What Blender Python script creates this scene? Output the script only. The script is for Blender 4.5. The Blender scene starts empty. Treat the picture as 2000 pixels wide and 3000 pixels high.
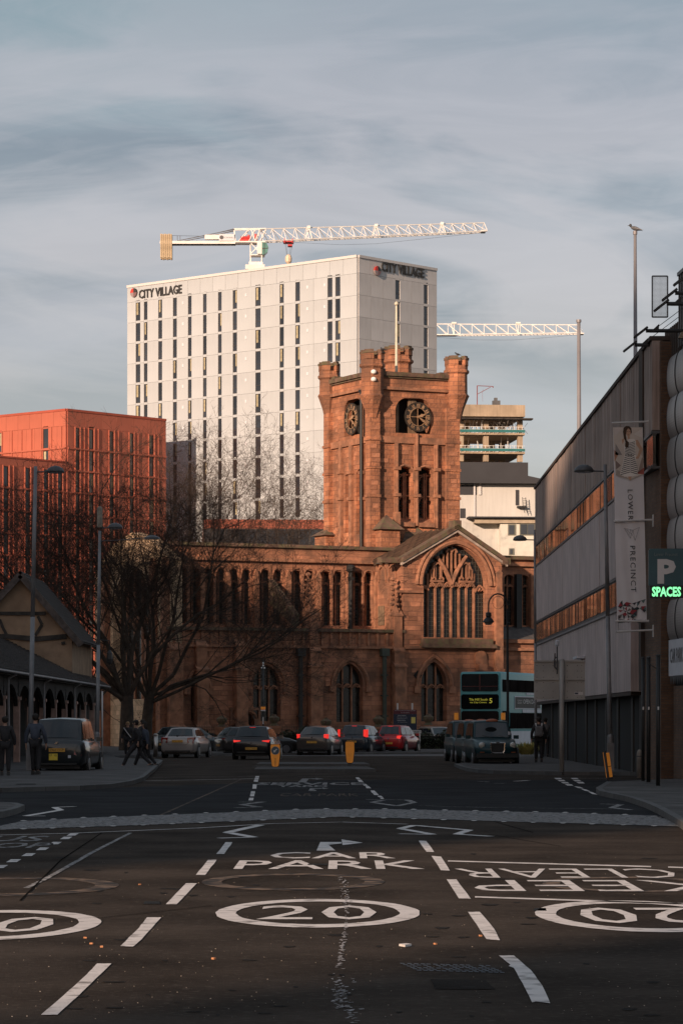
import bpy, bmesh, math, random
from mathutils import Vector, Matrix
from mathutils.geometry import tessellate_polygon
random.seed(7)
R = math.radians
C = bpy.context.scene.collection
sc = bpy.context.scene
F, HZ, EYE = 9000.0, 2118.0, 1.65      # focal length (px of a 2000 px wide frame), horizon row, eye height

# ---------------------------------------------------------------- camera, sky, sun, exposure
cam_d = bpy.data.cameras.new('camera'); cam = bpy.data.objects.new('camera', cam_d); C.objects.link(cam)
cam.location = (0, 0, EYE); cam.rotation_euler = (R(90), 0, 0)
cam_d.sensor_fit = 'VERTICAL'; cam_d.sensor_height = 36; cam_d.lens = 108
cam_d.shift_y = (HZ-1500)/3000.0
cam_d.clip_start = .5; cam_d.clip_end = 4000
sc.camera = cam

SUN_AZ, SUN_EL = 31.0, 15.0            # sun low behind the camera, to the left
w = bpy.data.worlds.new('World'); sc.world = w; w.use_nodes = True
nt = w.node_tree; N = nt.nodes; L = nt.links
for n in list(N): N.remove(n)
def nd(t, **k):
    n = N.new(t)
    for a, b in k.items(): setattr(n, a, b)
    return n
out = nd('ShaderNodeOutputWorld'); bg = nd('ShaderNodeBackground'); bg.inputs[1].default_value = .082
sky = nd('ShaderNodeTexSky'); sky.sky_type = 'NISHITA'; sky.sun_disc = False
sky.sun_elevation = R(SUN_EL); sky.sun_rotation = R(180+SUN_AZ)
tc = nd('ShaderNodeTexCoord'); sep = nd('ShaderNodeSeparateXYZ'); L.new(tc.outputs['Generated'], sep.inputs[0])
def mapn(sx, sz, loc=(0,0,0)):
    m = nd('ShaderNodeMapping'); m.inputs['Scale'].default_value = (sx, sx, sz); m.inputs['Location'].default_value = loc
    m.inputs['Rotation'].default_value = (0, R(-5), 0)
    L.new(tc.outputs['Generated'], m.inputs[0]); return m
def noise(m, s, det, dist, rough=.55):
    n = nd('ShaderNodeTexNoise'); n.inputs['Scale'].default_value = s; n.inputs['Detail'].default_value = det
    n.inputs['Distortion'].default_value = dist*.8; n.inputs['Roughness'].default_value = rough
    L.new(m.outputs[0], n.inputs['Vector']); return n
def ramp(fac, stops):
    r = nd('ShaderNodeValToRGB'); e = r.color_ramp.elements
    while len(e) > 1: e.remove(e[0])
    e[0].position = stops[0][0]; e[0].color = (*stops[0][1], 1)
    for p, c in stops[1:]:
        x = e.new(p); x.color = (*c, 1)
    L.new(fac, r.inputs[0]); return r
def mix(a, b, f, mode='MIX'):
    m = nd('ShaderNodeMix', data_type='RGBA', blend_type=mode)
    for s, v in ((m.inputs[0], f), (m.inputs[6], a), (m.inputs[7], b)):
        if isinstance(v, (int, float)): s.default_value = v
        elif isinstance(v, tuple): s.default_value = (*v, 1)
        else: L.new(v, s)
    return m.outputs[2]
grad = ramp(sep.outputs[2], [(0, (4.9,5.0,5.4)), (.08, (4.5,4.9,5.6)), (.135, (5.0,4.9,5.4)), (.185, (3.5,4.2,4.4)), (.235, (2.4,3.7,3.7)), (1, (3.2,4.1,4.8))])
n1 = noise(mapn(6.5, 20), 1.0, 8, 1.1, .52)
n2 = noise(mapn(10, 62, (3,1,2)), 1.0, 9, 1.8, .6)
n3 = noise(mapn(4, 15, (7,2,5)), 1.0, 6, .9)
c1 = ramp(n1.outputs[0], [(.46, (0,0,0)), (.60, (1,1,1))])
c2 = ramp(n2.outputs[0], [(.44, (0,0,0)), (.68, (1,1,1))])
c3 = ramp(n3.outputs[0], [(.42, (0,0,0)), (.6, (1,1,1))])
elm = ramp(sep.outputs[2], [(.045, (.0,.0,.0)), (.105, (.5,.5,.5)), (.135, (1,1,1)), (.185, (.85,.85,.85)), (.235, (.4,.4,.4)), (1, (.6,.6,.6))])
k1 = mix(c1.outputs[0], elm.outputs[0], 1.0, 'MULTIPLY')
k2 = mix(c2.outputs[0], elm.outputs[0], 1.0, 'MULTIPLY')
k3 = mix(c3.outputs[0], elm.outputs[0], 1.0, 'MULTIPLY')
def val(col, mul):
    m = nd('ShaderNodeMath', operation='MULTIPLY'); L.new(col, m.inputs[0]); m.inputs[1].default_value = mul; return m.outputs[0]
g = mix(grad.outputs[0], (1.5,1.9,2.2), val(k3, .95))     # grey cloud undersides
g = mix(g, (6.9,6.25,6.2), val(k1, .8))                     # pale lilac sheets
g = mix(g, (7.2,6.7,6.7), val(k2, .5))                   # thin bright streaks
g = mix(g, mix(sky.outputs[0], (1.13, .93, .93), 1.0, 'MULTIPLY'), .5)
L.new(g, bg.inputs[0]); L.new(bg.outputs[0], out.inputs[0])

sd = bpy.data.lights.new('sun', 'SUN'); sun = bpy.data.objects.new('sun', sd); C.objects.link(sun)
sd.energy = 4.6; sd.angle = R(.9); sd.color = (1, .73, .54)
saz, sel = R(SUN_AZ), R(SUN_EL)
to_sun = Vector((-math.sin(saz)*math.cos(sel), -math.cos(saz)*math.cos(sel), math.sin(sel)))
sun.rotation_euler = to_sun.to_track_quat('Z', 'Y').to_euler()
sc.view_settings.view_transform = 'Standard'; sc.view_settings.look = 'None'
sc.view_settings.exposure = .3; sc.view_settings.gamma = 1
sc.render.engine = 'CYCLES'
try: sc.cycles.max_bounces = 5; sc.cycles.diffuse_bounces = 3; sc.cycles.glossy_bounces = 3; sc.cycles.transparent_max_bounces = 6
except Exception: pass

# ---------------------------------------------------------------- helpers
def W(px, py, d): return Vector(((px-1000)*d/F, d, EYE+(HZ-py)*d/F))
def G(px, py, z=0.0):
    d = F*(EYE-z)/(py-HZ); return Vector(((px-1000)*d/F, d, z))
def gx(px, d): return (px-1000)*d/F
def gz(py, d): return EYE+(HZ-py)*d/F

class MB:
    def __init__(s): s.v=[]; s.f=[]; s.m=[]; s.mi=0; s.T=None
    def add(s, vs, fs):
        b=len(s.v)
        s.v += [tuple(s.T@Vector(v)) for v in vs] if s.T else [tuple(v) for v in vs]
        s.f += [tuple(b+i for i in f) for f in fs]; s.m += [s.mi]*len(fs); return s
    def box(s, x0,y0,z0, x1,y1,z1):
        if x0>x1:x0,x1=x1,x0
        if y0>y1:y0,y1=y1,y0
        if z0>z1:z0,z1=z1,z0
        return s.add([(x0,y0,z0),(x1,y0,z0),(x1,y1,z0),(x0,y1,z0),(x0,y0,z1),(x1,y0,z1),(x1,y1,z1),(x0,y1,z1)],
              [(3,2,1,0),(4,5,6,7),(0,1,5,4),(1,2,6,5),(2,3,7,6),(3,0,4,7)])
    def tube(s, a, b, r0, r1=None, n=6, cap=True):
        a=Vector(a); b=Vector(b); r1=r0 if r1 is None else r1
        d=(b-a)
        if d.length<1e-6: return s
        d.normalize(); u=d.orthogonal().normalized(); w_=d.cross(u)
        vs=[]
        for p,r in ((a,r0),(b,r1)):
            for i in range(n):
                t=2*math.pi*i/n; vs.append(p+u*(r*math.cos(t))+w_*(r*math.sin(t)))
        fs=[(i,(i+1)%n,n+(i+1)%n,n+i) for i in range(n)]
        if cap: fs += [tuple(range(n-1,-1,-1)), tuple(range(n,2*n))]
        return s.add(vs,fs)
    def path(s, pts, r, n=6):
        for i in range(len(pts)-1):
            r0=r[i] if isinstance(r,(list,tuple)) else r; r1=r[i+1] if isinstance(r,(list,tuple)) else r
            s.tube(pts[i],pts[i+1],r0,r1,n)
        return s
    def prism(s, pts, y0, y1):            # outline in x,z extruded along y
        n=len(pts); vs=[(x,y0,z) for x,z in pts]+[(x,y1,z) for x,z in pts]
        tri=[tuple(t) for t in tessellate_polygon([[Vector((x,z,0)) for x,z in pts]])]
        fs=tri+[tuple(n+i for i in reversed(t)) for t in tri]+[(i,(i+1)%n,n+(i+1)%n,n+i) for i in range(n)]
        return s.add(vs,fs)
    def slab(s, pts, z0, z1):             # outline in x,y extruded along z
        n=len(pts); vs=[(p[0],p[1],z0) for p in pts]+[(p[0],p[1],z1) for p in pts]
        tri=[tuple(t) for t in tessellate_polygon([[Vector((p[0],p[1],0)) for p in pts]])]
        fs=tri+[tuple(n+i for i in reversed(t)) for t in tri]+[(i,(i+1)%n,n+(i+1)%n,n+i) for i in range(n)]
        return s.add(vs,fs)
    def flat(s, pts, z):                  # a thin sheet
        tri=[tuple(t) for t in tessellate_polygon([[Vector((p[0],p[1],0)) for p in pts]])]
        return s.add([(p[0],p[1],z) for p in pts], tri)
    def wall(s, outer, holes, y0, depth, back=True):   # x,z outline with openings, reveals going inward (+y)
        loops=[outer]+holes; vs=[]; idx=[]
        for lp in loops:
            idx.append(len(vs)); vs += [(x,y0,z) for x,z in lp]
        tri=[tuple(t) for t in tessellate_polygon([[Vector((x,z,0)) for x,z in lp] for lp in loops])]
        n=len(vs); vs += [(x,y0+depth,z) for x,y,z in vs[:n]]
        fs=list(tri)
        for k,lp in enumerate(loops):
            b=idx[k]; m=len(lp)
            fs += [(b+i,b+(i+1)%m,n+b+(i+1)%m,n+b+i) for i in range(m)]
        if back: fs += [tuple(n+i for i in t) for t in tri]
        return s.add(vs,fs)
    def lathe(s, prof, c=(0,0,0), n=10, ph=0):
        vs=[]; m=len(prof)
        for r,z in prof:
            for i in range(n):
                t=2*math.pi*i/n+ph; vs.append((c[0]+r*math.cos(t),c[1]+r*math.sin(t),c[2]+z))
        fs=[(j*n+i,j*n+(i+1)%n,(j+1)*n+(i+1)%n,(j+1)*n+i) for j in range(m-1) for i in range(n)]
        fs += [tuple(range(n-1,-1,-1)), tuple((m-1)*n+i for i in range(n))]
        return s.add(vs,fs)
    def mesh(s, name, mats, smooth=False):
        me=bpy.data.meshes.new(name); me.from_pydata(s.v,[],s.f)
        if not isinstance(mats,(list,tuple)): mats=[mats]
        for m in mats: me.materials.append(m)
        if any(s.m): me.polygons.foreach_set('material_index', s.m)
        bm=bmesh.new(); bm.from_mesh(me); bmesh.ops.recalc_face_normals(bm, faces=bm.faces); bm.to_mesh(me); bm.free()
        if smooth: me.polygons.foreach_set('use_smooth',[True]*len(me.polygons))
        me.update(); return me

class Frame:                              # a facade plane: x along it, y going in, z up
    def __init__(s, x, y, deg): s.x=x; s.y=y; s.a=R(deg); s.c=math.cos(s.a); s.s=math.sin(s.a)
    def off(s, n): return Frame(s.x-n*s.s, s.y+n*s.c, math.degrees(s.a))
    def u(s, px): p=(px-1000)/F; return (p*s.y-s.x)/(s.c-p*s.s)
    def d(s, px): return s.y+s.u(px)*s.s
    def uz(s, px, py): return (s.u(px), gz(py, s.d(px)))
    def zu(s, u, py): return gz(py, s.y+u*s.s)
    def pt(s, u, n, z): return Vector((s.x+u*s.c-n*s.s, s.y+u*s.s+n*s.c, z))
    def M(s, parent=None):
        m=Matrix.Translation((s.x,s.y,0))@Matrix.Rotation(s.a,4,'Z')
        return Matrix.Translation(-parent.location)@m if parent else m

def thing(name, label, cat, loc=(0,0,0), rz=0, group=None):
    o=bpy.data.objects.new(name,None); C.objects.link(o); o.location=loc; o.rotation_euler=(0,0,rz)
    o.empty_display_size=.2; o['label']=label; o['category']=cat
    if group: o['group']=group
    return o
def tag(o, label, cat, group=None):
    o['label']=label; o['category']=cat
    if group: o['group']=group
    return o
def obj(name, mb, mats, parent=None, fr=None, smooth=False, kind=None, label=None):
    me=mb if isinstance(mb,bpy.types.Mesh) else mb.mesh(name,mats,smooth)
    o=bpy.data.objects.new(name,me); C.objects.link(o)
    if parent: o.parent=parent
    if fr is not None:
        top=parent
        while top is not None and top.parent is not None: top=top.parent
        if top is None: o.matrix_local=fr.M()
        elif parent is top: o.matrix_local=fr.M(top)
    if kind: o['kind']=kind
    if label: o['label']=label
    return o
def struct(name, mb, mats, parent=None, fr=None, smooth=False):
    o=obj(name,mb,mats,parent,fr,smooth)
    if parent is None: o['kind']='structure'
    return o
def copy_tree(o, parent=None):
    c=o.copy(); C.objects.link(c)
    if parent: c.parent=parent
    for ch in list(o.children): copy_tree(ch,c)
    return c
def world_to(parent, o):                  # mesh given in world coordinates under an unrotated thing
    o.location = -Vector(parent.location); return o

# ---------------------------------------------------------------- materials
MATS={}
def mat(name, col, rough=.8, metal=0., var=.12, vs=3., bump=0., bs=30., rnd=0., emit=0., brick=None, streak=0., stain=None, coat=0., spec=None, bdist=.02):
    if name in MATS: return MATS[name]
    m=bpy.data.materials.new(name); m.use_nodes=True; MATS[name]=m
    t=m.node_tree; nn=t.nodes; ln=t.links; b=nn['Principled BSDF']
    b.inputs['Roughness'].default_value=rough; b.inputs['Metallic'].default_value=metal
    if coat: b.inputs['Coat Weight'].default_value=coat; b.inputs['Coat Roughness'].default_value=.06
    if spec is not None: b.inputs['Specular IOR Level'].default_value=spec
    def new(k,**kw):
        q=nn.new(k)
        for a_,b_ in kw.items(): setattr(q,a_,b_)
        return q
    co=new('ShaderNodeTexCoord')
    def nz(scale,det=5,stretch=None):
        q=new('ShaderNodeTexNoise'); q.inputs['Scale'].default_value=scale; q.inputs['Detail'].default_value=det
        if stretch:
            mp=new('ShaderNodeMapping'); mp.inputs['Scale'].default_value=stretch; ln.new(co.outputs['Object'],mp.inputs[0]); ln.new(mp.outputs[0],q.inputs['Vector'])
        else: ln.new(co.outputs['Object'],q.inputs['Vector'])
        return q
    def mx(a,bb,f,mode='MIX'):
        q=new('ShaderNodeMix',data_type='RGBA',blend_type=mode)
        for s_,v in ((q.inputs[0],f),(q.inputs[6],a),(q.inputs[7],bb)):
            if isinstance(v,(int,float)): s_.default_value=v
            elif isinstance(v,tuple): s_.default_value=(*v,1)
            else: ln.new(v,s_)
        return q.outputs[2]
    def rmp(fac,p0,p1):
        q=new('ShaderNodeMapRange'); q.inputs[1].default_value=p0; q.inputs[2].default_value=p1; ln.new(fac,q.inputs[0]); return q.outputs[0]
    cur=tuple(col)
    bumpsrc=None
    if brick:
        bw,bh,mort,mcol=brick
        sx=new('ShaderNodeSeparateXYZ'); ln.new(co.outputs['Object'],sx.inputs[0])
        ad=new('ShaderNodeMath',operation='ADD'); ln.new(sx.outputs[0],ad.inputs[0]); ln.new(sx.outputs[1],ad.inputs[1])
        cb=new('ShaderNodeCombineXYZ'); ln.new(ad.outputs[0],cb.inputs[0]); ln.new(sx.outputs[2],cb.inputs[1])
        br=new('ShaderNodeTexBrick'); ln.new(cb.outputs[0],br.inputs['Vector'])
        br.inputs['Scale'].default_value=1; br.inputs['Brick Width'].default_value=bw; br.inputs['Row Height'].default_value=bh
        br.inputs['Mortar Size'].default_value=mort; br.inputs['Mortar Smooth'].default_value=.3; br.inputs['Bias'].default_value=0
        br.inputs['Color1'].default_value=(*[c*.8 for c in col],1); br.inputs['Color2'].default_value=(*[min(1,c*1.17) for c in col],1)
        br.inputs['Mortar'].default_value=(*mcol,1)
        cur=br.outputs['Color']; bumpsrc=br.outputs['Fac']
    if var:
        q=nz(vs,8); f=rmp(q.outputs[0],.32,.68)
        dark=mx(cur,tuple([1-var*1.5]*3),1.0,'MULTIPLY'); lite=mx(cur,tuple([1+var]*3),1.0,'MULTIPLY')
        cur=mx(dark,lite,f)
    if streak:
        q=nz(1.0,5,(6,6,.35)); f=rmp(q.outputs[0],.42,.72)
        cur=mx(cur,mx(cur,(1-streak,1-streak*1.05,1-streak*1.12),1.0,'MULTIPLY'),f)
    if stain:
        sc_,lo,hi,scol,amt=stain
        q=nz(sc_,7); f=rmp(q.outputs[0],lo,hi)
        mm=new('ShaderNodeMath',operation='MULTIPLY'); ln.new(f,mm.inputs[0]); mm.inputs[1].default_value=amt
        cur=mx(cur,tuple(scol),mm.outputs[0])
    if rnd:
        oi=new('ShaderNodeObjectInfo'); f=rmp(oi.outputs['Random'],0,1)
        a=mx(cur,tuple([1-rnd]*3),1.0,'MULTIPLY'); bb=mx(cur,tuple([1+rnd*.7]*3),1.0,'MULTIPLY'); cur=mx(a,bb,f)
    if isinstance(cur,tuple): b.inputs['Base Color'].default_value=(*cur,1)
    else: ln.new(cur,b.inputs['Base Color'])
    if emit:
        b.inputs['Emission Color'].default_value=(*col,1); b.inputs['Emission Strength'].default_value=emit
    if bump or bumpsrc is not None:
        q=nz(bs,4); bp=new('ShaderNodeBump'); bp.inputs['Strength'].default_value=max(bump,.05); bp.inputs['Distance'].default_value=bdist
        ln.new(q.outputs[0],bp.inputs['Height']); last=bp
        if bumpsrc is not None:
            iv=new('ShaderNodeMath',operation='SUBTRACT'); iv.inputs[0].default_value=1; ln.new(bumpsrc,iv.inputs[1])
            b2=new('ShaderNodeBump'); b2.inputs['Strength'].default_value=.6; b2.inputs['Distance'].default_value=bdist
            ln.new(iv.outputs[0],b2.inputs['Height']); ln.new(bp.outputs[0],b2.inputs['Normal']); last=b2
        ln.new(last.outputs[0],b.inputs['Normal'])
    return m

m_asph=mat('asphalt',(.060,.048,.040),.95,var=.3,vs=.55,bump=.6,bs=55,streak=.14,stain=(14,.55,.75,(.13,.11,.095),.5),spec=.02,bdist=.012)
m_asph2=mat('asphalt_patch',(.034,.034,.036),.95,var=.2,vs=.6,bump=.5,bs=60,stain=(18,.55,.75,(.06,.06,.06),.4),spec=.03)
m_paint=mat('road_paint',(.74,.69,.66),.9,spec=.05,var=.08,vs=4,bump=.3,bs=60,stain=(4.5,.53,.70,(.15,.13,.12),.85))
m_paintw=mat('worn_road_paint',(.42,.40,.39),.9,spec=.05,var=.15,vs=5,bump=.3,bs=60,stain=(7,.42,.6,(.06,.06,.06),.95))
m_ghost=mat('faded_road_paint',(.21,.155,.12),.95,spec=.02,var=.2,vs=5,stain=(4,.42,.56,(.052,.05,.05),1.0))
m_pave=mat('paving',(.12,.112,.108),.9,spec=.1,var=.2,vs=1.2,bump=.3,bs=30,brick=(.6,.45,.015,(.06,.06,.06)))
m_kerb=mat('kerb_stone',(.10,.095,.092),.8,var=.15,vs=3,rnd=.15,bump=.2)
m_sett=mat('sett',(.24,.235,.235),.8,var=.25,vs=8,bump=.3,bs=40)
m_pale=mat('sun_glow_sandstone',(.62,.43,.27),.9,var=.2,vs=1.2,bump=.5,bs=8,brick=(.62,.31,.012,(.4,.28,.18)))  # west wall's sun glow put into a paler stone colour
m_sand=mat('sandstone',(.37,.163,.092),.92,var=.2,vs=.9,bump=.7,bs=7,brick=(.62,.31,.012,(.22,.10,.07)),stain=(.55,.48,.64,(.12,.065,.042),.78),bdist=.05)
m_sandt=mat('tower_sandstone',(.42,.172,.088),.92,var=.25,vs=.7,bump=.9,bs=6,brick=(.55,.3,.014,(.24,.11,.075)),stain=(.5,.47,.64,(.15,.075,.046),.8),bdist=.06)
m_block=mat('sandstone_block',(.38,.165,.093),.92,var=.2,vs=3,bump=.6,bs=12,rnd=.38,bdist=.04)
m_trim=mat('carved_sandstone',(.34,.155,.088),.9,var=.22,vs=2.5,bump=.6,bs=14,stain=(1.4,.5,.68,(.13,.075,.05),.7),bdist=.03)
m_cope=mat('mossy_coping',(.14,.085,.06),.95,var=.3,vs=2,bump=.7,bs=14,stain=(3,.45,.62,(.11,.10,.05),.8),bdist=.03)
m_lead=mat('lead_roof',(.11,.10,.095),.7,var=.2,vs=1.5,bump=.3)
m_stile=mat('stone_slate',(.11,.062,.04),.95,var=.35,vs=3,rnd=.25,bump=.6,bs=18,stain=(2.5,.5,.62,(.13,.12,.06),.6))
m_void=mat('dark_interior',(.012,.011,.01),.9,var=0)
m_glassd=mat('leaded_glass',(.02,.02,.018),.18,var=.3,vs=3,bump=.25,bs=9,spec=.5)
m_lead2=mat('lead_came',(.07,.065,.055),.7,var=0)
m_iron=mat('black_iron',(.018,.018,.018),.5,var=.1)
m_clock=mat('clock_metal',(.03,.025,.02),.55,var=.1)
m_gold=mat('clock_gilt',(.42,.25,.14),.45,.2,var=.2,vs=6)
m_wood=mat('weathered_wood',(.2,.13,.08),.85,var=.3,vs=2,streak=.4,bump=.3)
m_white=mat('white_cladding',(.445,.475,.495),.7,var=.05,vs=.15,rnd=.035,streak=.06)
m_whiteb=mat('cladding_joint',(.32,.31,.30),.8,var=0)
m_grey=mat('grey_cladding',(.56,.55,.545),.65,var=.07,vs=.2,rnd=.06,streak=.1)
m_wfr=mat('window_frame_dark',(.05,.042,.038),.5,var=0)
m_glass=mat('window_glass',(.03,.035,.045),.08,var=.35,vs=.15,rnd=.5,spec=.8)
m_curt=mat('curtain',(.4,.35,.22),.9,var=.2,vs=2,rnd=.3,streak=.3)
m_red=mat('terracotta_cladding',(.42,.115,.068),.75,var=.06,vs=.3,rnd=.06,streak=.08)
m_redd=mat('terracotta_backing',(.36,.075,.042),.8,var=.08,vs=.5)
m_crane=mat('crane_white',(.78,.75,.7),.55,var=.08,vs=1)
m_conc=mat('crane_ballast',(.55,.43,.28),.85,var=.15,vs=1,streak=.2)
m_cred=mat('machinery_red',(.5,.03,.03),.5,var=.1)
m_cglass=mat('cab_glass',(.10,.24,.2),.1,var=.2,vs=1,spec=.8)
m_gal=mat('galvanised_steel',(.26,.255,.26),.5,.3,var=.15,vs=2,rnd=.05)
m_gald=mat('dark_painted_steel',(.085,.085,.09),.5,.2,var=.15,vs=2)
m_galp=mat('mast_steel',(.27,.25,.255),.55,.2,var=.1,vs=1)
m_panel=mat('concrete_panel',(.60,.49,.465),.88,var=.1,vs=.8,rnd=.08,streak=.3,bump=.25,bs=18)
m_panelb=mat('weathered_concrete_board',(.44,.335,.29),.9,var=.14,vs=.8,rnd=.16,streak=.6,bump=.3,bs=18)
m_brown=mat('brown_recess',(.07,.05,.04),.9,var=.2,vs=.5)
m_refl=mat('tinted_glass',(.02,.018,.016),.05,.0,var=.2,vs=.6,bump=.08,bs=.9,spec=1.0,rnd=.2)
m_brick=mat('brown_brick',(.16,.085,.05),.9,var=.2,vs=1,bump=.4,bs=30,brick=(.225,.075,.01,(.10,.08,.065)))
m_alu=mat('corrugated_aluminium',(.30,.275,.27),.42,.6,var=.1,vs=.8,streak=.15)
m_black=mat('black_plastic',(.015,.015,.015),.55,var=0)
m_sign=mat('sign_white',(.62,.62,.66),.6,var=.05)
m_signb=mat('sign_back_alloy',(.42,.39,.36),.6,.2,var=.1,vs=1.5)
m_teal=mat('sign_teal',(.008,.07,.09),.4,var=.05)
m_spc=mat('green_led',(.25,1.0,.42),.5,var=0,emit=1.0)
m_letw=mat('letter_pale',(.66,.62,.6),.6,var=0)
m_letd=mat('letter_dark',(.03,.03,.03),.6,var=0)
m_orange=mat('bollard_orange',(.75,.26,.03),.5,var=.1,vs=4,emit=.12)
m_tyre=mat('tyre',(.015,.015,.015),.85,var=0)
m_rim=mat('alloy_rim',(.3,.3,.31),.35,.8,var=0)
m_cargl=mat('car_glass',(.015,.02,.022),.05,var=.3,vs=2,spec=.8)
m_plate=mat('yellow_plate',(.72,.36,.05),.5,var=0)
m_platew=mat('white_plate',(.62,.55,.45),.5,var=0)
m_brake=mat('brake_light_lit',(1,.035,.025),.3,var=0,emit=.6)
m_tail=mat('tail_light',(.25,.02,.015),.2,var=0,coat=.5)
m_chrome=mat('chrome',(.6,.6,.6),.15,1.,var=0)
m_lamp=mat('headlight_glass',(.5,.48,.42),.12,var=.2,vs=20,spec=.8)
m_plaster=mat('cream_plaster',(.34,.225,.145),.9,var=.2,vs=1.2,bump=.4,bs=10,stain=(1.5,.5,.7,(.25,.165,.11),.7))
m_timber=mat('dark_timber',(.05,.042,.036),.85,var=.3,vs=3,streak=.3,bump=.3)
m_tile=mat('roof_tile',(.055,.042,.038),.9,var=.35,vs=2.5,rnd=.2,bump=.4,bs=14,stain=(1.2,.5,.65,(.08,.06,.045),.6))
m_post=mat('painted_post',(.50,.31,.25),.8,var=.15,vs=3)
m_bark=mat('bark',(.055,.038,.027),.95,var=.3,vs=3,bump=.5)
m_twig=mat('twig',(.05,.03,.02),.9,var=.3,vs=.8)
m_hedge=mat('hedge_leaf',(.035,.045,.018),.8,var=.4,vs=3)
m_yel=mat('variegated_leaf',(.42,.36,.12),.7,var=.3,vs=3)
m_skin=mat('skin',(.42,.24,.17),.6,var=.05)
m_cdark=mat('dark_cloth',(.03,.028,.03),.9,var=.3,vs=4)
m_cnavy=mat('navy_cloth',(.06,.07,.095),.9,var=.3,vs=4)
m_cgrey=mat('grey_cloth',(.16,.15,.15),.9,var=.3,vs=5)
m_hair=mat('dark_hair',(.02,.014,.01),.8,var=.2,vs=9)
m_blonde=mat('fair_hair',(.3,.18,.09),.8,var=.2,vs=9)

TXT={}
def text_mesh(s, m, bold=0.0, spacing=1.0, depth=0.0):
    k=(s,m.name,bold,spacing,depth)
    if k in TXT: return TXT[k].copy()
    cu=bpy.data.curves.new('lettering','FONT'); cu.body=s; cu.offset=bold; cu.space_character=spacing; cu.extrude=depth; cu.resolution_u=2; cu.align_x='LEFT'
    o=bpy.data.objects.new('lettering',cu); C.objects.link(o)
    bpy.context.view_layer.update()
    me=bpy.data.meshes.new_from_object(o.evaluated_get(bpy.context.evaluated_depsgraph_get()))
    bpy.data.objects.remove(o); bpy.data.curves.remove(cu)
    me.materials.clear(); me.materials.append(m); me.name='lettering'
    TXT[k]=me; return me.copy()
def fit(me, w_, h_, y=0.0, cx=0, z=0, up='z', rot180=False):  # lay the letters in a w x h box, standing (up='z') or on the ground (up='y')
    xs=[v.co.x for v in me.vertices]; ys=[v.co.y for v in me.vertices]
    x0,x1,y0,y1=min(xs),max(xs),min(ys),max(ys)
    for v in me.vertices:
        a=(v.co.x-x0)/(x1-x0)-.5; b=(v.co.y-y0)/(y1-y0)-.5; t=v.co.z
        if rot180: a,b=-a,-b
        if up=='z': v.co=(cx+a*w_, y-t, z+b*h_)
        else: v.co=(cx+a*w_, y+b*h_, z+t)
    return me
# ---------------------------------------------------------------- ground, road, pavements
def gp(pts, z=0.0): return [(G(a,b,z).x, G(a,b,z).y) for a,b in pts]
g_=MB(); g_.flat([(-900,-300),(900,-300),(900,1500),(-900,1500)],-.02); struct('ground',g_,mat('distant_ground',(.09,.085,.08),.9,var=.2,vs=.05))
rd=MB(); rd.flat([(-60,-60),(60,-60),(60,240),(-60,240)],0); road=struct('road',rd,m_asph)
# resurfaced darker strip across the junction
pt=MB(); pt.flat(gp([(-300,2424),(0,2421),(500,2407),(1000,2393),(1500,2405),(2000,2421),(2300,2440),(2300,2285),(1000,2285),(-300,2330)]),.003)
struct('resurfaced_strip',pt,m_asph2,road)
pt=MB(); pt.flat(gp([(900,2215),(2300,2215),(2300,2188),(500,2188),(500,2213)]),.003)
struct('sunlit_carriageway',pt,mat('sunlit_asphalt',(.10,.092,.09),.85,var=.15,vs=.6,bump=.3),road)  # sunlight on the far strip put into a paler asphalt colour

def kerb(pts, parent, step=.92, w_=.14, h_=.115):
    blk=MB(); blk.box(-step/2+.008,-w_/2,-.02,step/2-.008,w_/2,h_); me=blk.mesh('kerb_stone',m_kerb)
    for i in range(len(pts)-1):
        a=Vector((pts[i][0],pts[i][1],0)); b=Vector((pts[i+1][0],pts[i+1][1],0)); dl=(b-a).length
        k=max(1,round(dl/step)); ang=math.atan2(b.y-a.y,b.x-a.x)
        for j in range(k):
            o=bpy.data.objects.new('kerb_stone',me); C.objects.link(o); o.parent=parent
            p=a.lerp(b,(j+.5)/k); o.location=p; o.rotation_euler=(0,0,ang); o.scale=(dl/k/step,1,1)
def pavement(name, edge, back):
    m=MB(); m.slab(edge+back,-.02,.11); p=struct(name,m,m_pave); kerb(edge,p); return p
pl=gp([(-250,2323),(0,2322),(128,2318),(230,2315),(319,2310),(383,2299),(415,2288),(446,2262),(472,2235),(455,2231)])
pav_l=pavement('pavement_left',pl,gp([(350,2227),(250,2195),(-1500,2195),(-1500,2323)]))
pf=gp([(330,2221),(433,2217),(600,2214),(830,2212),(1345,2209)]); 
ps=MB(); ps.slab(pf+gp([(1345,2185),(200,2185)]),-.02,.11); pfar=struct('verge_path',ps,m_pave); kerb(pf,pfar)
pr=gp([(1335,2246),(1350,2252),(1372,2259),(1405,2264),(1450,2267),(1650,2271),(1800,2271),(1950,2275),(2200,2283)])
pav_r=pavement('pavement_right',pr,gp([(2300,2190),(1540,2190),(1520,2222)]))
pn=gp([(1784,2302),(1753,2322),(1763,2331),(1848,2350),(1900,2368),(1937,2385),(2000,2423),(2200,2560)])
pav_n=pavement('pavement_near_right',pn,gp([(2600,2560),(2600,2296),(1950,2294)]))
pk=gp([(-200,2366),(0,2367),(40,2369),(62,2376),(40,2386),(0,2396),(-200,2420)])
ps=MB(); ps.slab(pk,-.02,.11); pav_k=struct('pavement_corner',ps,m_pave); kerb(pk,pav_k)

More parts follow.
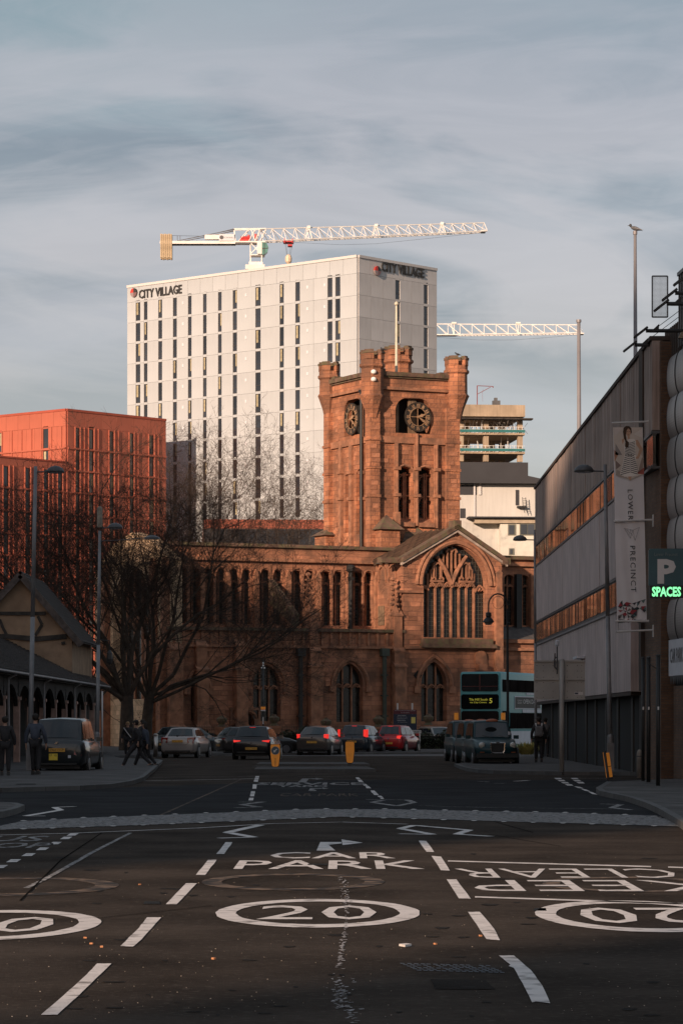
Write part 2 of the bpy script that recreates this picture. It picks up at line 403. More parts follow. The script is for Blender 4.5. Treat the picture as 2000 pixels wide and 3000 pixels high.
# traffic island with low kerbed platforms
isl=MB(); isl.slab(gp([(745,2262),(752,2254),(1075,2254),(1102,2262)]),-.02,.10); island=struct('traffic_island',isl,m_pave)
ip=gp([(745,2263),(1102,2263)]); kerb(ip,island)
i2=MB(); i2.slab(gp([(752,2246),(760,2240),(1065,2240),(1083,2246)]),-.02,.10); struct('island_platform',i2,m_pave,island); kerb(gp([(750,2247),(1084,2247)]),island)
tp=MB()
for k in range(26):
    for a,b in ((742,810),(1000,1050)):
        x=random.uniform(a,b); y=random.uniform(2243.5,2246)
        q=G(x,y,.1); tp.box(q.x-.05,q.y-.05,.1,q.x+.05,q.y+.05,.112)
obj('tactile_studs',tp,m_kerb,island,kind='stuff')

# cobbled strip with white teeth
band_u=[(-200,2432),(0,2421),(64,2407),(255,2397),(600,2384),(925,2371),(976,2372),(1147,2372),(1383,2377),(1638,2382),(1906,2391),(1995,2416)]
band_l=[(-200,2444),(0,2432),(223,2425),(400,2419),(638,2409),(995,2394),(1191,2399),(1446,2407),(1701,2414),(2000,2423)]
bd=MB(); bd.flat(gp(band_u)+gp(band_l[::-1]),.008); band=struct('sett_strip',bd,mat('sett_joint',(.09,.09,.09),.9,var=.2),road)
def interp(t,x):
    for i in range(len(t)-1):
        if t[i][0]<=x<=t[i+1][0]:
            f=(x-t[i][0])/(t[i+1][0]-t[i][0]); return t[i][1]*(1-f)+t[i+1][1]*f
    return t[-1][1]
se=MB(); rr=random.Random(3)
px=-60
while px<2000:
    yu=interp(band_u,px)+.6; yl=interp(band_l,px)-.6
    du=G(0,yu).y; dl=G(0,yl).y; y=dl; xx=(px-1000)
    while y<du-.05:
        dd=rr.uniform(.09,.15); ww=.1*rr.uniform(.8,1.15); X=xx*y/F+rr.uniform(-.06,.06)
        if rr.random()<.93: se.box(X,y,.004,X+ww*.9,y+dd*.88,.010+rr.uniform(0,.004))
        y+=dd
    px+=19
obj('setts',se,m_sett,band,kind='stuff')
th=MB()
for tb,off,st in ((band_u,0,88),(band_l,0,88)):
    x=70
    while x<1960:
        y=interp(tb,x); a=gp([(x-11,y+.2),(x+11,y-.1),(x+3,y-1.8),(x-4,y-1.7)]) if tb is band_u else gp([(x-11,y),(x+11,y-.2),(x+3,y+1.7),(x-4,y+1.8)])
        th.flat(a,.012); x+=st+rr.uniform(-4,4)
obj('strip_tooth_marks',th,m_paint,band,kind='stuff')

def paint(name, polys, m=None, z=.006, label=None):
    b=MB()
    for p in polys: b.flat(gp(p),z)
    return obj(name,b,m or m_paint,road,label=label)
def rough(poly, j=1.6, n=7):              # ragged thermoplastic edge
    o=[]
    for i in range(len(poly)):
        a=poly[i]; b=poly[(i+1)%len(poly)]
        for k in range(n):
            f=k/n; o.append((a[0]*(1-f)+b[0]*f+rr.uniform(-j,j)*(k>0), a[1]*(1-f)+b[1]*f+rr.uniform(-j,j)*.35*(k>0)))
    return o
cl=lambda pts: [(a/1.568, 2200+b/1.568) for a,b in pts]
cr=lambda pts: [(1000+a/1.568, 2200+b/1.568) for a,b in pts]
for p in ([(190,1216),(265,1216),(360,1130),(440,1050),(513,980),(447,980),(400,1030),(290,1130)],
          [(553,900),(612,902),(650,870),(742,767),(676,767),(640,815)],
          [(762,707),(812,707),(905,610),(855,610)],[(900,572),(943,572),(996,502),(956,502)],[(993,475),(1030,475),(1068,421),(1036,421)]):
    paint('lane_dash',[rough(cl(p),1.2,4)])
for p in ([(874,1160),(890,1155),(957,1163),(920,1080),(868,1010),(790,943),(721,943),(775,985),(765,992),(790,1000),(830,1070)],
          [(665,868),(727,873),(700,820),(634,742),(580,742),(620,800)],[(538,680),(594,683),(527,592),(482,592)],
          [(455,550),(497,552),(456,487),(412,484)],[(390,465),(425,466),(388,415),(354,414)]):
    paint('lane_dash',[rough(cr(p),1.2,3)])
for x,y in ((335,385),(305,401),(255,425),(197,451),(133,478),(64,506),(2,533)):
    s=1+(y-385)/500
    paint('bus_bay_dash',[cl([(x-28*s,y+6*s),(x+12*s,y+5*s),(x+28*s,y-5*s),(x-10*s,y-5*s)])])
def groundtext(s, x0,x1,yt,yb, m=None, rot=False, bold=.012, name='painted_word', d_shear=0):
    d1,d0=G(0,yt).y,G(0,yb).y; dm=(d0+d1)/2; a=gx(x0,dm); b=gx(x1,dm)
    me=fit(text_mesh(s,m or m_paint,bold),b-a,d1-d0,cx=0,up='y',rot180=rot)
    o=obj(name,me,None,road); o.location=((a+b)/2,dm,.006); return o
groundtext('CAR',792,1155,2498,2516,bold=.008); groundtext('PARK',693,1237,2522,2547,bold=.008)
groundtext('CLEAR',1340,1975,2546,2573,rot=True,bold=-.006); groundtext('KEEP',1383,2075,2580,2612,rot=True,bold=-.006)
groundtext('BUS',-110,134,2450,2466,m_paintw); groundtext('STOP',-150,150,2470,2485,m_paintw)
groundtext('SERVICE',752,1068,2293,2300,m_paintw,bold=.03); groundtext('YARD',810,960,2301,2306,m_paintw,bold=.03); groundtext('CAR PARK',820,1050,2325,2333,m_ghost,bold=.0)
def roundel(cx,cd,rx,ry,m=None,rot=False,txt=True,th_=.2,name='speed_roundel'):
    b=MB(); n=64; vs=[]; 
    for k in range(n):
        t=2*math.pi*k/n
        for q in (1,0):
            f=1 if q else 1-th_*(1.0 if abs(math.cos(t))>.0 else 1)
            j=rr.uniform(-.006,.006)
            vs.append((cx+(rx-(1-q)*rx*th_)*math.cos(t)+j, cd+(ry-(1-q)*ry*th_*1.0)*math.sin(t)+j, .006 if m is None else .0045))
    fs=[(2*k,2*((k+1)%n),2*((k+1)%n)+1,2*k+1) for k in range(n)]
    b.add(vs,fs); o=obj(name,b,m or m_paint,road)
    if txt:
        me=fit(text_mesh('20',m or m_paint,.0),rx*1.15,ry*.98,up='y',rot180=rot); t=obj('roundel_number',me,None,road); t.location=(cx,cd,.006)
roundel(-.205,26.7,.885,2.0)
roundel(-2.86,25.1,.885,1.9); roundel(2.55,26.3,.885,2.15,rot=True)
roundel(-.5,31.9,.95,1.7,m_ghost,txt=False,th_=.22); roundel(-3.35,31.0,1.1,1.8,m_ghost,txt=False,th_=.22); roundel(2.95,31.4,.9,1.5,m_ghost,txt=False,th_=.2)
paint('keep_clear_line',[cr([(488,505),(1420,531),(1420,536),(488,510)]),cr([(1498,533),(1700,540),(1700,545),(1498,538)])])
paint('keep_clear_line',[cr([(612,670),(1568,702),(1568,708),(612,676)])])
paint('turn_arrow',[[(927,2493),(982,2493),(962,2476),(1000,2472),(1000,2468),(938,2468)],[(1000,2460),(1062,2470),(1003,2477)]])
cs=lambda pts: [(600+a/2.24, 2050+b/2.24) for a,b in pts]
paint('turn_arrow',[cs([(610,543),(665,543),(680,522),(730,522),(730,518),(640,518)]),cs([(725,514),(778,520),(730,526)])],m_paintw)
paint('turn_arrow',[cs([(678,600),(735,600),(715,588),(770,584),(770,581),(690,583)]),cs([(770,577),(812,582),(775,588)])],m_paintw)
for p in ([(330,512),(355,512),(357,502),(333,502)],[(325,525),(352,525),(354,515),(329,515)],[(321,538),(348,540),(350,528),(324,527)],[(312,585),(338,585),(341,557),(316,556)],[(300,618),(328,618),(330,602),(304,602)],[(297,635),(324,635),(326,620),(299,620)],[(287,662),(317,662),(321,645),(292,645)],
          [(995,522),(1022,522),(1008,511),(988,511)],[(1010,540),(1040,542),(1026,526),(1000,525)],[(1042,565),(1070,566),(1055,554),(1035,553)],[(1060,582),(1090,582),(1074,568),(1052,568)],[(1095,612),(1128,612),(1110,597),(1086,597)],[(1110,626),(1140,626),(1128,614),(1100,614)],[(1140,640),(1168,640),(1155,632),(1130,632)],[(1155,652),(1175,652),(1168,643),(1146,643)]):
    paint('junction_dash',[cs(p)])
def line(name, pts, w_=.1, m=None):       # polyline in px, width in metres
    P=[G(a,b) for a,b in pts]; b=MB()
    for i in range(len(P)-1):
        d=(P[i+1]-P[i]).normalized(); s=Vector((-d.y,d.x,0))*w_/2; z=Vector((0,0,.006+.0006*(i%3)))
        b.add([P[i]-s+z,P[i+1]-s+z,P[i+1]+s+z,P[i]+s+z],[(0,1,2,3)])
    return obj(name,b,m or m_paint,road)
line('zigzag_marking',cl([(1005,402),(1165,398),(1045,376),(1195,342)]),.16)
line('zigzag_marking',cl([(1082,262),(1192,259),(1112,248),(1210,235),(1092,236)]),.16,m_paintw)
line('zigzag_marking',cl([(345,256),(252,260),(280,273),(120,300),(210,300)]),.14)
line('zigzag_marking',cr([(265,382),(418,385),(270,358),(335,343),(585,365),(530,384),(685,394)]),.14)
line('zigzag_marking',cr([(110,224),(300,226),(333,238),(255,254),(140,237),(190,228)]),.14,m_paintw)
line('zigzag_marking',cr([(1190,244),(1282,247),(1240,262),(1325,272)]),.14,m_paintw)
line('edge_line',[(a/1.568,2200+b/1.568) for a,b in ((-200,392),(0,388),(350,379),(900,356),(1250,335),(1568,328),(1870,338))],.09)
line('stop_line',cl([(640,138),(900,134),(1175,128)]),.14,m_paint); line('stop_line',cl([(650,122),(1170,118)]),.07,m_paintw)
line('stop_line',cr([(-200,119),(500,121),(1250,126)]),.06,m_paintw)
line('thin_seam_line',cr([(350,252),(700,262),(1300,268)]),.05,m_paintw)
line('thin_seam_line',cl([(120,632),(200,595),(300,540),(430,465),(600,378)]),.06,m_paintw)
line('thin_seam_line',cl([(740,295),(830,255),(1010,175),(1110,130)]),.06,m_ghost)
line('edge_line',cr([(630,141),(675,143)]),.15,m_paintw); line('edge_line',cr([(700,149),(745,150)]),.15,m_paintw); line('edge_line',cr([(795,140),(858,136)]),.15)
for a in ([(975,126),(995,133),(1020,143),(1050,155)],):
    pass
for p in ([(975,125),(1005,125),(1012,130),(985,131)],[(990,134),(1020,134),(1028,140),(1000,140)],[(1006,144),(1036,144),(1046,150),(1018,150)],[(1024,153),(1054,154),(1064,160),(1036,160)],[(1050,125),(1080,125),(1088,130),(1060,130)],[(1060,134),(1090,134),(1100,140),(1072,140)],[(1076,143),(1106,143),(1116,150),(1088,150)],
          [(1066,163),(1094,166),(1112,174),(1084,171)],[(1098,175),(1122,178),(1142,187),(1116,184)],[(1130,187),(1150,190),(1176,202),(1150,199)]):
    paint('give_way_dash',[cr(p)])
line('edge_line',cr([(975,124),(1230,128)]),.08,m_paintw)
m_seal=mat('bitumen_seal',(.016,.015,.014),1.0,var=.1,spec=0)
for pts in ([(1290,2372),(1420,2400),(1560,2440)],[(1430,2445),(1640,2480)],[(300,2440),(180,2520),(60,2640)],[(0,2700),(300,2690),(620,2655)]):
    line('sealed_joint',pts,.02,m_seal)
for pts in ([(1260,2870),(1420,2872),(1450,2900),(1275,2899)],):
    paint('repair_patch',[pts],mat('repair_asphalt',(.036,.031,.028),.97,var=.25,vs=1,bump=.6,bs=50,spec=.02),.0035)
# crumbling pale seam running down the lane
sm=MB()
for k in range(420):
    t=rr.random(); y=2570+430*t; amp=3+8*max(0,math.sin(t*9+1)); dens=.5+.5*math.sin(t*17)
    if rr.random()>dens+.25: continue
    x=1000+12*math.sin(t*7)+ (18 if t>.9 else 0)*1 + rr.gauss(0,amp*(.5+1.6*t))
    l=rr.uniform(3,14)*(.4+t); h=rr.uniform(.5,1.6)
    sm.flat(gp([(x,y),(x+l,y-h*.4),(x+l*1.05,y+h*.3),(x+l*.4,y+h)]),.007)
obj('crumbled_seam',sm,m_ghost if False else mat('pale_grit',(.48,.46,.46),.9,var=.3,vs=20),road,kind='stuff')
gr=MB()
for i in range(14):
    for j in range(6):
        a=1172+i*19+j*9+rr.uniform(-2,2); y=2824+j*4+i*.5
        if rr.random()<.85: gr.flat(gp([(a,y),(a+13,y+.6),(a+16,y+2.3),(a+3,y+1.8)]),.007)
obj('drain_cover_marks',gr,mat('chalk_blue',(.13,.15,.18),.8,var=.2,vs=20),road,kind='stuff')
for (x0,x1,y0,y1) in ((46,108,2296,2299),(900,960,2530,2534),(1560,1600,2660,2668),(420,470,2640,2648)):
    q=MB(); zz=.116 if y1<2310 else .006; q.flat(gp([(x0,y1),(x1,y1),(x1-3,y0),(x0+4,y0)],zz),zz); obj('iron_cover',q,mat('cast_iron',(.02,.019,.018),.8,var=.3,vs=20,spec=.1),road)
tm=MB()
for k in range(60):
    x=rr.uniform(150,1900); y=rr.uniform(2500,2980); l=rr.uniform(10,60); tm.flat(gp([(x,y),(x+l*.2,y-rr.uniform(1,3)),(x+l,y-rr.uniform(0,2)),(x+l*.8,y+rr.uniform(1,3)),(x+l*.3,y+rr.uniform(1,4))]),.0032+.00001*k)
obj('oil_stains',tm,mat('oil_stain',(.030,.027,.025),.9,var=.3,vs=6,spec=.03),road,kind='stuff')
# litter and gravel lying on the road
gv=MB(); 
for k in range(320):
    x=rr.uniform(0,2000); y=2480+520*rr.random()**.8; q=G(x,y); s=rr.uniform(.0015,.004)
    gv.box(q.x-s,q.y-s,0,q.x+s,q.y+s,s)
obj('road_grit',gv,mat('grit',(.3,.26,.22),.9,var=.4,vs=2),None,kind='stuff'); bpy.data.objects['road_grit']['label']='pale grit specks scattered over the near asphalt'
lf=MB(); lf.slab(gp([(1168,2773),(1190,2771),(1205,2773),(1186,2776)]),.004,.02); tag(obj('paper_scrap',lf,m_paint),'pale scrap of paper lying on the road in front of the 20 roundel','litter')
LEAF=['right of the paper scrap','upper left of three leaves by the left roundel','middle one of three leaves by the left roundel','alone above the left dash line','lowest of three leaves by the left roundel','left of the crumbled centre seam, below the 20 roundel','nearest the right dash line']
for k,(x,y) in enumerate(((1274,2768),(250,2750),(270,2767),(410,2593),(298,2776),(625,2811),(1406,2744))):
    q=G(x,y); s=.009; b=MB(); b.slab([(-s*1.5,0),(0,-s*1.6),(s*1.6,0),(s*.2,s*2)],0,.012)
    o=obj('fallen_leaf',b,mat('dead_leaf',(.5,.22,.1),.8,var=.2)); o.location=(q.x,q.y,.002); o.rotation_euler=(0,.1,k)
    tag(o,'small dry leaf on the road, '+LEAF[k],'leaf','dry leaves scattered on the near road')

# ---------------------------------------------------------------- unseen tall blocks, added to cast the street's shade
def UW(u,w_): return (.857*u+.515*w_, -.515*u+.857*w_)
def block(name,label,uw,h):
    pts=[UW(*p) for p in uw]; t=thing(name,label,'building',(pts[0][0],pts[0][1],0))
    m=MB(); m.slab(pts,-.02,h); world_to(t,obj('wall',m,mat('block_brick',(.22,.13,.09),.9,var=.15,vs=.3,brick=(.225,.075,.01,(.2,.18,.15))),t))
    q=MB(); a=Vector((*pts[0],0)); b=Vector((*pts[1],0)); d=(b-a).normalized(); nrm=Vector((d.y,-d.x,0)); 
    cen=sum((Vector((*p,0)) for p in pts),Vector())/len(pts)
    if (a-cen).dot(nrm)<0: nrm=-nrm
    for k in range(int((b-a).length/4)):
        for z in range(int(h/3.3)-1):
            p=a+d*(2+k*4)+nrm*.03; q.add([p+Vector((0,0,1.2+z*3.3)),p+d*1.6+Vector((0,0,1.2+z*3.3)),p+d*1.6+Vector((0,0,2.9+z*3.3)),p+Vector((0,0,2.9+z*3.3))],[(0,1,2,3)])
    world_to(t,obj('window_panes',q,m_glass,t,kind='stuff'))
block('apartment_block','very tall brick block beyond the left side of the street, beside the viewer',[(-20.3,-60),(-62,-38),(-74,-58),(-32,-80)],53)
block('apartment_block','tallest brick block of the row beyond the left side of the street',[(-61.8,-37.9),(-132,12),(-142,-4),(-72,-52)],57)
block('shade_block','narrow tall brick block standing far behind the viewer',[(-10.4,-72),(8,-72),(8,-90),(-10.4,-90)],26)
# ---------------------------------------------------------------- far buildings
def grid_facade(top, fr, cols, rows, strips, mpanel, wname='window', frame_m=m_wfr, glass_ms=(m_glass,), pd=.12, curtain=.3, seed=1):
    """cladding panels one by one between window columns; windows are parts with a pane"""
    rg=random.Random(seed)
    cache={}
    def panel(x0,x1,z0,z1):
        k=(round(x1-x0,3),round(z1-z0,3),mpanel.name)
        if k not in cache:
            b=MB(); w_,h_=k[0],k[1]; b.box(-w_/2+.014,-pd,-h_/2+.014,w_/2-.014,0,h_/2-.014); cache[k]=b.mesh('cladding_panel',mpanel)
        o=bpy.data.objects.new('cladding_panel',cache[k]); C.objects.link(o); o.parent=top
        o.location=fr.pt((x0+x1)/2,0,(z0+z1)/2)-Vector(top.location); o.rotation_euler=(0,0,fr.a)
    def window(x0,x1,z0,z1,kind):
        k=('w',round(x1-x0,3),round(z1-z0,3),kind)
        w_,h_=x1-x0,z1-z0
        if k not in cache:
            b=MB(); e=.07
            b.box(-w_/2,-.05,-h_/2,-w_/2+e,0,h_/2); b.box(w_/2-e,-.05,-h_/2,w_/2,0,h_/2)
            b.box(-w_/2+e,-.05,-h_/2,w_/2-e,0,-h_/2+e); b.box(-w_/2+e,-.05,h_/2-e,w_/2-e,0,h_/2)
            b.box(-w_/2+e,-.055,-h_/2+h_*.3,w_/2-e,0,-h_/2+h_*.3+.05)
            cache[k]=b.mesh(wname,frame_m)
            g2=MB(); g2.box(-w_/2+e,-.02,-h_/2+e,w_/2-e,-.005,h_/2-e)
            if kind: g2.mi=1; s=-1 if kind==1 else 1; g2.box(s*w_*.02,-.03,-h_/2+h_*.33,s*(w_/2-e),-.021,h_/2-e)
            cache[('g',)+k]=g2.mesh('pane',[glass_ms[0],m_curt])
        o=bpy.data.objects.new(wname,cache[k]); C.objects.link(o); o.parent=top
        o.location=fr.pt((x0+x1)/2,0,(z0+z1)/2)-Vector(top.location); o.rotation_euler=(0,0,fr.a)
        p=bpy.data.objects.new('pane',cache[('g',)+k]); C.objects.link(p); p.parent=o
    for (z0,z1) in rows:
        for (x0,x1) in strips: panel(x0,x1,z0,z1)
        for (x0,x1) in cols:
            r=rg.random(); window(x0,x1,z0+.2,z1-.16,0 if r>curtain else (1 if rg.random()<.5 else 2))
            panel(x0,x1,z1-.16,z1+.2)
    return panel, window

# white apartment tower
fl=Frame(2.09,400,-41.5); fr_=Frame(2.09,400,48.5)
top=thing('apartment_tower','tall white clad apartment tower with narrow dark windows, rising behind the church','building',(2.09,400,0))
uL=fl.u(375); uR=fr_.u(1277); H=62.6
b=MB(); pA=fl.pt(uL,.0,0); pB=Vector((2.09,400,0)); pC=fr_.pt(uR,0,0); pD=pA+(pC-pB)
b.slab([(pA.x,pA.y),(pB.x,pB.y),(pC.x,pC.y),(pD.x,pD.y)],0,H-.3); world_to(top,obj('wall',b,m_whiteb,top))
fh=2.86; ztop=1.65+(HZ-850)*400/F   # top of the window grid at the corner (px 850)
zt=fl.zu(fl.u(1000),800)
colpx=[(400,413),(424,434),(466,477),(509,520),(553,563),(597,607),(641,651),(684,696),(750,765),(821,833),(867,880),(961,975),(984,998)]
cols=[(fl.u(a),fl.u(c)) for a,c in colpx]
ztopw=fl.zu(fl.u(968),811)
rows=[(ztopw-(k+1)*fh,ztopw-k*fh) for k in range(16)]
edges=[uL]+[v for c in cols for v in c]+[-.0]
strips=[]
for i in range(0,len(edges),2):
    a,c=edges[i],edges[i+1]; n=max(1,round((c-a)/2.6)) if c-a>2.9 else 1
    for k in range(n): strips.append((a+(c-a)*k/n,a+(c-a)*(k+1)/n))
strips=[s for s in strips if s[1]-s[0]>.12]
panel,_=grid_facade(top,fl,cols,rows,strips,m_white,seed=4,curtain=.34)
for k in range(18):                        # plain parapet band above the windows
    a=uL+(0-uL)*k/18; c=uL+(0-uL)*(k+1)/18; panel(a,c,ztopw,H-.35)
cp=MB(); cp.box(uL,-.25,H-.35,.0,.3,H); obj('parapet_coping',cp,mat('white_coping',(.6,.58,.56),.6,var=0),top,fl)
colR=[(fr_.u(a),fr_.u(c)) for a,c in ((1156,1169),(1239,1251))]; zr=fr_.zu(fr_.u(1162),818)
Rr=[(zr-(k+1)*fh,zr-k*fh) for k in range(16)]
ed=[0.12]+[v for c in colR for v in c]+[uR]; st=[]
for i in range(0,len(ed),2):
    a,c=ed[i],ed[i+1]; n=max(1,round((c-a)/2.6))
    for k in range(n): st.append((a+(c-a)*k/n,a+(c-a)*(k+1)/n))
panel2,_=grid_facade(top,fr_,colR,Rr[:9],st,m_grey,seed=9,curtain=.1)
for k in range(7): panel2(.12+(uR-.12)*k/7,.12+(uR-.12)*(k+1)/7,zr,H-.35)
for z0,z1 in Rr[9:]: panel2(.12,uR,z0,z1)
cp=MB(); cp.box(.12,-.25,H-.35,uR,.3,H); obj('parapet_coping',cp,m_grey,top,fr_)
vt=MB()
for z0,z1 in rows[:10]:
    for a in (536,720,960-60,1010-60): 
        u=fl.u(a); vt.box(u,-.16,z1-1.2,u+.3,-.12,z1-.8)
obj('vent_grilles',vt,m_sign,top,fl)
# roof lettering
def sign3d(s, frm, x0,x1,yt,yb, out_, m, parent, name='roof_lettering', depth=.12, bold=.01):
    u0,u1=frm.u(x0),frm.u(x1); um=(u0+u1)/2; z1=frm.zu(um,yt); z0=frm.zu(um,yb)
    me=fit(text_mesh(s,m,bold,1.0,depth),u1-u0,z1-z0,y=-out_,cx=0)
    o=obj(name,me,None,parent); o.location=frm.pt(um,0,(z0+z1)/2)-Vector(parent.location); o.rotation_euler=(0,0,frm.a); return o
for frm,x0,x1,yt,yb,ex in ((fl,411,536,842,868,389),(fr_,1114,1238,777,805,1092)):
    s=sign3d('CITY VILLAGE',frm,x0,x1,yt,yb,.22,m_letd,top,depth=.06,bold=.02)
    u=frm.u(ex+8); z=frm.zu(u,(yt+yb)/2+3); 
    for mm,a0,a1 in ((mat('emblem_red',(.5,.04,.03),.5,var=0),90,180),(mat('emblem_grey',(.28,.22,.22),.5,var=0),180,270),(m_letd,0,90),(mat('emblem_brown',(.18,.10,.10),.5,var=0),270,360)):
        q=MB(); n=8; pts=[(0,0)]+[(.62*math.cos(R(a0+(a1-a0)*k/n)),.62*math.sin(R(a0+(a1-a0)*k/n))) for k in range(n+1)]
        q.prism(pts,-.4,-.2); o=obj('emblem_quarter',q,mm,top); o.location=frm.pt(u,0,z)-Vector(top.location); o.rotation_euler=(0,0,frm.a)

# terracotta apartment block
rcx,rcy=-35.7,399.4
fL=Frame(rcx,rcy,-41.5); fR=Frame(rcx,rcy,48.5)
red=thing('apartment_block','terracotta clad apartment block at far left, lower than the white tower','building',(rcx,rcy,0))
zred=gz(1197,rcy); uRe=fR.u(485); uLe=-16; uAn=-20; zan=fR.zu(0,1352)
b=MB(); pA=fL.pt(uLe,0,0); pB=Vector((rcx,rcy,0)); pC=fR.pt(uRe,0,0); pD=pA+(pC-pB)
b.slab([(pA.x,pA.y),(pB.x,pB.y),(pC.x,pC.y),(pD.x,pD.y)],0,zred-.25)
pE=fR.pt(uAn,0,0); pF=pE+(pA-pB); b.slab([(pE.x,pE.y),(pB.x,pB.y),(pA.x,pA.y),(pF.x,pF.y)],0,zan-.2)
world_to(red,obj('wall',b,m_redd,red))
fhr=2.88
cR=[(fR.u(a),fR.u(c)) for a,c in ((220,232),(259,273),(319,332),(378,390),(435,449))]
zr0=fR.zu(fR.u(226),1251); rr_=[(zr0-(k+1)*fhr,zr0-k*fhr) for k in range(11)]
ed=[.12]+[v for c in cR for v in c]+[uRe]; st=[]
for i in range(0,len(ed),2):
    a,c=ed[i],ed[i+1]; n=max(1,round((c-a)/1.7))
    for k in range(n): st.append((a+(c-a)*k/n,a+(c-a)*(k+1)/n))
pr_,_=grid_facade(red,fR,cR,rr_,st,m_red,seed=12,curtain=.45)
for k in range(6): pr_(.12+(uRe-.12)*k/6,.12+(uRe-.12)*(k+1)/6,zr0,zred-.3)
cL=[(fL.u(a),fL.u(c)) for a,c in ((-4,7),(129,144))]; zl0=fL.zu(fL.u(136),1253)
rl=[(zl0-(k+1)*fhr,zl0-k*fhr) for k in range(2)]
ed=[uLe]+[v for c in cL for v in c]+[0]; st=[]
for i in range(0,len(ed),2):
    a,c=ed[i],ed[i+1]; n=max(1,round((c-a)/1.6))
    for k in range(n): st.append((a+(c-a)*k/n,a+(c-a)*(k+1)/n))
pl_,_=grid_facade(red,fL,cL,rl,st,m_red,seed=13,curtain=.6)
for k in range(7): pl_(uLe+(0-uLe)*k/7,uLe+(0-uLe)*(k+1)/7,zl0,zred-.3)
cA=[(fR.u(a),fR.u(c)) for a,c in ((9,24),(73,87),(127,140),(168,181))]; za0=fR.zu(fR.u(80),1366+2)
ra=[(za0-(k+1)*fhr,za0-k*fhr) for k in range(9)]
ed=[fR.u(-10)]+[v for c in cA for v in c]+[.1]; st=[]
for i in range(0,len(ed),2):
    a,c=ed[i],ed[i+1]; n=max(1,round((c-a)/1.6))
    for k in range(n): st.append((a+(c-a)*k/n,a+(c-a)*(k+1)/n))
pa_,_=grid_facade(red,fR,cA,ra,st,m_red,seed=14,curtain=.1)
for k in range(6): pa_(uAn+(.1-uAn)*k/6,uAn+(.1-uAn)*(k+1)/6,za0,zan-.2)
cp=MB(); cp.box(uLe,-.2,zred-.3,0,.3,zred); obj('coping',cp,m_redd,red,fL)
cp=MB(); cp.box(0,-.2,zred-.3,uRe,.3,zred); cp.box(uAn,-.2,zan-.2,-.02,.3,zan); obj('coping',cp,m_redd,red,fR)
fn=MB()                                    # projecting floor bands and fins
for z0,z1 in rr_: fn.box(.1,-.3,z0-.09,uRe,-.121,z0+.09)
for z0,z1 in ra: fn.box(uAn,-.3,z0-.09,.05,-.121,z0+.09)
for a,c in cR+cA:
    for e in (a-.16,c+.04,c+.75): fn.box(e,-.26,8,e+.12,-.122,zr0 if a>0 else za0)
obj('facade_fins',fn,m_red,red,fR)
fn=MB()
for z0,z1 in rl: fn.box(uLe,-.3,z0-.09,-.02,-.121,z0+.09)
for k in range(1,9): fn.box(uLe+k*1.9,-.24,zl0-5.8,uLe+k*1.9+.12,-.122,zl0)
obj('facade_fins',fn,m_red,red,fL)

# low terracotta blocks seen between church roof and white tower
fq=Frame(gx(600,300),300,4)
lo=thing('apartment_block','low terracotta block with dark windows behind the church roof, below the white tower','building',(fq.x,fq.y,0))
b=MB(); ul,ur=fq.u(600),fq.u(965); zq=fq.zu(fq.u(800),1522); b.box(ul,0,0,ur,8,zq); obj('wall',b,m_red,lo,fq)
cb=MB(); cb.box(-.55,-.03,-1.1,.55,0,1.1); mw=cb.mesh('window',m_wfr); cg=MB(); cg.box(-.45,-.045,-1.0,.45,-.031,1.0); mg=cg.mesh('pane',m_glass)
for a in range(612,960,31):
    for z in (zq-2.0,zq-4.9):
        o=bpy.data.objects.new('window',mw); C.objects.link(o); o.parent=lo; u=fq.u(a); o.location=fq.pt(u,0,z)-Vector(lo.location); o.rotation_euler=(0,0,fq.a)
        p=bpy.data.objects.new('pane',mg); C.objects.link(p); p.parent=o
fq=Frame(gx(1395,255),255,0)
lo=thing('plant_room','small plain terracotta block beside the church gable, in front of white flats','building',(fq.x,fq.y,0))
b=MB(); b.box(0,0,0,fq.u(1427),4,gz(1561,255)); obj('wall',b,m_red,lo,fq)
cp=MB(); cp.box(0,-.12,gz(1561,255),fq.u(1427)+.1,4.1,gz(1561,255)+.15); obj('coping',cp,m_redd,lo,fq)

# half built concrete frame on top of dark and white block, right of the tower
fb=Frame(gx(1320,270),270,6)
cf=thing('unfinished_building','unfinished concrete frame with open floors, guard rails and temporary props','building',(fb.x,fb.y,0))
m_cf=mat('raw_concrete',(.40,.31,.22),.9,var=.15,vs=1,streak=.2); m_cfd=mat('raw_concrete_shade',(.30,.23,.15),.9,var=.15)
m_net=mat('teal_net',(.03,.16,.16),.8,var=.1)
x0,x1=fb.u(1325),fb.u(1536); Z=lambda py: gz(py,272)
b=MB(); b.box(x0,-.2,Z(1226),x1,9,Z(1192)); obj('roof_slab',b,m_cf,cf,fb)
b=MB(); b.box(x0,-.9,Z(1236),x1+.6,.2,Z(1232)); obj('edge_board',b,m_timber,cf,fb)
for yy in (1276,1331):
    b=MB(); b.box(x0,-.1,Z(yy+3),x1,9,Z(yy-3)); obj('floor_slab',b,m_cf,cf,fb)
    b=MB(); b.box(x0,-.18,Z(yy-4),x1,-.14,Z(yy-12)); obj('guard_net',b,m_net,cf,fb)
for a,w_ in ((1423,13),(1523,12),(1350,10)):
    for n in (.2,):
        b=MB(); u=fb.u(a); b.box(u-.2,n,Z(1356),u+.25,n+.5,Z(1227)); obj('column',b,m_cf,cf,fb)
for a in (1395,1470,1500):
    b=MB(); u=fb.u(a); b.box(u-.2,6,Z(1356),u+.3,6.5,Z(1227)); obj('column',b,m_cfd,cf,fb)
pr=MB()
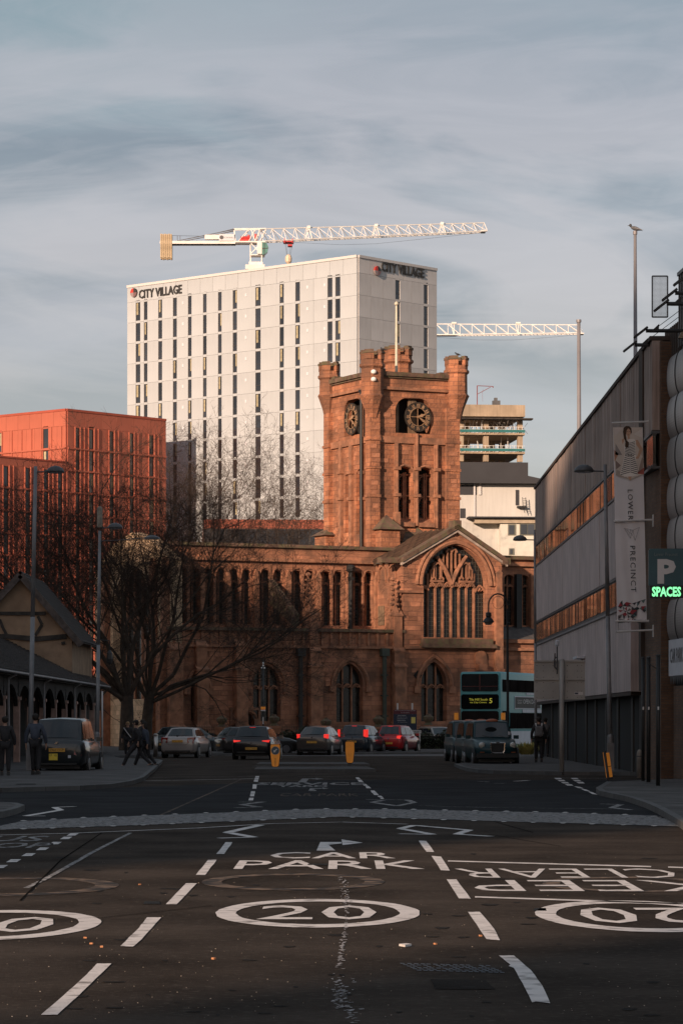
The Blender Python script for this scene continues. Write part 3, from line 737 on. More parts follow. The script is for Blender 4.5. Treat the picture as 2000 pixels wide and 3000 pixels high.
for yy,lo_ in ((1272,1230),(1327,1282)):
    for a in range(1340,1536,9 if yy<1300 else 22):
        u=fb.u(a+random.uniform(-3,3)); pr.tube((u,random.uniform(0,6),Z(yy)),(u,random.uniform(0,6),Z(lo_)),.035,n=4)
    for a in range(1336,1540,12): u=fb.u(a); pr.tube((u,-.16,Z(yy+3)),(u,-.16,Z(yy-17)),.025,n=4)
    for h in (8,16): pr.tube((x0,-.16,Z(yy-h)),(x1,-.16,Z(yy-h)),.02,n=4)
for a in range(1440,1530,14): u=fb.u(a); pr.tube((u,1,Z(1272)),(u+.8,1,Z(1240)),.02,n=3); pr.tube((u+.8,1,Z(1272)),(u,1,Z(1240)),.02,n=3)
obj('props_and_rails',pr,m_crane,cf,fb)
b=MB(); b.box(x0,0,0,x1-.3,9,Z(1392)); obj('core_wall',b,m_void,cf,fb)
# small red davit on that roof
b=MB(); D=271; A=W(1397,1192,D); Bp=W(1397,1130,D); Cc=W(1443,1132,D); b.path([A,Bp],.04,5); b.path([Bp,Cc],.03,5); b.path([W(1397,1155,D),W(1436,1134,D)],.025,5); b.path([Cc,W(1443,1136,D)],.05,5); b.path([W(1413,1176,D),W(1412,1152,D),W(1414,1140,D)],.012,3)
t=thing('roof_davit','thin red davit post with an arm on the unfinished concrete roof','hoist',A); world_to(t,obj('frame',b,mat('davit_red',(.22,.04,.035),.6),t))
b=MB(); q=W(1453,1190,D); b.box(q.x-.35,q.y,q.z,q.x+.35,q.y+.6,q.z+.5); b.box(q.x-.2,q.y,q.z+.5,q.x+.1,q.y+.4,q.z+.75); t=thing('generator','small dark machine on the unfinished concrete roof edge','machine',q); world_to(t,obj('casing',b,m_gald,t))

fw=Frame(gx(1340,245),245,4)
wb=thing('flats_building','white rendered flats with dark attic storey and flat projecting eaves, right of the tower','building',(fw.x,fw.y,0))
Zw=lambda py: gz(py,246)
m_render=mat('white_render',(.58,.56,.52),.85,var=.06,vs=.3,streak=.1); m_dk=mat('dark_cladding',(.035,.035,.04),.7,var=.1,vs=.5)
m_eave=mat('eave_buff',(.42,.34,.25),.8,var=.1)
b=MB(); b.box(fw.u(1330),1.5,Zw(1405),fw.u(1553),9,Zw(1352)); obj('attic_storey',b,m_dk,wb,fw)
b=MB(); b.box(fw.u(1330),-.8,Zw(1420),fw.u(1600),9,Zw(1409)); b.prism([(fw.u(1330),Zw(1409)+.01),(fw.u(1600),Zw(1409)+.01),(fw.u(1540),Zw(1396))],-.4,8); obj('upper_eaves',b,m_dk,wb,fw)
b=MB(); b.box(fw.u(1330),0,0,fw.u(1600),8.5,Zw(1421)); obj('wall',b,m_render,wb,fw)
b=MB(); b.box(fw.u(1330),-.05,Zw(1452),fw.u(1395),0,Zw(1424)); b.box(fw.u(1347),-.05,Zw(1520),fw.u(1362),0,Zw(1492)); b.box(fw.u(1509),-.05,Zw(1482),fw.u(1519),0,Zw(1437)); obj('dark_window_band',b,m_dk,wb,fw)
b=MB(); b.box(fw.u(1386),-.12,Zw(1518),fw.u(1391),-.06,Zw(1420)); b.box(fw.u(1400),-.12,Zw(1452),fw.u(1408),-.051,Zw(1420)); obj('downpipe',b,m_letw,wb,fw)
b=MB(); b.box(fw.u(1365),-1.6,Zw(1523),fw.u(1600),0,Zw(1519)); obj('canopy_roof',b,m_dk,wb,fw)
b=MB(); b.box(fw.u(1385),-1.2,Zw(1537),fw.u(1600),0,Zw(1523.5)); obj('canopy_fascia',b,m_eave,wb,fw)
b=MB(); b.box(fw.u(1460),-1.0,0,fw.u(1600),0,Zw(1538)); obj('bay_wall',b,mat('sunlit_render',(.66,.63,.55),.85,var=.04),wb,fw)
for a,c,y0,y1 in ((1482,1505,1540,1572),(1516,1563,1537,1572),(1485,1500,1610,1629)):
    b=MB(); b.box(fw.u(a),-1.06,Zw(y1),fw.u(c),-1.0,Zw(y0)); f=obj('window',b,mat('grey_window_frame',(.16,.16,.13),.6,var=0),wb,fw)
    k=2 if c-a>30 else 1
    for i in range(k):
        g2=MB(); g2.box(fw.u(a+3+i*(c-a-6)/k),-1.1,Zw(y1-3),fw.u(a+1+(i+1)*(c-a-6)/k),-1.061,Zw(y0+3)); obj('pane',g2,m_glass,f)
b=MB()
u=fw.u(1516); b.box(u-.1,-.5,Zw(1490),u+.6,0,Zw(1485)); b.path([(u+.3,-.5,Zw(1460)),(u+.35,-.5,Zw(1490)),(u+.5,-.5,Zw(1506))],.03,4); b.path([(u+.55,-.5,Zw(1460)),(u+.6,-.5,Zw(1490)),(u+.75,-.5,Zw(1506))],.03,4)
for k in range(8): z=Zw(1464+k*5); b.tube((u+.3+k*.02,-.5,z),(u+.6+k*.02,-.5,z),.02,n=4)
obj('escape_ladder',b,m_iron,wb,fw)

# ---------------------------------------------------------------- tower cranes
def lattice(b, P, Q, hP, hQ, wd, n, r=.09, tri=True):
    """triangular jib: one top chord, two bottom chords"""
    P=Vector(P); Q=Vector(Q); d=(Q-P).normalized(); s=Vector((-d.y,d.x,0)).normalized()*wd/2
    for i in range(n):
        a=P.lerp(Q,i/n); c=P.lerp(Q,(i+1)/n); ha=hP+(hQ-hP)*i/n; hc=hP+(hQ-hP)*(i+1)/n
        ta=a+Vector((0,0,ha)); tcx=c+Vector((0,0,hc))
        b.tube(ta,tcx,r*1.1,n=4,cap=False)
        for sg in (-1,1):
            b.tube(a+s*sg,c+s*sg,r*1.2,n=4,cap=False); b.tube(ta,a+s*sg,r*.7,n=4,cap=False); b.tube(ta,c+s*sg,r*.7,n=4,cap=False)
        b.tube(a-s,c+s,r*.5,n=4,cap=False)
    b.tube(Q+s,Q-s,r,n=4); b.tube(Q+Vector((0,0,hQ)),Q+s,r*.8,n=4); b.tube(Q+Vector((0,0,hQ)),Q-s,r*.8,n=4)
D=445.; S=D/F
def K(px,py,dd=0): return W(px,py,D+dd)
crn=thing('tower_crane','white tower crane with ballast slabs and red winch, rising above the white tower roof','crane',(gx(752,D),D,0))
def cp_(name,b,m,**k): return world_to(crn,obj(name,b,m,crn,**k))
b=MB(); A=K(752,1600); s=.95
for sx in (-s,s):
    for sy in (-s,s): b.tube((A.x+sx,A.y+sy,0),(A.x+sx,A.y+sy,gz(782,D)),.11,n=4)
z=10
while z<gz(785,D):
    for sx in (-s,s): b.tube((A.x+sx,A.y-s,z),(A.x+sx,A.y+s,z+1.8),.06,n=4,cap=False)
    for sy in (-s,s): b.tube((A.x-s,A.y+sy,z),(A.x+s,A.y+sy,z+1.8),.06,n=4,cap=False)
    z+=1.8
cp_('mast',b,m_crane)
b=MB(); b.box(A.x-1.6,A.y-1.4,gz(792,D),A.x+1.2,A.y+1.4,gz(779,D)); b.box(A.x-1.1,A.y-1.1,gz(779,D),A.x+.9,A.y+1.1,gz(770,D)); cp_('slewing_ring',b,m_crane)
b=MB(); x0,x1=gx(734,D),gx(767,D); 
for sx in (x0,x1):
    for sy in (-1,1): b.tube((sx,D+sy,gz(779,D)),(sx,D+sy,gz(712,D)),.1,n=4)
b.box(x0-.1,D-1.1,gz(751,D),x1+.4,D+1.1,gz(748,D)); b.tube((x0,D-1,gz(748,D)),(x1,D-1,gz(714,D)),.08,n=4); b.tube((x1,D-1,gz(748,D)),(x0,D-1,gz(714,D)),.08,n=4)
cp_('turntable_tower',b,m_crane)
b=MB(); b.box(gx(754,D),D-1.5,gz(748,D),gx(768,D),D-.2,gz(712,D)); cab=cp_('cab',b,m_crane)
b=MB(); b.prism([(gx(768,D),gz(714,D)),(gx(781,D),gz(715,D)),(gx(787,D),gz(728,D)),(gx(784,D),gz(742,D)),(gx(776,D),gz(750,D)),(gx(768,D),gz(750,D))],D-1.5,D-.2); obj('windscreen',b,m_cglass,cab)
b=MB(); b.path([(gx(768,D),D-1.52,gz(733,D)),(gx(787,D),D-1.52,gz(731,D))],.06,4); b.path([(gx(775,D),D-1.52,gz(714,D)),(gx(775,D),D-1.52,gz(750,D))],.05,4); obj('glazing_bar',b,m_wfr,cab)
# counter jib
b=MB(); b.box(gx(470,D),D-1.0,gz(717,D),gx(690,D),D-.6,gz(709,D)); b.box(gx(470,D),D+.6,gz(717,D),gx(690,D),D+1,gz(709,D)); b.box(gx(690,D),D-1.3,gz(714,D),gx(778,D),D+1.3,gz(710,D)); cp_('counter_jib',b,m_crane)
b=MB(); b.box(gx(500,D),D-.6,gz(716,D),gx(690,D),D+.6,gz(713,D)); b.box(gx(692,D),D-1.1,gz(719,D),gx(735,D),D-.9,gz(715,D)); cp_('walkway',b,m_gald)
sl=MB(); wS=gx(475.6,D)-gx(470,D); sl.box(-wS/2+.03,-1.1,-(gz(688,D)-gz(758,D))/2,wS/2-.03,1.1,(gz(688,D)-gz(758,D))/2); sl.box(-.1,-.9,-(gz(688,D)-gz(758,D))/2-.2,.1,-.6,-(gz(688,D)-gz(758,D))/2); ms=sl.mesh('ballast_slab',m_conc)
for k in range(6):
    o=bpy.data.objects.new('ballast_slab',ms); C.objects.link(o); o.parent=crn; o.location=Vector((gx(473.5+k*5.8,D),D,gz(723+ (k%2),D)))-Vector(crn.location)
b=MB(); b.box(gx(601,D),D-1.05,gz(704,D),gx(643,D),D-.2,gz(691,D)); cp_('ballast_cover',b,m_crane)
b=MB(); b.box(gx(643,D),D-1.15,gz(709,D),gx(687,D),D-.95,gz(689,D)); bn=cp_('name_board',b,m_sign)
me=fit(text_mesh('DOWNING',m_gal,.0),gx(684,D)-gx(656,D),.22,y=0); o=obj('board_lettering',me,None,bn); o.location=Vector((gx(670,D),D-1.17,gz(699.5,D)))
b=MB(); b.prism([(gx(650,D)+.3*math.cos(t),gz(699,D)+.3*math.sin(t)) for t in [k*math.pi/4 for k in range(8)]],D-1.18,D-1.155); obj('board_emblem',b,m_gald,bn)
b=MB(); b.tube((gx(706,D),D-.6,gz(702,D)),(gx(733,D),D-.6,gz(701,D)),.38,n=8); b.tube((gx(728,D),D-.6,gz(701,D)),(gx(729,D),D-.6,gz(690,D)),.2,n=6); b.box(gx(703,D),D-1,gz(709,D),gx(733,D),D-.2,gz(704,D)); b.tube((gx(749,D),D-.5,gz(708,D)),(gx(749,D),D-.5,gz(687,D)),.2,n=6); cp_('winch',b,m_cred)
# pendant lines
b=MB()
for sy in (-.7,.7):
    b.path([K(686,673)+Vector((0,sy,0)),K(640,684)+Vector((0,sy,0)),K(530,706)+Vector((0,sy,0))],.07,4)
    b.path([K(686,675)+Vector((0,sy,0)),K(600,692)+Vector((0,sy,0)),K(520,708)+Vector((0,sy,0))],.05,4)
b.path([K(503,690),K(601,692)],.03,3); b.path([K(520,690),K(520,708)],.05,4); b.path([K(528,690),K(528,708)],.05,4)
cp_('pendant_lines',b,m_gald)
# front jib; the head frame, then the long boom
b=MB(); tz=gz(672,D)
for sy in (-1,1):
    b.path([(gx(686,D),D+sy*.5,gz(672,D)),(gx(690,D),D+sy,gz(710,D))],.1,4); b.path([(gx(686,D),D+sy*.5,tz),(gx(779,D),D+sy*.5,gz(671,D))],.1,4)
    for a,c in ((700,730),(730,748),(748,735),(748,762),(762,779)): b.path([(gx(a,D),D+sy,gz(709,D)),(gx(c,D),D+sy*.5,tz)],.07,4)
cp_('head_frame',b,m_crane)
b=MB(); lattice(b,K(762,709),K(1417,679,18),gz(671,D)-gz(709,D),1.35,1.9,20,.085); cp_('jib',b,m_crane)
b=MB()
for a in (900,1095,1290):
    f=(a-762)/(1417-762); base=K(762,709).lerp(K(1417,679,18),f); h=(gz(671,D)-gz(709,D))*(1-f)+1.35*f
    b.box(base.x-.25,base.y-.3,base.z+h-.15,base.x+.25,base.y+.3,base.z+h+.25); b.tube(base+Vector((-.5,-.9,0)),base+Vector((0,0,h)),.1,n=4); b.tube(base+Vector((.5,-.9,0)),base+Vector((0,0,h)),.1,n=4)
b.box(gx(1407,D+18),D+17,gz(681,D+18),gx(1421,D+18),D+19,gz(677,D+18)); cp_('jib_connectors',b,m_crane,kind='stuff')
b=MB(); b.box(gx(830,D),D-1.1,gz(712,D),gx(860,D),D+1,gz(709,D)); 
for a in (833,856): b.box(gx(a,D),D-1.3,gz(716,D),gx(a+2,D),D-.8,gz(702,D))
b.box(gx(843,D),D-.8,gz(723,D),gx(856,D),D+.5,gz(718,D)); cp_('trolley',b,m_cred)
b=MB()
for a,c in ((835,841),(838,842),(857,850),(852,848)): b.path([K(a,714),K(c,752)],.02,3)
b.path([K(846,709),K(900,712),K(1000,717),K(1100,714),K(1240,700),K(1417,681,18)],.02,3)
cp_('hoist_ropes',b,m_gald)
b=MB(); q=K(845,757); b.lathe([(.05,-1.0),(.12,-.9),(.45,-.5),(.5,0),(.35,.45),(.1,.6)],q,8); hk=cp_('hook_block',b,mat('hook_cream',(.7,.55,.4),.5,var=.1))
b=MB(); b.path([q+Vector((0,0,-1)),q+Vector((0,0,-1.5)),q+Vector((.15,0,-1.7)),q+Vector((-.1,0,-1.8))],.06,5); obj('hook',b,m_cred,hk)
# second crane
D=520.
cr2=thing('tower_crane','white lattice jib of a second crane reaching right from behind the white tower','crane',(gx(1130,D),D,0))
b=MB(); lattice(b,K(1100,985),K(1698,977),gz(948,D)-gz(985,D),gz(952,D)-gz(977,D),1.9,17,.09); world_to(cr2,obj('jib',b,m_crane,cr2))
b=MB(); b.box(gx(1690,D),D-1,gz(980,D),gx(1708,D),D+1,gz(977,D)); b.path([K(1700,976),K(1705,966)],.05,4); b.path([K(1694,978),K(1697,952)],.08,4)
for a in (1327,1515): b.box(gx(a,D)-.3,D-.3,gz(949,D),gx(a,D)+.5,D+.3,gz(944,D)); b.path([K(a-6,950),K(a+2,982)],.1,4); b.path([K(a+2,950),K(a+2,982)],.1,4)
world_to(cr2,obj('jib_connectors',b,m_crane,cr2,kind='stuff'))
b=MB(); b.path([K(1278,988),K(1400,996),K(1500,996),K(1600,989),K(1700,980)],.02,3); world_to(cr2,obj('hoist_rope',b,m_gald,cr2))
b=MB(); b.box(gx(1110,D)-1,D-1,0,gx(1110,D)+1,D+1,gz(985,D)); b.box(gx(1125,D),D-1,gz(984,D),gx(1335,D),D+1,gz(981,D)); world_to(cr2,obj('mast',b,m_crane,cr2))
# ---------------------------------------------------------------- the church
ch=Frame(0,200,26)
church=thing('church','red sandstone gothic church with battlemented clock tower, pointed windows and gabled transept','building',(0,200,0))
cL_=ch.off(3.9)                            # clerestory plane, set back behind the aisle
def cobj(name,b,m,fr=ch,**k): return obj(name,b,m,church,fr,**k)
def gothic(fr,x0,x1,yb,ys,ya,n=9,yref=None):
    a,c=fr.u(x0),fr.u(x1); um=(a+c)/2; zb,zs,za=fr.zu(um,yb),fr.zu(um,ys),fr.zu(um,ya)
    return gothic_uz(a,c,zb,zs,za,n)
def gothic_uz(a,c,zb,zs,za,n=9):
    um=(a+c)/2; hw=(c-a)/2; h=za-zs
    rad=(hw*hw+h*h)/(2*hw); t1=math.asin(min(1,h/rad)) if rad>hw*.999 else math.pi/2
    if rad-hw<0 : t1=math.pi-t1 if h<0 else t1
    pts=[(a,zb),(c,zb)]
    for k in range(n+1):
        t=t1*k/n; pts.append((c-rad+rad*math.cos(t), zs+rad*math.sin(t)))
    for k in range(n-1,-1,-1):
        t=t1*k/n; pts.append((a+rad-rad*math.cos(t), zs+rad*math.sin(t)))
    return pts
def arch_z(pts,u):
    """height of the outline above u"""
    best=None; m=len(pts)
    for i in range(1,m):
        p,q=pts[i],pts[(i+1)%m]
        lo,hi=min(p[0],q[0]),max(p[0],q[0])
        if lo-1e-6<=u<=hi+1e-6 and hi>lo:
            z=p[1]+(q[1]-p[1])*(u-p[0])/(q[0]-p[0]); best=z if best is None else max(best,z)
    return best if best is not None else pts[2][1]
def flathead(a,c,zb,zt): w_=c-a; return [(a,zb),(c,zb),(c,zt-w_*.3),(c-w_*.13,zt-w_*.1),(c-w_*.4,zt),(a+w_*.4,zt),(a+w_*.13,zt-w_*.1),(a,zt-w_*.3)]
def hood(fr,x0,x1,yb,ys,ya,r=.13,n=-.06,name='hood_mould'):
    p=gothic(fr,x0,x1,yb,ys,ya)[1:]; p=p[1:]; b=MB(); b.path([(u,n,z) for u,z in p],r,5)
    for q in (p[0],p[-1]): b.box(q[0]-.2,n-.15,q[1]-.35,q[0]+.2,n+.05,q[1]+.05)
    return cobj(name,b,m_trim,fr)
def glaze(fr,pts,dep,grid,name='window',mull=(),r=.09,heads=True,parent_extra=None):
    """glass with lead cames, mullions and small arched heads"""
    b=MB(); b.prism(pts,dep,dep+.04); win=cobj(name,b,m_glassd,fr)
    zs=pts[2][1]; a,c=pts[0][0],pts[1][0]; zb=pts[0][1]
    g=MB()
    if grid:
        u=a+grid
        while u<c: z=arch_z(pts,u); g.box(u-.012,dep-.02,zb,u+.012,dep-.002,z-.03); u+=grid
        z=zb+grid*1.2
        top=max(p[1] for p in pts)
        while z<top-.2:
            l=a
            if z>zs:
                us=[u for u in [a+(c-a)*k/60 for k in range(61)] if arch_z(pts,u)>z]
                if len(us)<2: break
                l,rr2=us[0],us[-1]
            else: rr2=c
            g.box(l,dep-.03,z-.014,rr2,dep-.021,z+.014); z+=grid*1.2
        obj('lead_grid',g,m_lead2,win,kind='stuff')
    for u in mull:
        q=MB(); z=arch_z(pts,u); q.box(u-r,dep-.16,zb,u+r,dep-.04,z); obj('mullion',q,m_trim,win)
    if heads and mull:
        us=[a]+list(mull)+[c]; q=MB()
        for i in range(len(us)-1):
            l,rt=us[i]+r*.5,us[i+1]-r*.5; um=(l+rt)/2; hh=min(heads if heads is not True else zs, arch_z(pts,um)-.15); w2=(rt-l)/2
            P=[(l,dep-.2,hh-w2*1.0),(l+w2*.35,dep-.2,hh-w2*.35),(um,dep-.2,hh),(rt-w2*.35,dep-.2,hh-w2*.35),(rt,dep-.2,hh-w2*1.0)]
            q.path(P,.06,4); q.path([(l,dep-.2,hh-w2*.3),(um-w2*.25,dep-.2,hh-w2*.8),(um,dep-.2,hh-w2*.2)],.035,3); q.path([(rt,dep-.2,hh-w2*.3),(um+w2*.25,dep-.2,hh-w2*.8),(um,dep-.2,hh-w2*.2)],.035,3)
        obj('cusped_heads',q,m_trim,win)
    return win

# --- nave clerestory (set back) and its parapet
xl,xr=500,1190
uW=cL_.u(xl); uE=cL_.u(1205)
zc=cL_.zu(cL_.u(900),1607); zb0=cL_.zu(cL_.u(900),1900)
openpx=[(520,548),(557,585),(598,626),(634,662),(672,700),(708,736),(762,793),(800,829),(854,885),(891,921),(938,971),(975,1006),(1030,1061),(1066,1092)]
zt_=cL_.zu(cL_.u(950),1673); zbt=cL_.zu(cL_.u(950),1832)
holes=[flathead(cL_.u(a),cL_.u(c),zbt,zt_) for a,c in openpx]
b=MB(); b.wall([(uW,0),(uE,0),(uE,zc),(uW,zc)],holes,0,.75); cobj('clerestory_wall',b,m_sand,cL_)
for k,(a,c) in enumerate(openpx):
    u0,u1=cL_.u(a),cL_.u(c); um=(u0+u1)/2
    glaze(cL_,flathead(u0+.01,u1-.01,zbt,zt_),.62,.17,mull=(um,),r=.055,heads=zt_-.75)
    q=MB(); q.path([(u0-.05,-.03,zt_-.35),(u0+.06,-.05,zt_+.02),(u0+.25,-.05,zt_+.12),(u1-.25,-.05,zt_+.12),(u1-.06,-.05,zt_+.02),(u1+.05,-.03,zt_-.35)],.05,4); cobj('hood_mould',q,m_trim,cL_)
    if k%2==0: q=MB(); q.box(u1+.02,-.12,zbt-.3,cL_.u(openpx[k+1][0])-.02,-.001,zt_-.2); 
for a in (747,842,930,1018,1100,590,665):
    u=cL_.u(a); q=MB(); q.box(u-.16,-.3,zbt-1,u+.16,-.002,zt_-.4); q.prism([(u-.16,zt_-.4),(u+.16,zt_-.4),(u,zt_)],-.28,-.002); cobj('pilaster',q,m_trim,cL_)
b=MB(); zcr=cL_.zu(cL_.u(900),1643); b.box(uW-.2,-.28,zcr-.12,uE,-.003,zcr+.1); cobj('cornice',b,m_trim,cL_)
b=MB(); b.box(uW-.25,-.22,zc,uE,.6,zc+.22); cobj('parapet_coping',b,m_cope,cL_)
b=MB(); b.box(uW,.8,zc-1.4,uE+12,9,zc-1.2); cobj('nave_roof',b,m_lead,cL_)
for px_,yt,yb in ((1020,1655,1845),):       # rainwater hopper and pipe
    u=cL_.u(px_); q=MB(); z=cL_.zu(u,1668); q.lathe([(.1,-.3),(.3,-.12),(.32,.15),(.22,.28)],(u,-.35,z),8); q.tube((u,-.35,cL_.zu(u,1845)),(u,-.35,z-.2),.16,n=8); q.box(u-.2,-.5,z-.75,u+.2,-.2,z-.55); cobj('rainwater_pipe',q,m_iron,cL_)

# --- west end returning behind the tree
uw=ch.u(500); wf=ch.pt(uw,0,0); west=Frame(ch.pt(uw,13,0).x,ch.pt(uw,13,0).y,-64)
zw=zc+.3; g1=gothic_uz(3.2,9.8,3.2,8.4,12.0)
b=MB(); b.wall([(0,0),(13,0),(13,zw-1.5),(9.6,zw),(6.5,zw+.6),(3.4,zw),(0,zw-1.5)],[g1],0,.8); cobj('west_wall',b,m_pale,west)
glaze(west,g1,.6,.4,mull=[3.2+6.6*k/5 for k in range(1,5)],r=.12,heads=8.6)
for u in (2.4,10.6,12.6):
    q=MB(); q.box(u-.35,-.7,0,u+.35,-.002,7); q.box(u-.3,-.4,7,u+.3,-.002,11.3); q.prism([(u-.3,11.3),(u+.3,11.3),(u,12.2)],-.4,-.002); cobj('buttress',q,m_trim,west)

# --- aisle wall in front
zpar=ch.zu(ch.u(900),1850); zstr=ch.zu(ch.u(900),1895)
lows=[(560,600,2112,2010,1972),(742,822,2113,2008,1948),(985,1063,2115,2003,1943)]
aholes=[gothic(ch,*p) for p in lows]
door=gothic(ch,688,742,2190,2108,2092)
uA0,uA1=ch.u(500),ch.u(1183)
b=MB(); b.wall([(uA0,0),(uA1,0),(uA1,zpar),(uA0,zpar)],aholes+[door],0,.8); cobj('aisle_wall',b,m_sand)
for h in aholes:
    a,c=h[0][0],h[1][0]; glaze(ch,h,.55,.0,mull=(a+(c-a)*.33,a+(c-a)*.67),r=.05,heads=h[2][1])
b=MB(); b.prism(door,.5,.6); dr=cobj('door',b,m_timber); q=MB(); q.tube((door[0][0]+.3,.45,1.2),(door[0][0]+.3,.45,1.45),.04); obj('handle',q,m_iron,dr)
for p in lows: hood(ch,p[0]-14,p[1]+14,p[2],p[3]+8,p[4]-14)
hood(ch,680,750,2140,2108,2086,.1)
q=MB(); u0,u1=ch.u(672),ch.u(760); z=ch.zu(ch.u(715),2078); q.box(u0,-.2,z-.06,u1,-.002,z+.12); q.box(u0,-.2,z-.9,u0+.15,-.002,z-.06); q.box(u1-.15,-.2,z-.9,u1,-.002,z-.06); cobj('door_label_mould',q,m_trim)
b=MB(); b.box(uA0-.2,-.22,zstr-.08,uA1,-.003,zstr+.08); cobj('string_course',b,m_trim)
b=MB(); b.box(uA0-.25,-.25,zpar,uA1,.55,zpar+.2); cobj('parapet_coping',b,m_cope)
b=MB(); b.box(uA0-.1,-.16,0,uA1,-.003,1.15); b.box(uA0-.1,-.24,0,uA1,-.161,.7); cobj('plinth',b,m_trim)
b=MB()
for px_ in range(510,1180,27):
    u=ch.u(px_); b.box(u-.07,-.12,zstr+.1,u+.07,-.002,zpar-.01)
cobj('parapet_panel_ribs',b,m_trim)
b=MB(); zr_=zpar-.3; b.add([(uA0,.6,zr_),(uA1,.6,zr_),(uA1,3.88,zr_+.55),(uA0,3.88,zr_+.55)],[(0,1,2,3)]); cobj('aisle_roof',b,m_lead)
def buttress(fr,px_,levels,name='buttress',m=m_trim):   # levels: (y top, outward, half width)
    u=fr.u(px_); q=MB(); z0=0
    for yt,o_,hw in levels:
        z1=fr.zu(u,yt); q.box(u-hw,-o_,z0,u+hw,-.004,z1); q.add([(u-hw-.05,-o_-.06,z1-.02),(u+hw+.05,-o_-.06,z1-.02),(u+hw,-.005,z1+.4),(u-hw,-.005,z1+.4)],[(0,1,2,3)]); q.box(u-hw-.06,-o_-.06,z1-.12,u+hw+.06,-.005,z1-.02); z0=z1
    return cobj(name,q,m,fr)
def pinnacle(fr,px_,yb,ys,yt,n,hw=.34):
    u=fr.u(px_); zb,zs,zt2=fr.zu(u,yb),fr.zu(u,ys),fr.zu(u,yt); q=MB()
    q.box(u-hw,n-hw,zb,u+hw,n+hw,zs)
    for s in (-1,1): q.prism([(u-hw*1.1,zs-.1),(u+hw*1.1,zs-.1),(u,zs+hw*2)],n+s*hw-.06,n+s*hw+.06)
    q.lathe([(hw*1.15,zs),(hw*.5,zs+(zt2-zs)*.5),(.06,zt2-.25)],(u,n,0),4,math.pi/4)
    q.lathe([(.05,zt2-.3),(.2,zt2-.2),(.2,zt2-.1),(.05,zt2)],(u,n,0),6)
    for k in range(1,7):
        z=zs+(zt2-zs)*k/7.5; r=hw*1.15*(1-k/7.8)+.04
        for a in range(4): t=a*math.pi/2+math.pi/4; q.box(u+r*math.cos(t)-.07,n+r*math.sin(t)-.07,z-.06,u+r*math.cos(t)+.07,n+r*math.sin(t)+.07,z+.09)
    return cobj('pinnacle',q,m_trim,fr)
for px_ in (915,1160):
    buttress(ch,px_,[(2130,.95,.5),(1950,.7,.42),(1905,.5,.36),(1800,.3,.3)])
pinnacle(ch,907,1850,1790,1676,.2); pinnacle(ch,1152,1850,1800,1690,.1)
buttress(ch,700,[(2130,.8,.45),(1960,.6,.4),(1890,.4,.35)]); buttress(ch,585,[(2130,.8,.45),(1960,.6,.4),(1890,.4,.35)]); buttress(ch,508,[(2130,.9,.5),(1900,.6,.45)])
# flying buttress slab
q=MB(); u=ch.u(870); q.T=None
fz=lambda py: ch.zu(ch.u(870),py)
q.add([(u-.2,.1,fz(1800)),(u+.2,.1,fz(1800)),(u+.2,3.9,fz(1690)),(u-.2,3.9,fz(1690)),(u-.2,.1,fz(1835)),(u+.2,.1,fz(1835)),(u+.2,3.9,fz(1760)),(u-.2,3.9,fz(1760))],[(0,1,2,3),(7,6,5,4),(0,4,5,1),(3,2,6,7),(0,3,7,4),(1,5,6,2)]); cobj('flying_buttress',q,m_cope)
for px_,y0 in ((875,1905),(1120,1905)):
    u=ch.u(px_); q=MB(); z=ch.zu(u,y0+4); q.box(u-.28,-.5,z-.3,u+.28,-.1,z+.2); q.tube((u,-.3,.1),(u,-.3,z),.15,n=7)
    for yy in (1980,2040,2100): zz=ch.zu(u,yy); q.box(u-.22,-.4,zz,u+.22,-.1,zz+.1)
    cobj('rainwater_pipe',q,m_iron if px_==875 else mat('green_pipe',(.05,.06,.045),.6,var=.2))

# --- transept gable
zE=ch.zu(ch.u(1186),1641); zEr=ch.zu(ch.u(1468),1641); uT0,uT1=ch.u(1178),ch.u(1466); uap=ch.u(1331); zap=ch.zu(uap,1552)
great=gothic(ch,1237,1423,1868,1715,1597,16)
low3=gothic(ch,1230,1305,2113,2005,1938)
b=MB(); b.wall([(uT0,0),(uT1,0),(uT1,zEr),(uap,zap),(uT0,zE)],[great,low3],-.15,.9); cobj('transept_wall',b,m_sand)
b=MB(); b.box(uT0,.76,0,uT0+.7,9,zE); cobj('transept_side_wall',b,m_sand)
b=MB(); b.box(uT1-.7,.76,0,uT1,9,zE-.2); cobj('transept_side_wall',b,m_sand)
# copings of the gable and stone roof
def bar3(q,p,r_,w_,h): 
    p=Vector(p); r_=Vector(r_); n=Vector((0,w_/2,0)); up=Vector((0,0,h)); q.add([p-n,p+n,r_+n,r_-n,p-n+up,p+n+up,r_+n+up,r_-n+up],[(0,1,2,3),(7,6,5,4),(0,4,5,1),(1,5,6,2),(2,6,7,3),(3,7,4,0)])
q=MB(); bar3(q,(uT0-.2,-.05,zE-.15),(uap,-.05,zap+.03),.9,.3); bar3(q,(uap,-.05,zap+.03),(uT1+.3,-.05,zEr-.25),.9,.3); q.box(uap-.25,-.5,zap,uap+.25,.4,zap+.6); q.box(uT1-.1,-.45,zEr-.3,uT1+.5,.5,zEr+.15); q.box(uT0-1.6,-.2,zE-.2,uT0,.5,zE+.15)
cobj('gable_coping',q,m_cope)
q=MB(); bar3(q,(uT0-.25,-.3,zE-.35),(uap,-.3,zap-.18),.25,.16); bar3(q,(uap,-.3,zap-.18),(uT1+.3,-.3,zEr-.45),.25,.16); cobj('gable_string',q,mat('pale_string',(.42,.33,.27),.85,var=.2))
st_=MB(); st_.box(-.42,-.03,-.17,.42,.03,.17); mst=st_.mesh('roof_slate',m_stile)
rs=random.Random(5)
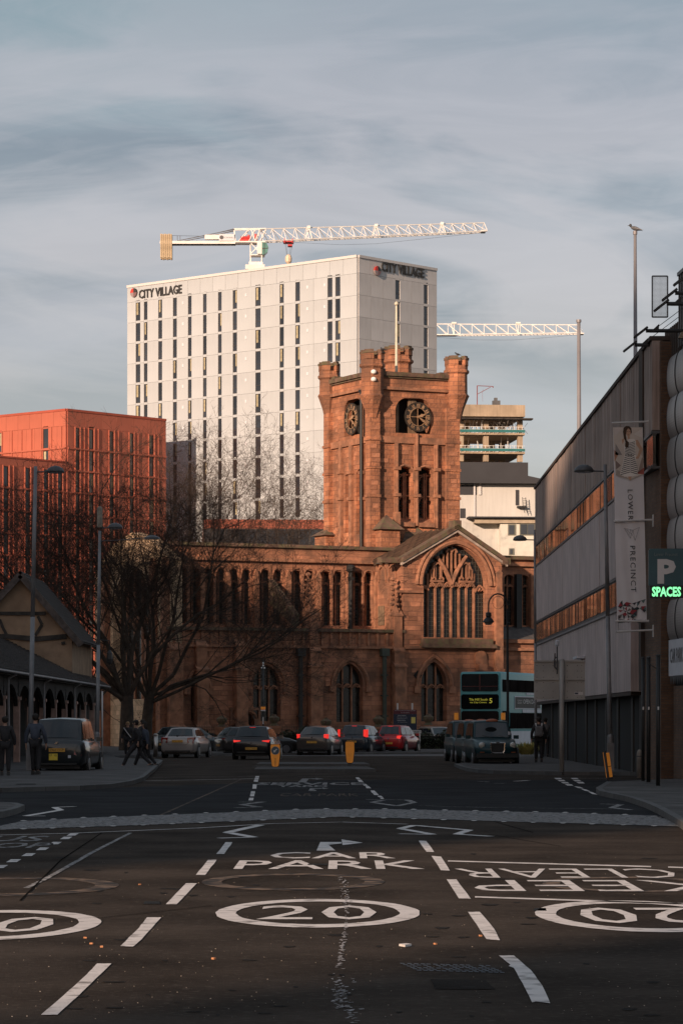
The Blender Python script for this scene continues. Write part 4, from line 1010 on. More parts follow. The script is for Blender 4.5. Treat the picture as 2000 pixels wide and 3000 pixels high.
for side in (-1,1):                        # stone slates lying on both slopes
    ue=uT0-.3 if side<0 else uT1+.3; zz=zE if side<0 else zEr
    L_=math.hypot(uap-ue,zap-zz); ang=math.atan2(zap-zz,(uap-ue))
    q=MB(); q.add([(ue,.4,zz-.1),(uap,.4,zap-.05),(uap,5.2,zap-.05),(ue,5.2,zz-.1)],[(0,1,2,3)]); rf=cobj('transept_roof',q,m_lead)
    if side<0:
        for i in range(15):
            for j in range(5):
                f=(i+.5)/15; u=ue+(uap-ue)*f; z=zz+(zap-zz)*f-.03+rs.uniform(0,.03)
                o=bpy.data.objects.new('roof_slate',mst); C.objects.link(o); o.parent=rf
                o.location=(u,.85+j*.84+(.4 if i%2 else 0),z); o.rotation_euler=(0,-ang,R(90)*0); o.rotation_euler=Matrix.Rotation(-ang,3,'Y').to_4x4().to_euler(); o.scale=(.75,.97,1)
                o.rotation_euler=(0,-math.atan2(zap-zz,uap-ue) ,0)
# great window: mullions, Y tracery, transom, cames
win=glaze(ch,great,.42,.22,mull=(),heads=False)
mpx=[1258,1280,1302,1326,1349,1371,1393]
def upz(px_,py): u=ch.u(px_); return u,ch.zu(u,py)
for i,mx_ in enumerate(mpx):
    u=ch.u(mx_); ytop={0:1680,1:1645,2:1690,3:1712,4:1690,5:1645,6:1680}[i]; q=MB(); zt2=min(ch.zu(u,ytop),arch_z(great,u)); q.box(u-.06,.24,great[0][1],u+.06,.41,zt2); obj('mullion',q,m_trim,win)
q=MB()
for s in (-1,1):
    pts=[upz(1326+s*dx,y) for dx,y in ((0,1712),(8,1690),(20,1665),(33,1645),(44,1630))]; q.path([(u,.2,z) for u,z in pts],[.17,.17,.16,.15,.13],6)
obj('tracery_branch',q,m_trim,win)
q=MB()
for dx,y0,y1 in ((-12,1665,1612),(12,1665,1612),(-30,1690,1640),(0,1690,1600),(-60,1700,1668),(60,1700,1668),(52,1690,1648),(-52,1690,1648),(30,1690,1640),(-24,1650,1622),(24,1650,1622)):
    u=ch.u(1326+dx); z0,z1=ch.zu(u,y0),min(ch.zu(u,y1),arch_z(great,u)); q.box(u-.04,.15,z0,u+.04,.4,z1)
us=[great[0][0]]+[ch.u(x) for x in mpx]+[great[1][0]]
for yy in (1712,):
    for i in range(8):
        l,rt=us[i],us[i+1]; um=(l+rt)/2; z=ch.zu(um,yy-(14 if i in (0,7) else 6)) ; w2=(rt-l)/2
        if i in (0,7): z=ch.zu(um,1715)
        for zz in (z,): q.path([(l,.18,zz-w2*1.2),(l+w2*.4,.18,zz-w2*.5),(um,.18,zz),(rt-w2*.4,.18,zz-w2*.5),(rt,.18,zz-w2*1.2)],.075,4); q.path([(l+.04,.18,zz-w2*.5),(um-.08,.18,zz-w2*1.0),(um,.18,zz-w2*.4),(um+.08,.18,zz-w2*1.0),(rt-.04,.18,zz-w2*.5)],.045,3)
for l,rt,yy in ((1268,1302,1648),(1349,1384,1648),(1310,1326,1608),(1326,1342,1608),(1268,1280,1690),(1290,1302,1690),(1349,1360,1690),(1372,1384,1690)):
    a,c=ch.u(l),ch.u(rt); um=(a+c)/2; z=ch.zu(um,yy); w2=(c-a)/2; q.path([(a,.18,z-w2*1.1),(a+w2*.4,.18,z-w2*.4),(um,.18,z),(c-w2*.4,.18,z-w2*.4),(c,.18,z-w2*1.1)],.07,4)
u0,u1=ch.u(1262),ch.u(1302); z=ch.zu(ch.u(1280),1702); q.box(u0,.1,z-.07,u1,.4,z+.07); u0,u1=ch.u(1349),ch.u(1390); q.box(u0,.1,z-.07,u1,.4,z+.07)
obj('tracery',q,m_trim,win)
for x0,x1,yt,r in ((1228,1432,1588,.16),(1217,1443,1578,.12)):
    p=gothic(ch,x0,x1,1868,1715,yt,14)[2:]; q=MB(); q.path([(u,-.2,z) for u,z in p],r,6); cobj('hood_mould',q,m_trim)
q=MB(); z=ch.zu(ch.u(1330),1872); q.box(ch.u(1228),-.55,z-.35,ch.u(1432),-.152,z); q.box(ch.u(1225),-.7,z-.6,ch.u(1440),-.152,z-.351); cobj('window_sill',q,m_cope)
q=MB(); z=ch.zu(ch.u(1300),1898); q.box(uT0,-.36,z-.1,ch.u(1432),-.152,z+.1); q.box(uT0-.5,-.3,ch.zu(uT0,1733)-.08,ch.u(1234),-.152,ch.zu(uT0,1733)+.08); cobj('string_course',q,m_trim)
a,c=low3[0][0],low3[1][0]; glaze(ch,low3,.4,.0,mull=(a+(c-a)*.33,a+(c-a)*.67),r=.05,heads=low3[2][1])
p=gothic(ch,1216,1319,2113,2013,1922)[2:]; q=MB(); q.path([(u,-.2,z) for u,z in p],.14,5)
for e in (p[0],p[-1]): q.box(e[0]-.22,-.35,e[1]-.4,e[0]+.22,-.15,e[1]+.05)
cobj('hood_mould',q,m_trim)
q=MB(); u,z=upz(1219,1979); q.prism([(u-.3,z),(u,z-.35),(u+.3,z),(u,z+.35)],-.2,-.14); cobj('diamond_plaque',q,m_void)
q=MB(); u,z=upz(1402,1960); z1=ch.zu(u,1905); q.box(u-.42,-.5,0,u+.42,-.152,ch.zu(u,1975)); q.prism(gothic_uz(u-.42,u+.42,ch.zu(u,1945),ch.zu(u,1925),z1,5),-.32,-.152); q.box(u-.3,-.62,ch.zu(u,1965),u+.3,-.152,ch.zu(u,1945)); cobj('niche',q,m_trim)
q=MB(); u=ch.u(1454); q.box(u-.32,-.6,0,u+.3,-.152,ch.zu(u,1960)); q.box(u-.28,-.45,ch.zu(u,1960),u+.26,-.152,ch.zu(u,1735)); q.box(u-.2,-.4,ch.zu(u,1735),u+.2,-.152,ch.zu(u,1680)); q.prism([(u-.25,ch.zu(u,1680)),(u+.25,ch.zu(u,1680)),(u,ch.zu(u,1668))],-.42,-.152); cobj('corner_buttress',q,m_trim)
q=MB(); q.box(uT0,-.3,0,uT1,-.152,1.15); cobj('plinth',q,m_trim)
# blind arches on the transept side, left of the gable
side=Frame(ch.pt(uT0,3.9,0).x,ch.pt(uT0,3.9,0).y,-64); q=MB()
for a in (.55,2.0):
    q=MB(); q.path([(a,-.05,13.2-2.2+.0),(a+.1,-.06,11.9),(a+.5,-.06,12.1),(a+.95,-.06,11.9),(a+1.05,-.05,11.0)],.06,4); cobj('blind_arch',q,m_trim,side)
q=MB(); z0=side.zu(1.0,1835); q.box(.3,-.2,z0-.3,1.6,-.002,z0-.1); cobj('ledge',q,m_trim,side)
q=MB(); q.box(.45,-.06,side.zu(1,1832),1.35,-.002,side.zu(1,1775)); cobj('blocked_window',q,m_wood,side)
# --- chancel beyond the transept
c2=ch.off(3.6); c1_=ch.off(.9)
uc0,uc1=c2.u(1462),c2.u(1680); zt3=c2.zu(c2.u(1520),1640)
hs=[flathead(c2.u(a),c2.u(c_),c2.zu(c2.u(1500),1832),c2.zu(c2.u(1500),1684)) for a,c_ in ((1476,1504),(1520,1548),(1560,1588))]
b=MB(); b.wall([(uc0,0),(uc1,0),(uc1,zt3),(uc0,zt3)],hs,0,.7); cobj('chancel_wall',b,m_sand,c2)
for h in hs: a,c_=h[0][0],h[1][0]; glaze(c2,h,.4,.2,mull=((a+c_)/2,),r=.05,heads=h[3][1]-.6)
q=MB(); q.box(uc0,-.3,zt3,uc1,.6,zt3+.25); cobj('parapet_coping',q,m_cope,c2)
q=MB(); z=c2.zu(c2.u(1520),1655); q.box(uc0,-.25,z-.1,uc1,-.002,z+.1); cobj('cornice',q,m_trim,c2)
for a in (1512,1554): u=c2.u(a); q=MB(); q.box(u-.2,-.4,0,u+.2,-.003,zt3-1); cobj('pilaster',q,m_iron if a==1512 else m_trim,c2)
uc0,uc1=c1_.u(1467),c1_.u(1680); zl=c1_.zu(c1_.u(1520),1880)
b=MB(); b.box(uc0,0,0,uc1,.6,zl); cobj('chancel_aisle_wall',b,m_sand,c1_)
q=MB(); q.box(uc0,-.25,zl-.1,uc1,-.002,zl+.15); q.box(uc0,-.2,c1_.zu(uc0,1906),uc1,-.002,c1_.zu(uc0,1898)); cobj('string_course',q,m_trim,c1_)
q=MB(); q.add([(uc0,-.2,zl+.16),(uc1,-.2,zl+.16),(uc1,2.7,zl+1.1),(uc0,2.7,zl+1.1)],[(0,1,2,3)])
for k in range(12): u=uc0+.3+k*.5; bar3(q,(u,-.2,zl+.2),(u,-.2,zl+.2),.01,.01)
for k in range(12):
    u=uc0+.2+k*.55; q.add([(u,-.22,zl+.17),(u+.06,-.22,zl+.17),(u+.06,2.7,zl+1.16),(u,2.7,zl+1.16)],[(0,1,2,3)])
cobj('chancel_aisle_roof',q,m_lead,c1_)

# --- tower
tf=Frame(2.07,207,26); tl=Frame(2.07,207,-64)
TW=tf.u(1338); TD=-tl.u(960)
zP=tf.zu(0,1104); zS=tf.zu(0,1142)
def tz(py,u=2.5): return tf.zu(u,py)
def tuz(px_,py): u=tf.u(px_); return u,tf.zu(u,py)
clk=(tf.u(1220.5),tf.zu(tf.u(1220.5),1222)); clkL=(tl.u(1035.5),tl.zu(tl.u(1035.5),1228))
def box_arch(fr,x0,x1,yb,yt): a,c=fr.u(x0),fr.u(x1); um=(a+c)/2; return flathead(a,c,fr.zu(um,yb),fr.zu(um,yt))
h_clk=gothic(tf,1158,1262,1270,1205,1172,8)
bel=[box_arch(tf,1164,1208,1530,1368),box_arch(tf,1224,1268,1532,1371)]
b=MB(); b.wall([(0,6),(TW,6),(TW,zP),(0,zP)],[h_clk]+bel,0,.85); cobj('tower_wall',b,m_sandt,tf)
h_cl=gothic(tl,1008,1060,1275,1205,1178,8); bl=[box_arch(tl,1011,1031,1560,1380),box_arch(tl,1043,1064,1565,1374)]
b=MB(); b.wall([(-TD,6),(0,6),(0,zP),(-TD,zP)],[h_cl]+bl,0,.55); cobj('tower_wall',b,m_sandt,tl)
b=MB(); b.box(.9,.95,6,TW-.3,TD-.3,zP-.6); cobj('tower_core',b,m_void,tf)
b=MB(); b.box(0,TD,6,TW,TD+.5,zP); b.box(TW-.5,.9,6,TW,TD,zP); cobj('tower_back_wall',b,m_sandt,tf)
for k,h in enumerate(bl):                    # belfry openings on the left side are walled up, shallow
    q=MB(); q.prism(h,.3,.5); cobj('blind_panel',q,m_sandt,tl)
for h in bel:
    a,c=h[0][0],h[1][0]; zb,zt2=h[0][1],h[4][1]; um=(a+c)/2+.12
    q=MB(); q.prism(h,.8,.86); wv=cobj('window',q,m_void,tf)
    r_=.07; zm=(zb+zt2)/2
    q=MB(); q.box(um-.06,.45,zb,um+.06,.78,zt2-.35); obj('mullion',q,m_trim,wv)
    q=MB(); q.box(c-.34,.45,zb,c-.26,.78,zt2-.3); obj('mullion',q,m_trim,wv)
    for zc_ in (zt2-.45,zm):
        q=MB(); q.box(a,.5,zc_-.08,c,.78,zc_+.02); q.path([(a+.25,.5,zc_-.6),(a+.4,.5,zc_-.2),(um-.1,.5,zc_-.08)],.06,4); q.path([(um+.05,.5,zc_-.5),(um+.2,.5,zc_-.15),(c-.3,.5,zc_-.5)],.06,4); obj('cusped_head',q,m_trim,wv)
    q=MB(); 
    for k in range(14): z=zb+.2+k*(zt2-zb-.6)/14; q.add([(a+.05,.6,z),(c-.35,.6,z),(c-.35,.78,z+.16),(a+.05,.78,z+.16)],[(0,1,2,3)])
    obj('louvre_boards',q,m_timber,wv,kind='stuff')
    q=MB(); q.path([(a-.06,-.06,zt2-.9),(a-.06,-.08,zt2-.3),(a+.15,-.08,zt2+.02),((a+c)/2-.1,-.08,zt2+.12),(c-.15,-.08,zt2+.02),(c+.06,-.08,zt2-.3),(c+.06,-.06,zt2-.9)],.08,5); cobj('hood_mould',q,m_trim,tf)
    q=MB(); q.add([(a,0,zb-.01),(c,0,zb-.01),(c,.8,zb+.5),(a,.8,zb+.5)],[(0,1,2,3)]); q.box(a-.05,-.25,zb-.3,c+.05,-.002,zb-.02); cobj('window_sill',q,m_trim,tf)
# wooden boards inside the clock opening
for k,x in enumerate((1170,1205,1214,1222)):
    q=MB(); u=tf.u(x); q.box(u-.11,.3+.01*k,h_clk[0][1],u+.09,.36+.01*k,arch_z(h_clk,u)-.05); cobj('clock_shutter_board',q,m_wood,tf)
# strings, shafts, pilasters
def tstring(y,o_=.14,h=.13,n0=.002,m=m_trim):
    z=tz(y); q=MB(); q.box(-.05,-o_,z-h,TW+.05,-n0,z+h); cobj('string_course',q,m,tf); q=MB(); q.box(-TD-.05,-o_,z-h,-.0,-n0,z+h); cobj('string_course',q,m,tl)
tstring(1140,.22,.1); tstring(1290,.16,.22); tstring(1098,.25,.14,m=m_cope)
for x,y0,y1 in ((1159,1300,1545),(1217,1270,1540),(1275,1300,1545)):
    u=tf.u(x); q=MB(); q.box(u-.15,-.2,tz(y1),u+.15,-.003,tz(y0)); q.tube((u,-.2,tz(y1)),(u,-.2,tz(y0)),.1,n=6)
    for y in (1374,1452): q.box(u-.22,-.36,tz(y+4),u+.22,-.003,tz(y-5))
    cobj('wall_shaft',q,m_trim,tf)
for x,y0,y1 in ((1002,1305,1600),(1032,1298,1600),(1066,1285,1600)):
    u=tl.u(x); q=MB(); z0,z1=tl.zu(u,y1),tl.zu(u,y0); q.box(u-.22,-.2,z0,u+.2,-.003,z1); 
    for y in (1385,1462): q.box(u-.3,-.32,tl.zu(u,y+4),u+.28,-.003,tl.zu(u,y-5))
    cobj('wall_shaft',q,m_trim,tl)
u=tl.u(1070); q=MB(); q.tube((u,-.32,tl.zu(u,1610)),(u,-.32,tl.zu(u,1145)),.11,n=7); q.box(u-.15,-.45,tl.zu(u,1150),u+.15,-.1,tl.zu(u,1143)); cobj('rainwater_pipe',q,m_iron,tl)
for fr,a,c in ((tf,-.32,.42),(tf,TW-.95,TW+.05),(tl,-.42,.0),(tl,-TD-.05,-TD+.75)):
    q=MB(); z0=6; z1=tz(1190); q.box(a,-.32,z0,c,-.004,z1) if fr is tf else q.box(a,-.3,z0,c,-.005,z1)
    for y in (1290,1372,1455): zz=tz(y); q.box(a-.06,-.38,zz-.12,c+.06,-.004,zz+.06)
    q2=cobj('corner_buttress',q,m_sandt,fr)
# corner turrets with battlements
def turret(u,n,r,ytop,d,ycorb=1195,name='turret'):
    zt2=gz(ytop,d); zb=gz(ycorb,d); zc_=gz(ycorb-28,d); P=tf.pt(u,n,0)
    q=MB(); q.T=Matrix.Translation(P-Vector(church.location))
    q.lathe([(r*.4,zb-1.0),(r*.7,zb-.1),(r*1.1,zc_),(r*1.2,zc_+.14),(r*1.02,zc_+.3),(r,zt2-1.15),(r*1.18,zt2-1.02),(r*1.18,zt2-.88),(r*1.05,zt2-.8),(r*1.05,zt2-.55)],(0,0,0),8,math.pi/8+R(26))
    t=obj(name,q,m_sandt,church)
    q=MB(); q.T=Matrix.Translation(P-Vector(church.location))
    for k in range(4):
        a0=k*math.pi/2+R(26)+math.pi/4-.45; pts=[]
        for j in range(4): aa=a0+.9*j/3; pts.append((r*1.1*math.cos(aa),r*1.1*math.sin(aa)))
        for j in range(3,-1,-1): aa=a0+.9*j/3; pts.append((r*.6*math.cos(aa),r*.6*math.sin(aa)))
        q.slab(pts,zt2-.55,zt2-.16); q.mi=1; pts2=[(x*1.07,y*1.07) for x,y in pts]; q.slab(pts2,zt2-.16,zt2-.02); q.slab([(x*.9,y*.9) for x,y in pts2],zt2-.02,zt2+.1); q.mi=0
    obj('battlement',q,[m_sandt,m_cope],t)
    return t
turret(.0,.0,.74,1030,207); turret(TW-.05,.0,.74,1049,207+TW*.438); turret(.05,TD-.1,.66,1066,207+TD*.9); turret(TW-1.2,TD-.4,.92,1020,207+TD*.9+2,1150)
q=MB(); zz=tz(1100); q.box(.5,-.12,zP,TW-.5,.5,zP+.14); cobj('parapet_coping',q,m_cope,tf)
q=MB(); zz=tz(1088); q.box(TW-1.35,-.1,zP+.14,TW-.6,.5,zP+.55); q.box(.5,-.1,zP+.14,.95,.5,zP+.6); cobj('parapet_merlon',q,m_cope,tf)
q=MB(); q.box(-TD+.5,-.12,zP,-.5,.5,zP+.14); q.box(-TD+.5,-.1,zP+.14,-TD+1.3,.5,zP+.6); cobj('parapet_coping',q,m_cope,tl)
q=MB(); q.box(-TD+2.8,.8,zP-.3,-TD+5,2.5,zP+.45); cobj('roof_hatch',q,m_lead,tl)
# clocks
def clock(fr,u,z,r,out_):
    P=fr.pt(u,-out_,z)-Vector(church.location)
    def ring(r0,r1,y0,y1,n=40):
        q=MB(); vs=[]
        for k in range(n):
            t=2*math.pi*k/n
            for rad,y in ((r0,y0),(r1,y0),(r1,y1),(r0,y1)): vs.append((rad*math.cos(t),y,rad*math.sin(t)))
        fs=[]
        for k in range(n):
            a=4*k; c=4*((k+1)%n)
            for j in range(4): fs.append((a+j,a+(j+1)%4,c+(j+1)%4,c+j))
        return q.add(vs,fs)
    q=ring(r*.62,r,-.02,.05); c_=obj('clock_dial',q,m_clock,church); c_.location=P; c_.rotation_euler=(0,0,fr.a)
    for a,b_ in ((.955,1.0),(.60,.635),(.9,.915)): obj('dial_rim',ring(r*a,r*b_,-.06,-.02),m_gold if a<.7 else m_clock,c_)
    q=MB()
    for k in range(60):
        t=2*math.pi*k/60; q.add([((r*f)*math.cos(t+s),-.05,(r*f)*math.sin(t+s)) for f,s in ((.915,-.01),(.955,-.01),(.955,.01),(.915,.01))],[(0,1,2,3)])
    obj('minute_marks',q,m_gold,c_)
    for k,nm in enumerate(['XII','I','II','III','IIII','V','VI','VII','VIII','IX','X','XI']):
        me=fit(text_mesh(nm,m_gold,.03),r*(.12+.055*len(nm)),r*.24,y=-.05); t=-R(30*k)
        for v in me.vertices:
            x,y,z2=v.co; z2+=r*.78; v.co=(x*math.cos(t)-z2*math.sin(t),y,x*math.sin(t)+z2*math.cos(t))
        obj('numeral',me,None,c_)
    for nm,deg,l,w_ in (('hour_hand',70,.55,.075),('minute_hand',126,.86,.05)):
        q=MB(); q.T=Matrix.Rotation(R(deg),4,'Y'); q.prism([(-w_*r*.5,-.12*r),(w_*r*.5,-.12*r),(w_*r,.3*l*r),(w_*r*1.6,.55*l*r),(w_*r*.5,.7*l*r),(w_*.9*r,.85*l*r),(0,l*r),(-w_*.9*r,.85*l*r),(-w_*r*.5,.7*l*r),(-w_*r*1.6,.55*l*r),(-w_*r,.3*l*r)],-.12,-.08); obj(nm,q,m_gold,c_)
    q=MB(); q.tube((0,-.14,0),(0,.06,0),r*.07,n=10)
    for k in range(4): t=k*math.pi/2; q.tube((r*.06*math.cos(t),.02,r*.06*math.sin(t)),(r*.62*math.cos(t),.02,r*.62*math.sin(t)),.025,n=4)
    obj('spindle',q,m_gold,c_)
clock(tf,clk[0],clk[1],1.0,.14); clock(tl,clkL[0],clkL[1],1.08,.14)
# small gabled stair caps at the foot of the tower
for x0,x1,yb,ye,ya,fr,n,hw in ((1087,1153,1620,1553,1508,tf,-1.2,0),(942,980,1620,1573,1546,tl,-.6,0)):
    a,c=fr.u(x0),fr.u(x1); w2=(c-a)/2; z0,z1,z2=fr.zu(a,yb+60),fr.zu(a,ye),fr.zu(a,ya)
    q=MB(); q.box(a+.15,n,z0,c-.15,n+1.4,z1); s_=cobj('stair_cap',q,m_sandt,fr)
    q=MB(); q.add([(a-.1,n-.25,z1),(c+.1,n-.25,z1),(c+.1,n+1.5,z1),(a-.1,n+1.5,z1),((a+c)/2,n+.65,z2)],[(0,1,4),(1,2,4),(2,3,4),(3,0,4),(3,2,1,0)]); obj('cap_roof',q,m_cope,s_)
q=MB(); q.box(tf.u(1150),-.5,tz(1540),tf.u(1163),-.003,tz(1502)); cobj('chimney_block',q,m_trim,tf)
# roof of crossing, in front of the tower foot
q=MB(); a,c=tf.u(1150),tf.u(1345); z1=tz(1545); z0=tz(1640)
q.add([(a-.6,-1.6,z0),(c,-1.6,z0),(c,-.01,z1-.3),(a+1.0,-.01,z1-.3)],[(0,1,2,3)]); q.add([(tf.u(1175),-1.4,z0),(tf.u(1300),-1.4,z0),(tf.u(1219),-.02,z1+.1)],[(0,1,2)]); cobj('crossing_roof',q,m_cope,tf)
# loose face blocks: proud stones picked out one by one
bw=MB(); bw.box(-.29,-.03,-.14,.29,0,.14); mbk=bw.mesh('stone',m_block)
rs=random.Random(11)
def stones(fr,par,u0,u1,z0,z1,n,avoid=(),out_=.0):
    k=0; tries=0
    while k<n and tries<n*20:
        tries+=1; row=round(rs.uniform(z0,z1)/.31); z=row*.31+.155; u=rs.uniform(u0+.25,u1-.25)
        if any(a-.35<u<c+.35 and e-.2<z<f+.2 for a,c,e,f in avoid): continue
        o=bpy.data.objects.new('stone',mbk); C.objects.link(o); o.parent=church
        o.location=fr.pt(u,-out_,z)-Vector(church.location); o.rotation_euler=(0,0,fr.a); o.scale=(rs.uniform(.6,1.1),rs.uniform(.3,1.2),1); k+=1
stones(tf,church,.42,TW-.95,9,zS-.3,70,[(tf.u(1155),tf.u(1275),tz(1275),tz(1165)),(tf.u(1155),tf.u(1285),tz(1545),tz(1362)),(tf.u(1205),tf.u(1230),tz(1550),tz(1280))])
stones(tf,church,-.35,.42,9,tz(1195),26,out_=.325); stones(tf,church,TW-.95,TW,9,tz(1195),26,out_=.325)
stones(tl,church,-TD+.8,-.8,14.5,zS-.3,46,[(tl.u(1005),tl.u(1068),13,tl.zu(0,1370)),(tl.u(1000),tl.u(1062),tl.zu(0,1280),tl.zu(0,1160))])
stones(ch,church,ch.u(600),ch.u(1180),1.3,zstr-.2,60,[(h[0][0],h[1][0],0,12) for h in aholes]+[(door[0][0],door[1][0],0,3.5),(ch.u(895),ch.u(930),0,9),(ch.u(865),ch.u(884),0,9),(ch.u(1110),ch.u(1180),0,9),(ch.u(690),ch.u(712),0,9)])
stones(ch,church,uT0+.3,ch.u(1435),1.3,ch.zu(0,1640),60,[(great[0][0],great[1][0],4,20),(low3[0][0],low3[1][0],0,7)],out_=.152)
# flagpole, floodlights, crows
P=tf.pt(tf.u(1200),2.0,0); d_=P.y; q=MB(); q.tube((P.x,d_,zP-.5),(P.x,d_,gz(896,d_)),.11,.07,8); q.lathe([(.03,0),(.14,.08),(.14,.2),(.03,.3)],(P.x,d_,gz(896,d_)),8)
fp=thing('flagpole','bare white flagpole standing on the church tower roof','flagpole',(P.x,d_,zP-.5)); world_to(fp,obj('pole',q,mat('pole_cream',(.62,.55,.42),.5,var=.1),fp))
q=MB(); q.path([(P.x,d_,gz(906,d_)),(P.x+.22,d_,gz(903,d_)),(P.x+.1,d_,gz(900,d_))],.02,4); world_to(fp,obj('halyard_pulley',q,m_iron,fp))
for k,y in enumerate((1089,1111)):
    P=W(1094,y,206.25); t=thing('floodlight','round floodlight on the near tower turret, %s of the two'%('upper','lower')[k],'lamp',P,group='floodlights on the tower turret')
    q=MB(); q.lathe([(.05,-.16),(.16,-.1),(.19,0),(.16,.1),(.05,.16)],(0,0,0),10); obj('lens',q,mat('lens_sun_glint',(.9,.86,.8),.2,var=0,coat=.6),t); q=MB(); q.box(-.05,.05,-.1,.05,.5,.0); obj('bracket',q,m_iron,t)  # sun glints on the lenses put into their white colour
def bird(name,label,P,s,m1,m2,flip=1,cat='bird'):
    t=thing(name,label,cat,P)
    q=MB(); q.T=Matrix.Scale(s,4)
    q.lathe([(.02,-.42),(.09,-.3),(.16,-.1),(.17,.05),(.12,.2),(.05,.3)],(0,0,0),8)
    for i,(x,y,z) in enumerate(q.v): q.v[i]=(z*flip*.96, x, y*.85+.28*s+z*.22)
    body=obj('body',q,m1,t,smooth=True)
    q=MB(); q.T=Matrix.Scale(s,4); q.lathe([(.02,-.1),(.08,-.05),(.095,.02),(.06,.09),(.01,.11)],(flip*.3,0,.47),8); q.tube((flip*.37,0,.47),(flip*.5,0,.45),.03,.006,5); obj('head',q,m1 if m2 is None else m2,t,smooth=True)
    q=MB(); q.T=Matrix.Scale(s,4)
    for yy in (-.06,.06): q.tube((0,yy,0),(.02*flip,yy,.2),.015,n=4); q.tube((0,yy,.005),(.1*flip,yy,.005),.012,n=4)
    obj('legs',q,m_iron,t)
    q=MB(); q.T=Matrix.Scale(s,4); q.prism([(flip*.18,.4),(flip*-.35,.22),(flip*-.52,.14),(flip*-.1,.22)],-.17,-.13); q.prism([(flip*.18,.4),(flip*-.35,.22),(flip*-.52,.14),(flip*-.1,.22)],.13,.17); obj('wings',q,m1 if m2 is None else mat('gull_grey',(.2,.2,.21),.8),t)
    return t
pz=tf.pt(-.0,0,0); bird('crow','black crow perched on the near corner turret of the church tower',W(1123,1030,206.8),.5,m_cdark,None,-1)
bird('crow','black crow perched on the right corner turret of the church tower',W(1340,1044,209.9),.5,m_cdark,None,-1)
# ---------------------------------------------------------------- right: concrete precinct block
pf_=Frame(9.06,144,-90.2)
prec=thing('precinct_building','grey concrete panelled building with two slanting window bands, right side of the street','building',(9.06,144,0))
def pobj(n,b,m,fr=pf_,**k): return obj(n,b,m,prec,fr,**k)
UE=pf_.u(1908); UL=pf_.u(1846)
b=MB(); b.box(0,.32,8.85,UE,14,12.35); b.box(0,.32,2.66,UL,14,8.849); b.box(UL+.01,1.2,0,UE,14,8.8); pobj('wall_core',b,m_brown)
cacheP={}
def ppan(u0,u1,z0,z1,m,d=.3,name='concrete_panel',jit=0.0,fr=pf_):
    k=(round(u1-u0,2),round(z1-z0,2),m.name,d)
    if k not in cacheP: q=MB(); q.box(-k[0]/2+.02,0,-k[1]/2+.01,k[0]/2-.02,d,k[1]/2-.01); cacheP[k]=q.mesh(name,m)
    o=bpy.data.objects.new(name,cacheP[k]); C.objects.link(o); o.parent=prec; o.location=fr.pt((u0+u1)/2,random.uniform(-jit,jit),(z0+z1)/2)-Vector(prec.location); o.rotation_euler=(0,0,fr.a)
nb=38
for k in range(nb): ppan(UE*k/nb,UE*(k+1)/nb,10.02,12.6,m_panelb,.3,'concrete_board',.012)
np_=12
for k in range(np_): ppan(UE*k/np_,UE*(k+1)/np_,6.38,8.92,m_panel,.3,'concrete_panel',.008) if UE*(k+1)/np_<=UL+3.6 else None
k2=11
for k in range(k2): ppan(UL*k/k2,UL*(k+1)/k2,2.62,5.3,m_panel,.3,'concrete_panel',.008)
q=MB(); q.box(-.1,-.06,12.6,UE,.6,12.72); pobj('roof_edge',q,m_brown)
q=MB(); q.box(0,-.01,9.93,UE,.31,10.01); q.box(0,-.03,8.93,UE,.31,9.0); q.box(0,-.01,6.29,UL,.31,6.37); q.box(0,-.03,5.31,UL,.31,5.4); pobj('band_frame',q,m_gald)
q=MB(); q.box(.2,-.06,5.24,UL,-.031,5.31); pobj('sill_flashing',q,m_gal)
def bandwin(u0,u1,z0,z1):
    k=('win',round(u1-u0,2),round(z1-z0,2))
    if k not in cacheP:
        w2,h2=(u1-u0)/2,(z1-z0)/2; q=MB(); q.box(-w2,-.012,-h2,-w2+.05,.1,h2); q.box(-w2+.06,-.0,-h2,w2,.1,-h2+.06); q.box(-w2+.06,0,h2-.06,w2,.1,h2); cacheP[k]=q.mesh('window',m_wfr)
        q=MB(); q.box(-w2+.05,-.006,-h2+.06,w2,.08,h2-.06); cacheP[k+('p',)]=q.mesh('pane',m_refl)
    o=bpy.data.objects.new('window',cacheP[k]); C.objects.link(o); o.parent=prec; o.location=pf_.pt((u0+u1)/2,.03,(z0+z1)/2)-Vector(prec.location); o.rotation_euler=(0,0,pf_.a)
    p=bpy.data.objects.new('pane',cacheP[k+('p',)]); C.objects.link(p); p.parent=o; p.rotation_euler=(random.uniform(-.006,.006),0,random.uniform(-.012,.012))
n_=36
for k in range(n_): bandwin(UE*k/n_,UE*(k+1)/n_,9.0,9.93)
n_=33
for k in range(n_): bandwin(UL*k/n_,UL*(k+1)/n_,5.4,6.29)
q=MB(); q.box(0,.0,2.5,UL,1.1,2.61); pobj('soffit',q,m_brown)
shop=pf_.off(1.1)
q=MB(); q.box(0,.3,0,UL+4,.5,2.5); pobj('shop_back_wall',q,m_void)
for px_ in (1598,1617,1640,1664,1695,1722,1752,1785,1826,1850):
    u=pf_.u(px_); q=MB(); q.box(u-.35,.25,0,u+.35,.95,2.5); pobj('pier',q,mat('dark_pier',(.022,.02,.018),.6,var=.2,vs=1))
for k in range(16):
    u=.6+k*(UL-1)/16; q=MB(); q.box(u,1.15,.15,u+(UL-1)/16-.12,1.2,2.35); pobj('shop_glass',q,mat('shop_glass_dark',(.008,.008,.008),.15,var=.1,spec=.15))
q=MB(); 
for k in range(17): u=.5+k*(UL-1)/16; q.box(u-.03,1.1,0,u+.03,1.16,2.5)
q.box(0,1.1,0,UL,1.17,.14); pobj('shop_mullions',q,m_gald)
